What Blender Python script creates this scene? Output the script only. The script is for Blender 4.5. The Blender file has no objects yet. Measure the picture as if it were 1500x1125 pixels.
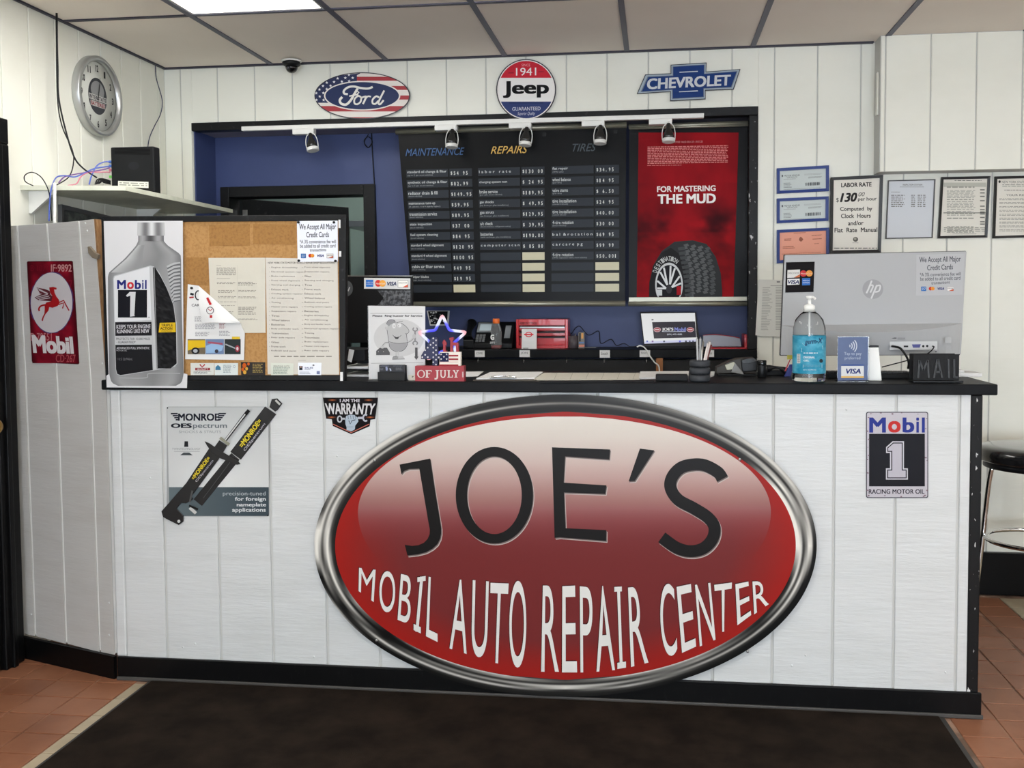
import bpy, bmesh, math, random
from mathutils import Vector, Matrix
from mathutils.geometry import tessellate_polygon
random.seed(7)
PI = math.pi
SC = bpy.context.scene
COL = SC.collection
# ---------------------------------------------------------------- camera (solved from the photograph's vanishing lines)
F, YAW, PITCH, ROLL = 1436.5, 0.12515, 0.04895, -0.00606
CP = Vector((1.82557, -3.47011, 1.45248))
PX, PY0 = 779.70, 504.95
FW = Vector((-math.sin(YAW)*math.cos(PITCH), math.cos(YAW)*math.cos(PITCH), -math.sin(PITCH)))
RT = Vector((math.cos(YAW), math.sin(YAW), 0)); UP = RT.cross(FW)
R2 = RT*math.cos(ROLL)+UP*math.sin(ROLL); U2 = -RT*math.sin(ROLL)+UP*math.cos(ROLL)
cd = bpy.data.cameras.new('camera'); cam = bpy.data.objects.new('camera', cd); COL.objects.link(cam)
cam.matrix_world = Matrix(((R2.x, U2.x, -FW.x, CP.x), (R2.y, U2.y, -FW.y, CP.y), (R2.z, U2.z, -FW.z, CP.z), (0, 0, 0, 1)))
cd.sensor_width = 36; cd.lens = 36*F/1500
cd.shift_x = (750-PX)/1500; cd.shift_y = (PY0-562.5)/1500
cd.clip_start = .05; cd.clip_end = 100
SC.camera = cam
# ---------------------------------------------------------------- light and exposure
w = bpy.data.worlds.new('world'); SC.world = w; w.use_nodes = True
w.node_tree.nodes['Background'].inputs[0].default_value = (.75, .87, 1, 1)
w.node_tree.nodes['Background'].inputs[1].default_value = 1.0
SC.view_settings.view_transform = 'Standard'; SC.view_settings.look = 'None'
SC.view_settings.gamma = 1; SC.view_settings.use_curve_mapping = False
SC.view_settings.exposure = 0.05
def area(name, loc, rot, sx, sy, power, col):
    l = bpy.data.lights.new(name, 'AREA'); l.shape = 'RECTANGLE'; l.size = sx; l.size_y = sy; l.energy = power; l.color = col
    o = bpy.data.objects.new(name, l); COL.objects.link(o); o.location = loc; o.rotation_euler = rot
    return o
area('daylight_front_window', (2.4, -6.85, 1.25), (PI/2+.45, 0, 0), 4.6, 1.7, 280, (.80, .89, 1))
PANEL_E = 12.0      # brightness of the fluorescent ceiling panels

# ---------------------------------------------------------------- colours and materials
def lin(c): c = c/255; return c/12.92 if c <= .04045 else ((c+.055)/1.055)**2.4
def rgb(*c):
    if len(c) == 1: c = c[0]
    return (lin(c[0]), lin(c[1]), lin(c[2]), 1)
MATS = {}
def mat(name, c, rough=.5, metal=0, bump=None, var=None, spec=.5, coat=0, emit=None, rnd=0, alpha=None, trans=0, ior=1.45):
    if name in MATS: return MATS[name]
    m = bpy.data.materials.new(name); m.use_nodes = True; nt = m.node_tree; N = nt.nodes; L = nt.links
    b = N['Principled BSDF']; b.inputs['Base Color'].default_value = rgb(c); b.inputs['Roughness'].default_value = rough
    b.inputs['Metallic'].default_value = metal; b.inputs['Specular IOR Level'].default_value = spec
    b.inputs['Coat Weight'].default_value = coat; b.inputs['IOR'].default_value = ior
    if trans: b.inputs['Transmission Weight'].default_value = trans
    if emit: b.inputs['Emission Color'].default_value = rgb(c); b.inputs['Emission Strength'].default_value = emit
    tc = N.new('ShaderNodeTexCoord')
    col = None
    if var:      # (scale vec, second colour, detail, lo, hi)
        mp = N.new('ShaderNodeMapping'); mp.inputs['Scale'].default_value = var[0]; L.new(tc.outputs['Object'], mp.inputs[0])
        nz = N.new('ShaderNodeTexNoise'); nz.inputs['Scale'].default_value = 1; nz.inputs['Detail'].default_value = var[2]; nz.inputs['Roughness'].default_value = .6
        L.new(mp.outputs[0], nz.inputs[0])
        cr = N.new('ShaderNodeValToRGB'); cr.color_ramp.elements[0].position = var[3]; cr.color_ramp.elements[1].position = var[4]
        cr.color_ramp.elements[0].color = rgb(c); cr.color_ramp.elements[1].color = rgb(var[1])
        L.new(nz.outputs[0], cr.inputs[0]); L.new(cr.outputs[0], b.inputs['Base Color']); col = cr.outputs[0]
    if rnd:
        oi = N.new('ShaderNodeObjectInfo'); hs = N.new('ShaderNodeHueSaturation'); mr = N.new('ShaderNodeMapRange')
        mr.inputs[3].default_value = 1-rnd; mr.inputs[4].default_value = 1+rnd
        L.new(oi.outputs['Random'], mr.inputs[0]); L.new(mr.outputs[0], hs.inputs['Value'])
        if col: L.new(col, hs.inputs['Color'])
        else: hs.inputs['Color'].default_value = rgb(c)
        L.new(hs.outputs[0], b.inputs['Base Color'])
    if bump:     # (scale vec, strength, distance)
        mp = N.new('ShaderNodeMapping'); mp.inputs['Scale'].default_value = bump[0]; L.new(tc.outputs['Object'], mp.inputs[0])
        nz = N.new('ShaderNodeTexNoise'); nz.inputs['Scale'].default_value = 1; nz.inputs['Detail'].default_value = 5; nz.inputs['Roughness'].default_value = .62
        L.new(mp.outputs[0], nz.inputs[0]); bp = N.new('ShaderNodeBump'); bp.inputs['Strength'].default_value = bump[1]; bp.inputs['Distance'].default_value = bump[2]
        L.new(nz.outputs[0], bp.inputs['Height']); L.new(bp.outputs[0], b.inputs['Normal'])
    MATS[name] = m; return m
def printmat(name, rough, coat=0, spec=.1):
    m = bpy.data.materials.new(name); m.use_nodes = True; nt = m.node_tree; b = nt.nodes['Principled BSDF']
    a = nt.nodes.new('ShaderNodeVertexColor'); a.layer_name = 'Col'
    nt.links.new(a.outputs[0], b.inputs['Base Color'])
    b.inputs['Roughness'].default_value = rough; b.inputs['Coat Weight'].default_value = coat; b.inputs['Specular IOR Level'].default_value = spec
    MATS[name] = m; return m
P_MATT = printmat('printed_paper', .75); P_SEMI = printmat('printed_semi_gloss', .38); P_GLOSS = printmat('printed_glossy', .35, 0, .16)
P_DEAD = printmat('printed_flat', .9)

WHITE = mat('white_siding_paint', (201, 203, 203), .42, bump=((11, 11, 95), .38, .004), var=((2.2, 2.2, 14), (191, 193, 192), 5, .45, .8))
WALLW = mat('white_wall_paint', (236, 236, 226), .42, bump=((3, 3, 60), .22, .003), var=((1.6, 1.6, 2.5), (226, 226, 214), 4, .45, .85))
GROOVE = mat('groove_paint', (196, 196, 192), .5)
BLACKP = mat('black_gloss_paint', (9, 9, 10), .38, spec=.2, bump=((20, 20, 20), .2, .002), var=((60, 60, 25), (22, 22, 23), 3, .6, .75))
CHIP = mat('chipped_black_paint', (15, 15, 16), .45, spec=.25, var=((70, 70, 28), (200, 200, 198), 6, .64, .66))
FRAMEB = mat('black_frame_paint', (21, 22, 24), .45, spec=.25, bump=((30, 30, 30), .15, .002), var=((40, 40, 40), (52, 53, 55), 4, .6, .8))
TOPB = mat('dark_grey_laminate', (20, 21, 23), .42, var=((9, 9, 9), (26, 27, 29), 3, .4, .7), spec=.1)
BLUE = mat('blue_wall_paint', (63, 76, 122), .5, bump=((30, 30, 30), .12, .002), var=((3, 3, 3), (58, 71, 115), 3, .4, .7))
TILE = mat('terracotta_tile', (146, 98, 72), .38, bump=((40, 40, 40), .12, .001), var=((7, 7, 7), (126, 80, 56), 4, .35, .75), rnd=.06)
CREAM = mat('cream_tile', (176, 162, 138), .45, var=((9, 9, 9), (160, 147, 122), 4, .35, .75), rnd=.04)
GROUT = mat('grout', (160, 128, 108), .9, var=((6, 6, 6), (104, 82, 68), 3, .4, .6))
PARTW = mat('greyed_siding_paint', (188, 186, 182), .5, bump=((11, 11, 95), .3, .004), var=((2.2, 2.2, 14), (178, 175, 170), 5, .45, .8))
MATM = mat('entrance_mat_pile', (30, 24, 20), 1, spec=.1, bump=((420, 420, 420), 1, .006), var=((5, 5, 5), (52, 43, 36), 8, .38, .75))
RUB = mat('mat_rubber_edge', (58, 56, 54), .7)
CEIL = mat('ceiling_tile', (242, 233, 223), .9, bump=((90, 90, 90), .12, .002), var=((1.2, 1.2, 1.2), (236, 226, 215), 3, .35, .75), rnd=.008)
GRID = mat('ceiling_grid', (88, 88, 104), .5)
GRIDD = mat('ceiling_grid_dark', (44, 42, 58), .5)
ALU = mat('brushed_aluminium', (188, 188, 176), .34, 1)
STEEL = mat('brushed_steel', (170, 170, 168), .36, 1)
CHROME = mat('chrome', (225, 225, 225), .1, 1)
BPLA = mat('black_plastic', (18, 19, 21), .4, spec=.3)
BPLM = mat('matt_black_plastic', (22, 23, 25), .6, spec=.25)
GPLA = mat('grey_plastic', (120, 122, 124), .45)
WPLA = mat('white_plastic', (232, 232, 228), .4)
PAPER = mat('white_paper', (218, 218, 217), .8)
CREAMP = mat('cream_paper', (203, 199, 186), .8)
CORK = mat('cork', (176, 134, 82), .9, bump=((160, 160, 160), .4, .002), var=((95, 95, 95), (150, 108, 62), 6, .45, .75))
CLEAR = mat('clear_glass', (255, 255, 255), .02, trans=1, ior=1.45)
CARD = mat('cardboard', (150, 120, 88), .85)
RED = mat('red_enamel', (190, 26, 34), .3, coat=.3)
PANELW = mat('monitor_silver', (162, 163, 164), .5)

# ---------------------------------------------------------------- geometry helpers
def ray(x, y): return FW+R2*((x-PX)/F)-U2*((y-PY0)/F)
class Plane:
    """a real plane in the room: origin, horizontal axis u (to the right for the viewer), v up, n towards the viewer"""
    def __init__(s, o, u, v=(0, 0, 1)):
        s.o = Vector(o); s.u = Vector(u).normalized(); s.v = Vector(v).normalized(); s.n = s.u.cross(s.v).normalized()
    def hit(s, x, y, w=0.0):
        d = ray(x, y); t = (s.o-CP).dot(s.n)/d.dot(s.n); p = CP+d*t
        return p+s.n*w
    def P(s, a, b, w=0.0): return s.o+s.u*a+s.v*b+s.n*w
def PLY(y): return Plane((0, y, 0), (1, 0, 0))
def atY(x, y, Y): return PLY(Y).hit(x, y)
def atZ(x, y, Z):
    d = ray(x, y); t = (Z-CP.z)/d.z; return CP+d*t
ORG = {}
HOST = {}; HOSTS = {'panel', 'sheet', 'name_tag', 'card', 'picture_sheet', 'card_front', 'screen_back', 'case', 'carton', 'board_panel', 'black_backing', 'dial', 'bottle_body', 'label'}
def empty(name, loc, label=None, cat=None, group=None, kind=None, parent=None):
    o = bpy.data.objects.new(name, None); COL.objects.link(o); o.empty_display_size = .05
    loc = Vector(loc); o.location = loc - (ORG[parent.name] if parent else Vector()); ORG[o.name] = loc
    if parent: o.parent = parent
    return tag(o, label, cat, group, kind)
def tag(o, label=None, cat=None, group=None, kind=None):
    if label: o['label'] = label
    if cat: o['category'] = cat
    if group: o['group'] = group
    if kind: o['kind'] = kind
    return o
class MB:
    def __init__(s): s.bm = bmesh.new(); s.cl = s.bm.loops.layers.float_color.new('Col')
    def face(s, pts, col=None):
        try: f = s.bm.faces.new([s.bm.verts.new(p) for p in pts])
        except ValueError: return
        if col: 
            for l in f.loops: l[s.cl] = col
        return f
    def prism(s, pl, pts, w0, w1, px=True, bevel=0):
        """polygon (photo coordinates met on plane pl, or plane coordinates) between offsets w0 (back) and w1 (front)"""
        if px: base = [pl.hit(x, y) for x, y in pts]
        else: base = [pl.P(a, b) for a, b in pts]
        A = [s.bm.verts.new(p+pl.n*w0) for p in base]; B = [s.bm.verts.new(p+pl.n*w1) for p in base]
        n = len(pts); fs = [s.bm.faces.new(B), s.bm.faces.new(A[::-1])]
        for i in range(n): fs.append(s.bm.faces.new((A[i], A[(i+1) % n], B[(i+1) % n], B[i])))
        bmesh.ops.recalc_face_normals(s.bm, faces=fs)
        if bevel: s.bev([e for f in fs[:1] for e in f.edges], bevel)
        return s
    def bev(s, edges, r, seg=2):
        bmesh.ops.bevel(s.bm, geom=list(set(edges)), offset=r, segments=seg, profile=.5, affect='EDGES', clamp_overlap=True)
    def box(s, lo, hi, bevel=0, M=None, seg=2):
        x0, y0, z0 = lo; x1, y1, z1 = hi
        v = [Vector(p) for p in ((x0, y0, z0), (x1, y0, z0), (x1, y1, z0), (x0, y1, z0), (x0, y0, z1), (x1, y0, z1), (x1, y1, z1), (x0, y1, z1))]
        if M is not None: v = [M @ p for p in v]
        v = [s.bm.verts.new(p) for p in v]
        fs = [s.bm.faces.new([v[i] for i in q]) for q in ((0, 3, 2, 1), (4, 5, 6, 7), (0, 1, 5, 4), (1, 2, 6, 5), (2, 3, 7, 6), (3, 0, 4, 7))]
        if bevel: s.bev([e for f in fs for e in f.edges], bevel, seg)
        return s
    def hexa(s, c8, bevel=0):
        v = [s.bm.verts.new(p) for p in c8]
        fs = [s.bm.faces.new([v[i] for i in q]) for q in ((0, 3, 2, 1), (4, 5, 6, 7), (0, 1, 5, 4), (1, 2, 6, 5), (2, 3, 7, 6), (3, 0, 4, 7))]
        bmesh.ops.recalc_face_normals(s.bm, faces=fs)
        if bevel: s.bev([e for f in fs for e in f.edges], bevel)
        return s
    def tube(s, pts, r, n=8, closed=False, smooth=True, rr=None):
        pts = [Vector(p) for p in pts]
        if smooth and len(pts) > 2: pts = catmull(pts, 6, closed)
        m = len(pts); rings = []; prev = None
        for i, p in enumerate(pts):
            if closed: t = pts[(i+1) % m]-pts[i-1]
            else: t = pts[min(i+1, m-1)]-pts[max(i-1, 0)]
            t.normalize()
            a = prev - t*prev.dot(t) if prev is not None else (Vector((0, 0, 1)) if abs(t.z) < .9 else Vector((1, 0, 0))).cross(t)
            a.normalize(); prev = a; b = t.cross(a)
            rad = r if rr is None else r*rr(i/(m-1))
            rings.append([s.bm.verts.new(p+(a*math.cos(k*2*PI/n)+b*math.sin(k*2*PI/n))*rad) for k in range(n)])
        R = range(m if closed else m-1)
        for i in R:
            A, B = rings[i], rings[(i+1) % m]
            for k in range(n):
                f = s.bm.faces.new((A[k], A[(k+1) % n], B[(k+1) % n], B[k])); f.smooth = True
        if not closed: s.bm.faces.new(rings[0][::-1]); s.bm.faces.new(rings[-1])
        return s
    def lathe(s, c, prof, n=32, axis=None, u=None, cap=True):
        """prof: list of (radius, height) along axis from c"""
        c = Vector(c); ax = Vector(axis or (0, 0, 1)).normalized()
        a = Vector(u).normalized() if u else (Vector((1, 0, 0)) if abs(ax.x) < .9 else Vector((0, 1, 0)))
        a = (a-ax*a.dot(ax)).normalized(); b = ax.cross(a)
        rings = []
        for r, h in prof: rings.append([s.bm.verts.new(c+ax*h+(a*math.cos(k*2*PI/n)+b*math.sin(k*2*PI/n))*max(r, 1e-5)) for k in range(n)])
        for A, B in zip(rings, rings[1:]):
            for k in range(n):
                f = s.bm.faces.new((A[k], A[(k+1) % n], B[(k+1) % n], B[k])); f.smooth = True
        if cap: s.bm.faces.new(rings[0][::-1]); s.bm.faces.new(rings[-1])
        return s
    def build(s, name, m, parent=None, loc=None, smooth=False, mesh_only=False):
        me = bpy.data.meshes.new(name)
        if loc is not None: org = Vector(loc)
        elif parent is not None: org = ORG[parent.name]
        else:
            vs = [v.co for v in s.bm.verts]
            org = Vector(((min(v.x for v in vs)+max(v.x for v in vs))/2, (min(v.y for v in vs)+max(v.y for v in vs))/2, min(v.z for v in vs)))
        for v in s.bm.verts: v.co -= org
        s.bm.normal_update(); s.bm.to_mesh(me); s.bm.free()
        me.materials.append(m)
        if smooth:
            for p in me.polygons: p.use_smooth = True
        o = bpy.data.objects.new(name, me); COL.objects.link(o)
        o.location = org - (ORG[parent.name] if parent else Vector()); ORG[o.name] = org
        if parent: o.parent = parent
        if parent and name in HOSTS: HOST[parent.name] = o
        return o
def catmull(p, k, closed=False):
    n = len(p); out = []
    g = (lambda i: p[i % n]) if closed else (lambda i: p[max(0, min(n-1, i))])
    for i in range(n if closed else n-1):
        a, b, c, d = g(i-1), g(i), g(i+1), g(i+2)
        for j in range(k):
            t = j/k; out.append(.5*((2*b)+(c-a)*t+(2*a-5*b+4*c-d)*t*t+(3*b-a-3*c+d)*t**3))
    if not closed: out.append(p[-1])
    return out
TX = {}
def glyphs(s, shear=0, bold=0, res=3):
    k = (s, shear, res)
    if k in TX: return TX[k]
    cu = bpy.data.curves.new('t', 'FONT'); cu.body = s; cu.shear = shear; cu.resolution_u = res; cu.fill_mode = 'FRONT'
    o = bpy.data.objects.new('t', cu); me = o.to_mesh()
    vs = [v.co.copy() for v in me.vertices]; fs = [tuple(p.vertices) for p in me.polygons]
    o.to_mesh_clear(); bpy.data.objects.remove(o); bpy.data.curves.remove(cu)
    if not vs: TX[k] = ([], [], 0, 0); return TX[k]
    x0 = min(v.x for v in vs); x1 = max(v.x for v in vs); y0 = min(v.y for v in vs); y1 = max(v.y for v in vs)
    TX[k] = ([((v.x-x0)/max(x1-x0, 1e-6), (v.y-y0)/max(y1-y0, 1e-6)) for v in vs], fs, x1-x0, y1-y0); return TX[k]
class Print:
    """flat print on a plane, laid out in the photograph's own coordinates as met on that plane"""
    def __init__(s, pl, w=.001, step=.00025, warp=None):
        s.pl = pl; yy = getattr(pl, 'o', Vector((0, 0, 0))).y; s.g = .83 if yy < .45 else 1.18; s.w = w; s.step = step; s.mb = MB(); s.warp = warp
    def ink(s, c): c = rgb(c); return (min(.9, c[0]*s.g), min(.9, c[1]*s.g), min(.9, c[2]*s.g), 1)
    def up(s): s.w += s.step; return s
    def p(s, x, y):
        if s.warp: x, y = s.warp(x, y)
        return s.pl.hit(x, y, s.w)
    def poly(s, pts, c):
        s.w += .00001; c = s.ink(c); v = [s.p(x, y) for x, y in pts]
        if len(pts) <= 4: s.mb.face(v, c)
        else:
            tri = tessellate_polygon([[Vector((x, y, 0)) for x, y in pts]]); vv = [s.mb.bm.verts.new(q) for q in v]
            for t in tri:
                try:
                    f = s.mb.bm.faces.new([vv[i] for i in t])
                    for l in f.loops: l[s.mb.cl] = c
                except ValueError: pass
        return s
    def rect(s, x0, y0, x1, y1, c, dy=0): return s.poly([(x0, y0), (x1, y0+dy), (x1, y1+dy), (x0, y1)], c)
    def ell(s, cx, cy, rx, ry, c, n=40, a0=0, a1=2*PI):
        P = [(cx+rx*math.cos(a0+(a1-a0)*i/n), cy-ry*math.sin(a0+(a1-a0)*i/n)) for i in range(n+(0 if a1-a0 > 6.28 else 1))]
        return s.poly(P, c)
    def ring(s, cx, cy, rx, ry, t, c, n=48, a0=0, a1=2*PI, ty=None):
        s.w += .00001; ty = ty or t; c = s.ink(c)
        for i in range(n):
            q = []
            for r, k in ((0, i), (0, i+1), (1, i+1), (1, i)):
                a = a0+(a1-a0)*k/n; q.append(s.p(cx+(rx-t*r)*math.cos(a), cy-(ry-ty*r)*math.sin(a)))
            s.mb.face(q, c)
        return s
    def line(s, pts, wd, c, closed=False, smooth=False):
        s.w += .00001; pts = [Vector((x, y, 0)) for x, y in pts]
        if smooth: pts = catmull(pts, 6, closed)
        if closed: pts = pts+[pts[0], pts[1]]
        c = s.ink(c); n = len(pts); L = []
        for i, p in enumerate(pts):
            t = (pts[min(i+1, n-1)]-pts[max(i-1, 0)])
            if closed and i == 0: t = pts[1]-pts[n-3]
            if closed and i >= n-2: t = pts[1 if i == n-2 else 2]-pts[i-1]
            t.normalize(); q = Vector((-t.y, t.x, 0))*wd/2; L.append((p+q, p-q))
        m = n-1 if not closed else n-2
        for i in range(m):
            a, b = L[i]; d, e = L[i+1]
            s.mb.face([s.p(a.x, a.y), s.p(d.x, d.y), s.p(e.x, e.y), s.p(b.x, b.y)], c)
        return s
    def text(s, t, x0, y0, x1, y1, c, dy=0, shear=0, bold=0, res=3, quad=None):
        vs, fs, gw, gh = glyphs(t, shear, 0, res); c = s.ink(c)
        if not vs: return s
        q = quad or [(x0, y0), (x1, y0+dy), (x1, y1+dy), (x0, y1)]
        bx_, by_ = (min(bold/gw, .2), min(bold/gh, .2)) if bold else (0, 0)
        for sx, sy in (((-1, -.6), (1, -.6), (-1, .6), (1, .6)) if bold else ((0, 0),)):
            V = []
            for a, b in vs:
                a = a*(1-2*bx_)+bx_*(1+sx); b = b*(1-1.2*by_)+by_*(.6+sy)
                tx = q[0][0]*(1-a)+q[1][0]*a, q[0][1]*(1-a)+q[1][1]*a; bx = q[3][0]*(1-a)+q[2][0]*a, q[3][1]*(1-a)+q[2][1]*a
                V.append(s.mb.bm.verts.new(s.p(tx[0]*b+bx[0]*(1-b), tx[1]*b+bx[1]*(1-b))))
            s.w += .00001
            for f in fs:
                try:
                    g = s.mb.bm.faces.new([V[i] for i in f])
                    for l in g.loops: l[s.mb.cl] = c
                except ValueError: pass
        return s
    def small(s, x0, y0, x1, y1, n, c, dy=0, fill=.45, word=3.5, rag=.25):
        """n lines of tiny unreadable body copy"""
        h = (y1-y0)/n
        for i in range(n):
            x = x0; y = y0+i*h; xe = x1-random.random()*rag*(x1-x0)
            while x < xe:
                l = min(word*(.4+random.random()), xe-x); a = dy*(x-x0)/(x1-x0); b = dy*(x+l-x0)/(x1-x0)
                s.poly([(x, y+a), (x+l, y+b), (x+l, y+b+h*fill), (x, y+a+h*fill)], c); x += l+word*.25
        return s
    def grid(s, x0, y0, x1, y1, nx, ny, fn, L=None, R=None):
        """colour field; optional outline L(y), R(y)"""
        rows = []
        for j in range(ny+1):
            y = y0+(y1-y0)*j/ny; a = L(y) if L else x0; b = R(y) if R else x1
            rows.append([(s.mb.bm.verts.new(s.p(a+(b-a)*i/nx, y)), s.ink(fn(i/nx, j/ny))) for i in range(nx+1)])
        for j in range(ny):
            for i in range(nx):
                q = (rows[j][i], rows[j][i+1], rows[j+1][i+1], rows[j+1][i])
                try: f = s.mb.bm.faces.new([k[0] for k in q])
                except ValueError: continue
                for l, k in zip(f.loops, q): l[s.mb.cl] = k[1]
        return s
    def build(s, name, m, parent):
        o = s.mb.build(name, m, parent); h = HOST.get(parent.name)
        if h is not None: o.parent = h       # the print belongs to the sheet or panel it is on
        return o
def interp(tab, x):
    if x <= tab[0][0]: return tab[0][1]
    for (a, u), (b, v) in zip(tab, tab[1:]):
        if x <= b:
            t = (x-a)/(b-a)
            return tuple(p+(q-p)*t for p, q in zip(u, v)) if isinstance(u, (tuple, list)) else u+(v-u)*t
    return tab[-1][1]
def rr(x0, y0, x1, y1, r, dy=0, n=4):
    """rounded rectangle outline"""
    P = []
    for cx, cy, a in ((x1-r, y0+r, PI/2), (x0+r, y0+r, PI), (x0+r, y1-r, 1.5*PI), (x1-r, y1-r, 2*PI)):
        for k in range(n+1):
            t = a+PI/2*k/n-(PI/2 if False else 0); P.append((cx+r*math.cos(t), cy-r*math.sin(t)))
    # order: top right (90..0) must run clockwise; build explicitly
    P = []
    for cx, cy, a in ((x0+r, y0+r, PI), (x1-r, y0+r, PI/2), (x1-r, y1-r, 0), (x0+r, y1-r, -PI/2)):
        for k in range(n+1):
            t = a-PI/2*k/n; P.append((cx+r*math.cos(t), cy-r*math.sin(t)+dy*((cx-x0)/(x1-x0))))
    return P
# ================================================================ THE SETTING
XL, D, D2, HC, ZF = -.740, 1.466, 1.716, 2.658, 2.372
OX0, OX1 = -.585, 2.322            # opening in the back wall
SILL = 1.186; ZT = 1.149           # back shelf top, counter top
XR, YF = 5.6, -7.0
PB = PLY(D)

def struct(name, mb, m): return tag(mb.build(name, m), kind='structure')
# ---- floor
fl = struct('floor', MB().box((XL-.3, YF, -.06), (XR, D2+2.2, -.004)), GROUT)
def tile_piece(x0, y0, x1, y1, m):
    g = .003
    b = MB(); b.box((x0+g, y0+g, -.02), (x1-g, y1-g, 0), 0)
    b.bev([e for e in b.bm.edges if all(v.co.z > -.001 for v in e.verts)], .0015, 1)
    b.build('tile', m, fl)
for i in range(4):                                   # left of the mat
    for j in range(11):
        y1 = .24-j*.144; x1 = -.132-i*.154
        tile_piece(max(x1-.154, XL-.2), y1-.144, x1, y1, TILE)
for j in range(8): tile_piece(-.132, -.041-(j+1)*.1425, -.06, -.041-j*.1425, CREAM)
for i, x in enumerate((2.826, 2.981, 3.137, 3.30, 3.456, 3.61, 3.764, 3.918)):
    for j in range(13):
        y0 = -.303+.1415*j
        if j > 11: continue
        tile_piece(x, y0, x+.155, min(y0+.1415, 1.463), TILE if i < 4 else CREAM)
for i in range(3):
    for j in range(5): tile_piece(2.826+i*.155, -.303-.1415*(j+1), 2.981+i*.155, -.303-.1415*j, TILE)
# ---- ceiling: panels laid in a painted T-bar grid
ce = struct('ceiling', MB().box((XL-.05, YF, HC+.03), (XR, D+.2, HC+.06)), GRIDD)
OG = .466; YC = .565
xs = [XL]+[OG+.6096*i for i in range(-1, 9)]; ys = [D]+[YC-1.2192*k for k in range(0, 7)]
LIT = {(1, 1), (3, 3), (8, 2), (5, 4), (1, 4)}  # only the left-end panel is in view; the others are added to balance the light
for i in range(len(xs)-1):
    for k in range(len(ys)-1):
        x0, x1 = xs[i], min(xs[i+1], XR); y1, y0 = ys[k], max(ys[k+1], YF)
        if y0 >= y1 or x0 >= x1: continue
        if (i, k) in LIT: continue
        MB().box((x0+.004, y0+.004, HC+.004), (x1-.004, y1-.004, HC+.018)).build('ceiling_tile', CEIL, ce)
for i in range(1, len(xs)-1):
    MB().box((xs[i]-.0125, YF, HC-.001), (xs[i]+.0125, D, HC+.006)).build('grid_bar', GRID, ce)
for k in range(1, len(ys)-1):
    for i in range(len(xs)-1):
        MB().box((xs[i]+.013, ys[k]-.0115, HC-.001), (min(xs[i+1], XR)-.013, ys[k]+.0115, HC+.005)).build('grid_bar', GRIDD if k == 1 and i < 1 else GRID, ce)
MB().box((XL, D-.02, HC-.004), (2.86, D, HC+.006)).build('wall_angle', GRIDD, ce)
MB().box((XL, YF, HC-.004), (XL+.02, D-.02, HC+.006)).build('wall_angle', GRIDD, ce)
LP = mat('light_diffuser', (255, 252, 246), .6, emit=PANEL_E)
for (i, k) in sorted(LIT):
    x0, x1 = xs[i]+.013, xs[i+1]-.013; y0, y1 = ys[k+1]+.012, ys[k]-.012
    t = empty('ceiling_light', ((x0+x1)/2, (y0+y1)/2, HC), None, 'ceiling light')
    t['label'] = 'glowing fluorescent ceiling light panel above the left end of the counter' if (i, k) == (1, 1) else 'fluorescent ceiling light panel over the waiting area in front of the counter'
    if (i, k) != (1, 1): t['group'] = 'ceiling lights over the waiting area'
    MB().box((x0, y0, HC+.008), (x1, y1, HC+.012)).build('diffuser', LP, t)
    f = MB()
    for a in ((x0, y0, x1, y0+.012), (x0, y1-.012, x1, y1), (x0, y0+.012, x0+.012, y1-.012), (x1-.012, y0+.012, x1, y1-.012)): f.box((a[0], a[1], HC+.002), (a[2], a[3], HC+.0078))
    f.build('frame', WPLA, t)

# ---- walls built of grooved boards
def boards(parent, pl, edges, rects, th, m=None, gap=.0028, w0=0):
    """edges: board boundaries along u; rects: allowed (u0,u1,v0,v1)"""
    for a, b in zip(edges, edges[1:]):
        mb = MB(); n = 0
        for (u0, u1, v0, v1) in rects:
            c, d = max(a+gap, u0), min(b-gap, u1)
            if d-c < .003: continue
            A = [(c, v0), (d, v0), (d, v1), (c, v1)]
            base = [pl.P(x, y) for x, y in A]
            bk = [mb.bm.verts.new(p+pl.n*w0) for p in base]; fr = [mb.bm.verts.new(pl.P(x, y, w0+th)) for x, y in A]
            mb.bm.faces.new(fr)
            sides = [mb.bm.faces.new((bk[i], bk[(i+1) % 4], fr[(i+1) % 4], fr[i])) for i in range(4)]
            mb.bm.faces.new(bk[::-1])
            es = [e for e in mb.bm.edges if (e.verts[0] in (fr[0], fr[3]) and e.verts[1] in (fr[0], fr[3])) or (e.verts[0] in (fr[1], fr[2]) and e.verts[1] in (fr[1], fr[2]))]
            mb.bev(es, .0018, 1); n += 1
        if n: mb.build('plank', m or WALLW, parent)
        else: mb.bm.free()
BT = .005                                           # boards proud of their backing
def slab(lo, hi, mb=None): return (mb or MB()).box(lo, hi)
wb = MB(); Y0, Y1 = D+BT, D+.12
slab((XL, Y0, 0), (OX0, D2+.12, HC+.03), wb); slab((OX1, Y0, 0), (XR, Y1, HC+.03), wb)
slab((OX0, Y0, ZF-.03), (OX1, D2, HC+.03), wb); slab((OX0, Y0, 0), (OX1, Y1, 1.13), wb)
wall_back = struct('wall_back', wb, GROOVE)
OB = .1646
ed = [XL]+[OB+.2032*i for i in range(-4, 25)]
PBW = PLY(D+BT)
boards(wall_back, PBW, ed, [(XL, OX0, .1, HC), (OX0, OX1, ZF, HC), (OX1, XR, .1, HC)], BT)
MB().box((OX0, D-.001, 0), (OX1, D+BT, 1.13)).build('lower_panel', mat('black_lower_panel', (9, 9, 10), .6), wall_back)
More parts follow.
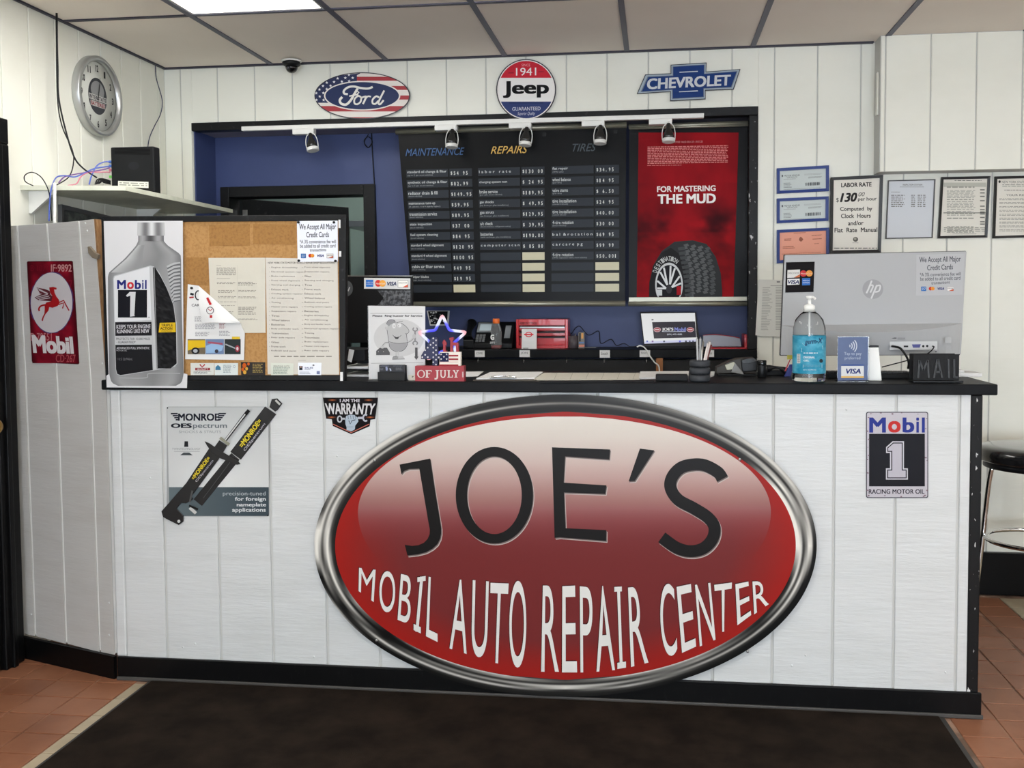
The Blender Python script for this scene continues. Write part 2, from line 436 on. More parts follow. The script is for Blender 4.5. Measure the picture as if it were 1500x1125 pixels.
# alcove behind the opening
wa = MB()
slab((OX0, D2, 1.0), (-.547, D2+.1, ZF), wa); slab((.318, D2, 0), (OX1+.2, D2+.1, ZF), wa); slab((-.547, D2, 2.06), (.318, D2+.1, ZF), wa)
slab((-.547, D2, 0), (-.547+.001, D2+.1, 2.03), wa)
wall_alcove = struct('wall_alcove', wa, BLUE)
MB().box((OX0-.001, D+.012, 0), (OX0+.006, D2, ZF-.03)).build('side_reveal', BLUE, wall_alcove)
MB().box((OX1-.006, D+.012, 1.13), (OX1, D2, ZF-.03)).build('side_reveal', BLUE, wall_alcove)
MB().box((OX0, D+.012, ZF-.036), (OX1, D2, ZF-.03)).build('head_reveal', mat('lilac_grey_paint', (140, 136, 150), .6, var=((6, 30, 6), (120, 116, 132), 4, .4, .7)), wall_alcove)
# black trim round the opening
tr = MB(); tr.box((OX0-.002, D-.014, ZF-.042), (OX1, D+.05, ZF), .003)
tag(tr.build('trim_1', FRAMEB), kind='structure')
tr = MB(); tr.box((OX1-.044, D-.013, SILL+.001), (OX1, D+.05, ZF-.043), .003); tag(tr.build('trim_2', CHIP), kind='structure')
tr = MB(); tr.box((OX0-.045, D-.012, 1.15), (OX0-.001, D-.001, ZF), .002); tag(tr.build('trim_3', WALLW), kind='structure')
tr = MB(); tr.box((XL+.001, D-.016, 0), (OX0-.046, D-.001, .1), .002); tag(tr.build('baseboard_back', BLACKP), kind='structure')
tr = MB(); tr.box((OX1+.01, D-.03, .001), (XR, D-.001, .206), .003); tag(tr.build('baseboard_right', BLACKP), kind='structure')
# soffit box over the right-hand side
YS = 1.343
ws = struct('wall_soffit', MB().box((2.87, YS+BT, 2.03), (XR, D-.001, HC+.02)), GROOVE)
boards(ws, PLY(YS+BT), [2.87, 2.893]+[2.893+.203*i for i in range(1, 14)], [(2.87, XR, 2.03, HC)], BT)
# left wall
PLW = Plane((XL, 0, 0), (0, 1, 0))
wl = struct('wall_left', MB().box((XL-.12, YF, 0), (XL, D, HC+.03)), GROOVE)
wl_ed = [-.02+.177*i for i in range(-2, 9)]+[D]
wl_ed = sorted(set([e for e in wl_ed if e < D]+[D]))
boards(wl, PLW, wl_ed, [(.135, D, 0, HC), (-.4, .135, 2.07, HC)], BT)
MB().box((XL, YF, 0), (XL+.006, -1.1, HC)).build('plain_panel', WALLW, wl)
# front wall with shop windows, right wall (behind the camera: they bounce and let in the daylight)
wf = MB()
for lo, hi in (((XL, YF-.1, 0), (XR, YF, .42)), ((XL, YF-.1, 2.15), (XR, YF, HC+.03)), ((XL, YF-.1, .42), (0.2, YF, 2.15)), ((5.0, YF-.1, .42), (XR, YF, 2.15)), ((2.5, YF-.1, .42), (2.6, YF, 2.15))): wf.box(lo, hi)
struct('wall_front', wf, WALLW)
for k, (a, b) in enumerate(((.2, 2.5), (2.6, 5.0))):
    g = MB().box((a, YF-.05, .42), (b, YF-.044, 2.15)); tag(g.build('window_%d' % (k+1), CLEAR), kind='structure')
struct('wall_right', MB().box((XR, YF, 0), (XR+.1, D+.2, HC+.03)), WALLW)
# left door: black casing and door leaf
d1 = empty('door_1', (XL, -.35, 0), kind='structure')
m = MB(); m.box((XL+.001, .02, 0), (XL+.046, .13, 2.06), .006); m.box((XL+.001, .05, 0), (XL+.058, .075, 2.055), .004); m.box((XL+.001, -1.05, 2.06), (XL+.046, .13, 2.16), .006); m.build('casing', BLACKP, d1)
lf = MB().box((XL+.001, -1.0, .01), (XL+.03, .018, 2.05), .003).build('door_leaf', BLACKP, d1)
kn = MB().lathe((XL+.03, -.04, .97), [(.012, 0), (.012, .02), (.028, .03), (.03, .05), (.018, .062), (0, .064)], 20, axis=(1, 0, 0)); kn.build('door_knob', mat('brass', (190, 150, 80), .3, 1), lf)
# doorway at the back of the alcove, its open leaf and the store room
d2 = empty('door_2', (-.11, D2, 0), kind='structure')
m = MB()
for lo, hi in (((-.547, D2-.022, 1.0), (-.497, D2+.12, 2.064)), ((.262, D2-.022, 1.0), (.326, D2+.12, 2.064)), ((-.497, D2-.022, 2.007), (.262, D2+.12, 2.064))): m.box(lo, hi, .003)
m.build('casing', FRAMEB, d2)
ha = atY(352, 291, D2+.14); hb = atZ(508, 304, ha.z); a = Vector((ha.x, ha.y, 0)); b = Vector((hb.x, hb.y, 0)); hz = ha.z; dv = (b-a).normalized(); nv = Vector((-dv.y, dv.x, 0))*.02
m = MB(); m.hexa([a-nv+Vector((0, 0, .05)), b-nv+Vector((0, 0, .05)), b+nv+Vector((0, 0, .05)), a+nv+Vector((0, 0, .05)), a-nv+Vector((0, 0, hz)), b-nv+Vector((0, 0, hz)), b+nv+Vector((0, 0, hz)), a+nv+Vector((0, 0, hz))], .003)
m.build('door_leaf', FRAMEB, d2)
MB().box((-.482, D2+.121, 1.84), (-.455, D2+.126, 1.95)).build('hinge', STEEL, d2)
GRN = mat('pale_green_wall', (150, 168, 158), .7)
struct('wall_storeroom', MB().box((-1.4, 3.6, 0), (1.6, 3.7, 2.6)).box((1.5, D2+.14, 0), (1.6, 3.6, 2.6)).box((-1.5, D2+.14, 0), (-1.4, 3.7, 2.6)).box((-1.5, D2+.1, 2.6), (1.6, 3.7, 2.65)), GRN)

sl = empty('store_room_fill_light', (.2, 2.6, 2.57), 'plain ceiling light of the store room, out of view behind the doorway', 'ceiling light')  # unseen fill light, added to brighten the dark store room
MB().box((.0, 2.3, 2.57), (.5, 2.9, 2.599)).build('diffuser', LP, sl)

# ================================================================ COUNTER
cnt = empty('counter', (1.3, .2, 0), 'long white panelled front desk with black plinth and chipped black end post', 'counter')
PC = PLY(0); FT = .006
CZ = 1.111
# the front runs from the corner to the black end post
gx = [-.1835]+[inx for inx in (atY(240.8, 772, 0).x, atY(320, 772, 0).x, atY(397, 772, 0).x, atY(477, 772, 0).x, atY(554.5, 772, 0).x, atY(632.5, 772, 0).x, atY(710.5, 772, 0).x, atY(792.5, 772, 0).x, atY(876, 772, 0).x, atY(960, 772, 0).x, atY(1044.5, 772, 0).x, atY(1132, 772, 0).x, atY(1221, 772, 0).x, atY(1310.7, 772, 0).x, atY(1403, 772, 0).x)]+[atY(1419.5, 772, 0).x+.004]
boards(cnt, PLY(FT), gx, [(-.5, 5, .085, CZ)], FT, WHITE, gap=.004)
MB().box((-.225, .0, .085), (-.184, .02, CZ), .006).build('corner_trim', WHITE, cnt)
XE = gx[-1]-.004
m = MB(); m.box((-.19, FT+.0005, 0), (XE, .03, CZ)); m.build('backing', GROOVE, cnt)
MB().box((XE+.0005, -.002, 0), (XE+.038, .42, CZ), .004).build('end_post', CHIP, cnt)
m = MB(); m.box((-.215, -.014, 0), (XE+.046, -.0005, .088), .003); m.build('plinth', BLACKP, cnt)
m = MB(); m.box((-.215, -.022, .0), (XE+.05, -.0145, .014), .002); m.build('base_strip', mat('worn_grey_strip', (70, 68, 66), .5), cnt)
# nail heads in the boards
m = MB()
for x, y in ((286, 943), (460, 962), (268, 948), (1160, 975), (880, 590), (494, 668), (1240, 600), (1385, 985), (220, 700), (1180, 960)):
    c = PC.hit(x, y); m.lathe(c, [(.004, -.001), (.0035, .0015), (0, .002)], 8, axis=(0, -1, 0))
m.build('nail_heads', WHITE, cnt)['kind'] = 'stuff'
# countertop slab
ct = MB(); ct.box((-.245, -.022, CZ+.001), (2.966, .50, ZT), .004)
tag(ct.build('countertop', TOPB), 'thin dark grey laminate countertop on the white front desk', 'countertop')
# lower working desk behind
m = MB(); m.box((-.2, .501, .72), (2.9, 1.0, .75), .003); m.box((-.2, .51, 0), (-.17, .99, .7195)); m.box((2.87, .51, 0), (2.9, .99, .7195))
tag(m.build('work_desk', TOPB), 'dark lower desk hidden behind the front counter', 'desk')

# left wing: tall angled partition
LA, LB = Vector((-.228, .0, 0)), Vector((-.722, .168, 0))
PP = Plane(LB, LA-LB)
pt = empty('partition', (LA+LB)/2, 'tall grey-white angled board partition with winged horse sign, left of the bulletin board', 'partition')
cols = [((2, 331), (13, 559), (26, 925)), ((25.5, 330.5), (38, 559), (52, 932)), ((69, 328), (84, 559), (97.5, 943)), ((115.5, 323.5), (133, 559), (146.4, 955)), ((137, 321), (155, 559), (167.5, 959))]
def PQ(p, w): return PP.hit(p[0], p[1], w)
for k in range(4):
    A, B = cols[k], cols[k+1]; mb = MB(); g = 1.3
    F_ = []; K_ = []
    for j in range(3):
        a = (A[j][0]+(g if k else 0), A[j][1]); b = (B[j][0]-(g if k < 3 else 0), B[j][1])
        F_.append((mb.bm.verts.new(PQ(a, 0)), mb.bm.verts.new(PQ(b, 0)))); K_.append((mb.bm.verts.new(PQ(a, -.004)), mb.bm.verts.new(PQ(b, -.004))))
    for j in range(2):
        mb.bm.faces.new((F_[j][0], F_[j+1][0], F_[j+1][1], F_[j][1])); mb.bm.faces.new((K_[j][1], K_[j+1][1], K_[j+1][0], K_[j][0]))
        mb.bm.faces.new((K_[j][0], K_[j+1][0], F_[j+1][0], F_[j][0])); mb.bm.faces.new((F_[j][1], F_[j+1][1], K_[j+1][1], K_[j][1]))
    mb.bm.faces.new((K_[0][0], F_[0][0], F_[0][1], K_[0][1])); mb.bm.faces.new((F_[2][0], K_[2][0], K_[2][1], F_[2][1]))
    bmesh.ops.recalc_face_normals(mb.bm, faces=mb.bm.faces)
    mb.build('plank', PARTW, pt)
mb = MB(); mb.prism(PP, [(3, 332), (137, 322), (155, 559), (167, 958), (27, 924), (14, 559)], -.03, -.0045); mb.build('backing', WPLA, pt)
mb = MB(); mb.prism(PP, [(137, 321), (139.5, 321.5), (157.5, 559), (155, 559)], -.03, -.002); mb.build('raw_edge', mat('raw_wood_edge', (140, 106, 70), .8, var=((60, 60, 20), (120, 84, 48), 4, .4, .6)), pt)
mb = MB()
for a, b in ((LB, LA),):
    u = (b-a).normalized(); n = PP.n
    q = [a, b+u*.004, b+u*.004+n*.014, a+n*.014]
    mb.hexa([p+Vector((0, 0, 0)) for p in q]+[p+Vector((0, 0, .088)) for p in q], 0)
mb.build('plinth', BLACKP, pt)
mb = MB()
for x, y in ((15, 346), (125, 327), (128, 338), (14, 473), (16.7, 500), (17, 427), (150, 532), (29, 893), (46, 900), (160, 883), (160, 930)):
    mb.lathe(PP.hit(x, y), [(.004, -.001), (.0035, .002), (0, .0025)], 8, axis=PP.n)
mb.build('nail_heads', WHITE, pt)['kind'] = 'stuff'
# small wooden turn-button on its edge
mb = MB(); mb.prism(PP, [(132, 362), (134, 361), (142, 370), (147.5, 373), (146, 380), (139, 378), (133, 371)], .001, .012, bevel=.001)
mb.build('turn_button', mat('turn_button_wood', (120, 108, 92), .7), pt)

# entrance mat
mt = empty('entrance_mat', (1.36, -.6, 0), 'large dark brown entrance mat with grey rubber edge on the floor before the desk', 'mat')
m = MB(); m.box((-.083, -2.2, 0), (2.807, -.024, .004), .001); m.build('rubber_edge', RUB, mt)
m = MB(); m.box((-.068, -2.18, .0041), (2.788, -.032, .009), .001); m.build('pile', MATM, mt)
# ================================================================ SIGNS AND PRINTED THINGS
def Z(sc, ox, oy): return lambda x, y: (ox+x/sc, oy+y/sc)
def centre(pl, pts): 
    q = [pl.hit(x, y) for x, y in pts]; c = sum(q, Vector())/len(q); c.z = min(p.z for p in q); return c
def sheet(name, label, cat, pl, pts, w0, w1, m, z=None, group=None, bevel=0, pname='panel'):
    """a flat thing: Empty + one cut panel; returns root"""
    P = [z(x, y) for x, y in pts] if z else pts
    r = empty(name, centre(pl, P), label, cat, group)
    MB().prism(pl, P, w0, w1, bevel=bevel).build(pname, m, r)
    return r
def vnoise(seed):
    R = random.Random(seed); G = {}
    def g(i, j):
        if (i, j) not in G: G[(i, j)] = R.random()
        return G[(i, j)]
    def f(x, y):
        s = 0; a = .5
        for o in range(3):
            i, j = math.floor(x), math.floor(y); u, v = x-i, y-j; u = u*u*(3-2*u); v = v*v*(3-2*v)
            s += a*((g(i, j)*(1-u)+g(i+1, j)*u)*(1-v)+(g(i, j+1)*(1-u)+g(i+1, j+1)*u)*v); a /= 2; x *= 2.1; y *= 2.1
        return s/.875
    return f
def mix(a, b, t): t = max(0, min(1, t)); return tuple(p+(q-p)*t for p, q in zip(a, b))
def bands(p, cx, cy, rx, ry, rows, sl=0):
    """horizontal bands clipped by an ellipse: rows (y0,y1,colour[,x0,x1])"""
    for r in rows:
        y0, y1, c = r[:3]; y0 = max(y0, cy-ry*.9995); y1 = min(y1, cy+ry*.9995)
        if y1 <= y0: continue
        h = lambda y: rx*math.sqrt(max(0, 1-((y-cy)/ry)**2))
        L = lambda y: max(cx-h(y), r[3] if len(r) > 3 else -1e9); R = lambda y: max(L(y), min(cx+h(y), r[4] if len(r) > 4 else 1e9))
        p.grid(0, y0, 1, y1, 1, 14, lambda u, v: c, L, R)
def star(p, cx, cy, r, c):
    p.poly([(cx+(r if k % 2 == 0 else r*.42)*math.sin(k*PI/5), cy-(r if k % 2 == 0 else r*.42)*math.cos(k*PI/5)) for k in range(10)], c)

# ---- big oval shop sign
Cx, Cy, Rx, Ry = 828.5, 799, 367.5, 221
PS = PLY(-.0228)
o = empty('oval_shop_sign', PS.hit(828, 1019), 'huge red oval sign with chrome-look border reading JOE\'S across the desk front', 'sign')
el = [(Cx+Rx*math.cos(a*PI/64), Cy-Ry*math.sin(a*PI/64)) for a in range(128)]
MB().prism(PS, el, 0, .004).build('panel', mat('sign_back', (40, 38, 36), .5), o)
p = Print(PS, .0045)
PROF = [  # angle (deg, 0 = right, 90 = top), greys outside -> red
 (0, (30, 34, 205, 215, 120, 60, 205, 225, 215)), (25, (165, 200, 150, 45, 160, 225, 60, 210, 225)), (40, (200, 196, 90, 60, 170, 120, 55, 45, 40)),
 (60, (150, 120, 90, 60, 130, 90, 48, 44, 44)), (90, (44, 42, 44, 50, 120, 60, 44, 44, 44)), (112, (80, 60, 50, 60, 170, 60, 46, 44, 44)),
 (130, (205, 200, 130, 55, 165, 60, 48, 44, 44)), (150, (208, 204, 190, 70, 190, 75, 60, 44, 44)), (166, (60, 80, 190, 110, 205, 150, 70, 46, 44)), (174, (205, 215, 210, 120, 190, 210, 80, 44, 40)),
 (184, (190, 220, 150, 70, 150, 220, 150, 60, 44)), (192, (20, 26, 160, 120, 80, 215, 130, 45, 40)), (205, (185, 60, 30, 30, 110, 190, 40, 120, 160)), (220, (34, 30, 80, 190, 60, 30, 32, 30, 30)),
 (235, (36, 34, 60, 190, 90, 120, 40, 60, 200)), (255, (42, 44, 55, 180, 60, 150, 60, 150, 185)), (270, (44, 46, 48, 60, 200, 190, 60, 90, 60)), (285, (42, 44, 70, 175, 60, 150, 60, 120, 200)),
 (305, (30, 34, 44, 60, 160, 60, 150, 120, 190)), (325, (34, 32, 32, 60, 170, 50, 60, 40, 60)), (345, (26, 28, 30, 120, 210, 70, 205, 60, 30)), (360, (30, 34, 205, 215, 120, 60, 205, 225, 215))]
def prof(a, t):
    a %= 360
    v = interp(PROF, a); x = t*8; i = min(int(x), 7); k = x-i; k = k*k*(3-2*k); g = v[i]+(v[i+1]-v[i])*k; return max(16, min(240, 110+(g-110)*1.22))
NA, NR = 240, 26; ring = []
for i in range(NA):
    a = 2*PI*i/NA; row = []
    tx, ty = 30.5, 25
    for j in range(NR+1):
        t = j/NR; x = Cx+(Rx-tx*t)*math.cos(a); y = Cy-(Ry-ty*t)*math.sin(a); g = prof(360*i/NA, t)
        row.append((p.mb.bm.verts.new(p.p(x, y)), p.ink((g, g*.985, g*.95))))
    ring.append(row)
for i in range(NA):
    A, B = ring[i], ring[(i+1) % NA]
    for j in range(NR):
        q = (A[j], B[j], B[j+1], A[j+1]); f = p.mb.bm.faces.new([k[0] for k in q])
        for l, k in zip(f.loops, q): l[p.mb.cl] = k[1]
ax, ay = Rx-30.5, Ry-25
def redf(x, y):
    r = math.hypot((x-Cx)/ax, (y-Cy)/ay); c = mix((116, 44, 44), (160, 30, 24), (r-.72)/.28)
    return mix(c, (150, 34, 30), (y-940)/60*.6)
p.grid(0, Cy-ay*.9999, 1, Cy+ay*.9999, 60, 60, lambda u, v: redf(Cx+(2*u-1)*ax*math.sqrt(max(0, 1-(2*v-1)**2)), Cy-ay+2*ay*v),
       lambda y: Cx-ax*math.sqrt(max(0, 1-((y-Cy)/ay)**2)), lambda y: Cx+ax*math.sqrt(max(0, 1-((y-Cy)/ay)**2)))
p.up()
GT = [(610, (222, 216, 206)), (640, (216, 206, 197)), (675, (205, 184, 177)), (705, (186, 152, 146)), (735, (160, 112, 108)), (760, (142, 78, 80)), (790, (124, 54, 56)), (825, (116, 44, 44))]
hwf = lambda y: 302*math.sqrt(max(.0001, 1-((750-y)/(140.5 if y < 750 else 160))**2))
HW = [(610, 6), (614, 70), (620, 110), (630, 152), (645, 194), (665, 235), (690, 270), (720, 294), (750, 302), (775, 300), (800, 288), (825, 268)]
def gl(u, v):
    y = 610+215*v; c = interp(GT, y); e = abs(2*u-1)
    x = 827+(2*u-1)*hwf(y)
    return mix(c, redf(x, y), (y-745)/80)
p.grid(0, 610, 1, 825, 70, 70, gl, lambda y: 827-hwf(y), lambda y: 827+hwf(y))
zj = Z(3.75, 440, 570); ze = Z(3.75, 820, 570)
J = [(547, 413), (715, 380), (742, 560), (768, 715), (775, 760), (775, 790), (769, 820), (754, 850), (728, 874), (692, 894), (645, 906), (590, 912), (575, 853), (615, 859), (650, 855), (680, 842), (700, 822), (712, 795), (713, 770), (706, 735), (655, 435), (600, 437), (572, 448), (557, 466)]
E_ = [(-42, 318), (277, 330), (272, 385), (30, 368), (22, 512), (257, 527), (250, 574), (24, 566), (32, 762), (256, 772), (255, 832), (0, 812), (-28, 815)]
AP = [(440, 325), (520, 335), (412, 503), (378, 505)]
S_ = [(893, 492), (868, 455), (800, 418), (735, 412), (665, 430), (618, 480), (608, 540), (650, 605), (735, 652), (812, 702), (848, 755), (838, 820), (788, 872), (715, 888), (640, 868), (560, 812)]
def letters(dx, dy, c):
    p.warp = lambda x, y: (zj(x, y)[0]+dx, zj(x, y)[1]+dy); p.poly(J, c)
    for t0, t1 in (((0, 60),)): pass
    p.ring(1067, 581, 212, 265, 62, c, 72, ty=52)
    p.warp = lambda x, y: (ze(x, y)[0]+dx, ze(x, y)[1]+dy); p.poly(E_, c); p.poly(AP, c); p.line(S_, 66, c, smooth=True)
letters(1.9, 2.7, (196, 184, 178)); p.up(); letters(1.0, 1.5, (110, 98, 96)); p.up(); letters(0, 0, (22, 20, 20))
p.warp = None; p.up()
LT = [('M', (526.7, 831), (551, 834), (548, 881), (526, 865)), ('O', (557, 835), (580, 837), (579, 897), (556, 895)), ('B', (588, 840), (605.5, 844), (600.5, 914), (583, 907)),
      ('I', (612, 845), (624, 843), (617, 927), (606.5, 922)), ('L', (628.5, 844), (641, 847), (641.5, 939.5), (624.5, 931)), ('A', (665, 848), (685.5, 849), (684, 957), (659, 949)),
      ('U', (693, 849), (716.5, 851), (713.5, 963.5), (690.5, 960)), ('T', (719, 853), (745.5, 854), (739, 972), (717, 969)), ('O', (747, 850), (771.5, 850), (771, 977), (746, 977)),
      ('R', (795.5, 857), (815, 857), (819, 983), (793, 983)), ('E', (824, 858), (843, 857), (845.5, 984), (823.5, 984)), ('P', (849.5, 858), (868, 860), (868, 984), (850.5, 984)),
      ('A', (878, 858), (888, 857), (901, 980.5), (874, 983)), ('I', (900, 859), (911, 858.5), (917, 977), (904.5, 979)), ('R', (920, 860), (939, 858), (950, 969.5), (924.5, 976)),
      ('C', (965, 855), (987, 854), (992.5, 958), (970, 962)), ('E', (991, 859), (1012.5, 854.5), (1019.5, 946), (999, 955.5)), ('N', (1018, 856), (1040.5, 853), (1048, 936), (1025, 946)),
      ('T', (1046, 856), (1072, 852.5), (1067, 923), (1061.5-10, 926)), ('E', (1077, 855), (1096.5, 851), (1100, 900), (1080, 915)), ('R', (1102, 851), (1121, 850.5), (1126, 884), (1104.5, 899))]
for dx, dy, c in ((-1, -1.2, (66, 28, 28)), (0, 0, (228, 226, 222))):
    for s, a, b, d, e in LT:
        if s == 'I':
            L_ = lambda t, k: (k[0][0]+(k[1][0]-k[0][0])*t, k[0][1]+(k[1][1]-k[0][1])*t)
            cx0, cx1 = ((a[0]+b[0])/2+.5, (a[1]+b[1])/2), ((d[0]+e[0])/2-.5, (d[1]+e[1])/2)
            p.poly([(a[0]+dx, a[1]+dy), (b[0]+dx, b[1]+dy), (b[0]+dx, b[1]+7+dy), (a[0]+dx, a[1]+7+dy)], c); p.poly([(e[0]+dx, e[1]-9+dy), (d[0]+dx, d[1]-9+dy), (d[0]+dx, d[1]+dy), (e[0]+dx, e[1]+dy)], c)
            p.line([(cx0[0]+dx, cx0[1]+dy), (cx1[0]+dx, cx1[1]+dy)], 4.2, c); continue
        p.text(s, 0, 0, 0, 0, c, quad=[(x+dx, y+dy) for x, y in (a, b, d, e)], res=8)
    p.up()
p.build('lettering_and_artwork', P_GLOSS, o)
m = MB()
for x, y in ((549, 674), (1083.5, 672.5), (552, 937.5), (1095, 953.5)): m.lathe(PS.hit(x, y), [(.005, .004), (.005, .0065), (.002, .0075), (0, .0075)], 10, axis=(0, -1, 0))
m.build('screw', STEEL, o)

# ---- racing oil sign at the right of the desk
def mobil(p, x0, y0, x1, y1, c1, c2, b=.03, dy=0):
    W = x1-x0; H = y1-y0
    for ch, a, d, t, c in (('M', 0, .30, 0, c1), ('o', .34, .565, .235, c2), ('b', .60, .81, 0, c1), ('i', .845, .895, 0, c1), ('l', .945, 1, 0, c1)):
        p.text(ch, x0+W*a, y0+H*t+dy*a, x0+W*d, y1+dy*a, c, bold=b, res=5)
z = Z(4.018, 1220, 580)
o = sheet('racing_oil_sign', 'small black and white tin sign with racing motor oil lettering, right end of desk', 'sign', PC, [z(x, y) for x, y in rr(195, 93, 560, 600, 12)], .001, .0025, mat('sign_edge', (40, 38, 50), .4))
p = Print(PC, .0027, warp=z); p.poly(rr(200, 98, 555, 595, 9), (196, 192, 200)); p.up()
mobil(p, 213, 126, 540, 215, (44, 56, 140), (196, 50, 48)); p.rect(212, 222, 540, 531, (28, 28, 34))
p.text('RACING MOTOR OIL', 210, 548, 538, 575, (44, 40, 50), bold=.02); p.up()
one = [(312, 300), (350, 266), (417, 266), (417, 425), (440, 425), (440, 491), (311, 491), (311, 425), (335, 425), (335, 335), (312, 335)]
p.poly(one, (205, 203, 210)); p.up()
p.poly([(319, 303), (353, 273), (410, 273), (410, 432), (433, 432), (433, 484), (318, 484), (318, 432), (342, 432), (342, 328), (319, 328)], (34, 34, 40)); p.up()
p.poly([(324, 306), (355, 279), (404, 279), (404, 438), (427, 438), (427, 478), (324, 478), (324, 438), (348, 438), (348, 322), (324, 322)], (192, 188, 198)); p.up()
R = random.Random(3)
for k in range(26):
    x, y = R.choice(((R.uniform(203, 550), R.uniform(99, 106)), (R.uniform(203, 550), R.uniform(583, 593)), (R.uniform(543, 553), R.uniform(100, 590)), (R.uniform(201, 209), R.uniform(100, 590))))
    p.ell(x, y, R.uniform(2, 7), R.uniform(2, 5), (136, 112, 122), 7)
p.build('print', P_SEMI, o)

# ---- shock absorber sign
z = Z(5.357, 220, 570)
o = sheet('shock_absorber_sign', 'grey tin sign with two black shock absorbers, left part of the desk front', 'sign', PC, [z(x, y) for x, y in rr(132, 137, 935, 998, 14)], .001, .0025, mat('grey_tin', (150, 152, 152), .4))
p = Print(PC, .0027, warp=z)
p.grid(0, 141, 1, 768, 6, 10, lambda u, v: mix(mix((196, 199, 199), (228, 229, 228), v*1.2), (200, 202, 202), abs(u-.5)), lambda y: 136+18*(y-141)/850, lambda y: 927+8*(y-141)/850)
p.grid(0, 768, 1, 994, 6, 4, lambda u, v: mix((104, 116, 120), (64, 76, 84), u*1.1), lambda y: 149+5*(y-768)/230, lambda y: 932+2*(y-768)/230); p.up()
p.text('MONROE', 222, 190, 545, 248, (24, 28, 42), bold=.035)
for k, (a, b) in enumerate(((165, 225), (180, 227), (192, 229), (203, 231))): 
    y = 186+k*16; p.rect(a, y, b-6, y+11, (24, 28, 42)); p.rect(764-a+2-168+0, y, 0, y, (24, 28, 42)) if 0 else p.poly([(540-k*2, y), (600-k*13, y), (594-k*13, y+11), (538-k*2, y+11)], (24, 28, 42))
p.text('OES', 166, 268, 330, 304, (26, 30, 42), bold=.045); p.text('pectrum', 338, 273, 606, 316, (110, 118, 124), bold=.02)
p.text('SHOCKS & STRUTS', 228, 324, 558, 344, (150, 154, 156)); p.text('precision-tuned', 573, 802, 908, 842, (178, 186, 190), bold=.005); p.text('for foreign', 668, 845, 910, 884, (222, 226, 228), bold=.02)
p.text('nameplate', 682, 890, 912, 928, (222, 226, 228), bold=.02); p.text('applications', 646, 930, 910, 970, (222, 226, 228), bold=.02)
p.poly([(273, 408), (300, 408), (302, 452), (270, 452)], (40, 42, 46)); p.poly([(265, 497), (310, 497), (338, 518), (238, 518)], (74, 80, 84)); p.text('TWINTECHNOLOGY', 174, 460, 398, 476, (140, 144, 146)); p.rect(190, 486, 392, 489, (150, 154, 156))
p.ell(139, 147, 6, 6, (20, 20, 20), 12); p.ell(924, 990, 6, 6, (20, 20, 20), 12); p.build('print', P_SEMI, o)
BK = mat('shock_black', (16, 15, 18), .35)
m = MB()
zz = lambda L: [z(x, y) for x, y in L]
m.prism(PC, zz([(905, 135), (993, 196), (716, 552), (633, 490)]), .0035, .006, bevel=.001)
m.prism(PC, zz([(640, 500), (705, 553), (410, 914), (345, 862)]), .0031, .0055, bevel=.001)
m.prism(PC, zz([(958, 78), (1000, 72), (1040, 112), (1005, 162), (985, 175), (940, 140)]), .0031, .0062, bevel=.001)
m.build('rear_shock_absorber', BK, o)
m = MB(); m.prism(PC, zz([(475, 455), (560, 520), (545, 548), (330, 840), (345, 860), (290, 892), (250, 890), (215, 935), (268, 990), (268, 1035), (232, 1062), (150, 1022), (110, 1000), (97, 955), (290, 735)]), .0065, .0095, bevel=.001)
m.prism(PC, zz([(437, 406), (475, 422), (560, 480), (700, 562), (718, 585), (690, 590), (560, 540), (500, 500), (455, 440)]), .0097, .0115, bevel=.001)
m.prism(PC, zz([(550, 400), (612, 440), (570, 510), (500, 470)]), .0066, .0112, bevel=.001)
m.build('front_strut', BK, o)
p = Print(PC, .0119, warp=z)
for a, w_, c in (([(600, 405), (772, 175)], 26, (40, 40, 42)), ([(597, 400), (768, 178)], 9, (215, 216, 216)), ([(612, 408), (745, 235)], 5, (190, 190, 190)), ([(758, 196), (786, 162)], 27, (24, 24, 24)), ([(560, 378), (632, 432)], 22, (150, 150, 132)), ([(323, 925), (372, 968)], 24, (205, 206, 204)), ([(318, 908), (388, 938)], 16, (30, 30, 30)), ([(995, 84), (1030, 118)], 16, (196, 196, 192)), ([(940, 142), (982, 172)], 8, (210, 210, 208)), ([(640, 568), (430, 850)], 4, (90, 90, 92)), ([(345, 790), (325, 880)], 14, (90, 90, 90))):
    p.line(a, w_, c); p.up()
for Q, R_ in (([(705, 430), (860, 226), (890, 250), (740, 462)], [(742, 470), (903, 260), (921, 274), (762, 488)]), ([(334, 690), (463, 520), (488, 540), (360, 708)], [(366, 715), (499, 549), (514, 562), (383, 730)])):
    p.text('=MONROE=', 0, 0, 0, 0, (226, 206, 60), quad=Q, bold=.03); p.text('OESpectrum', 0, 0, 0, 0, (190, 188, 196), quad=R_, bold=.01)
p.ell(240, 1030, 12, 12, (214, 216, 214), 14); p.build('markings', P_SEMI, o)

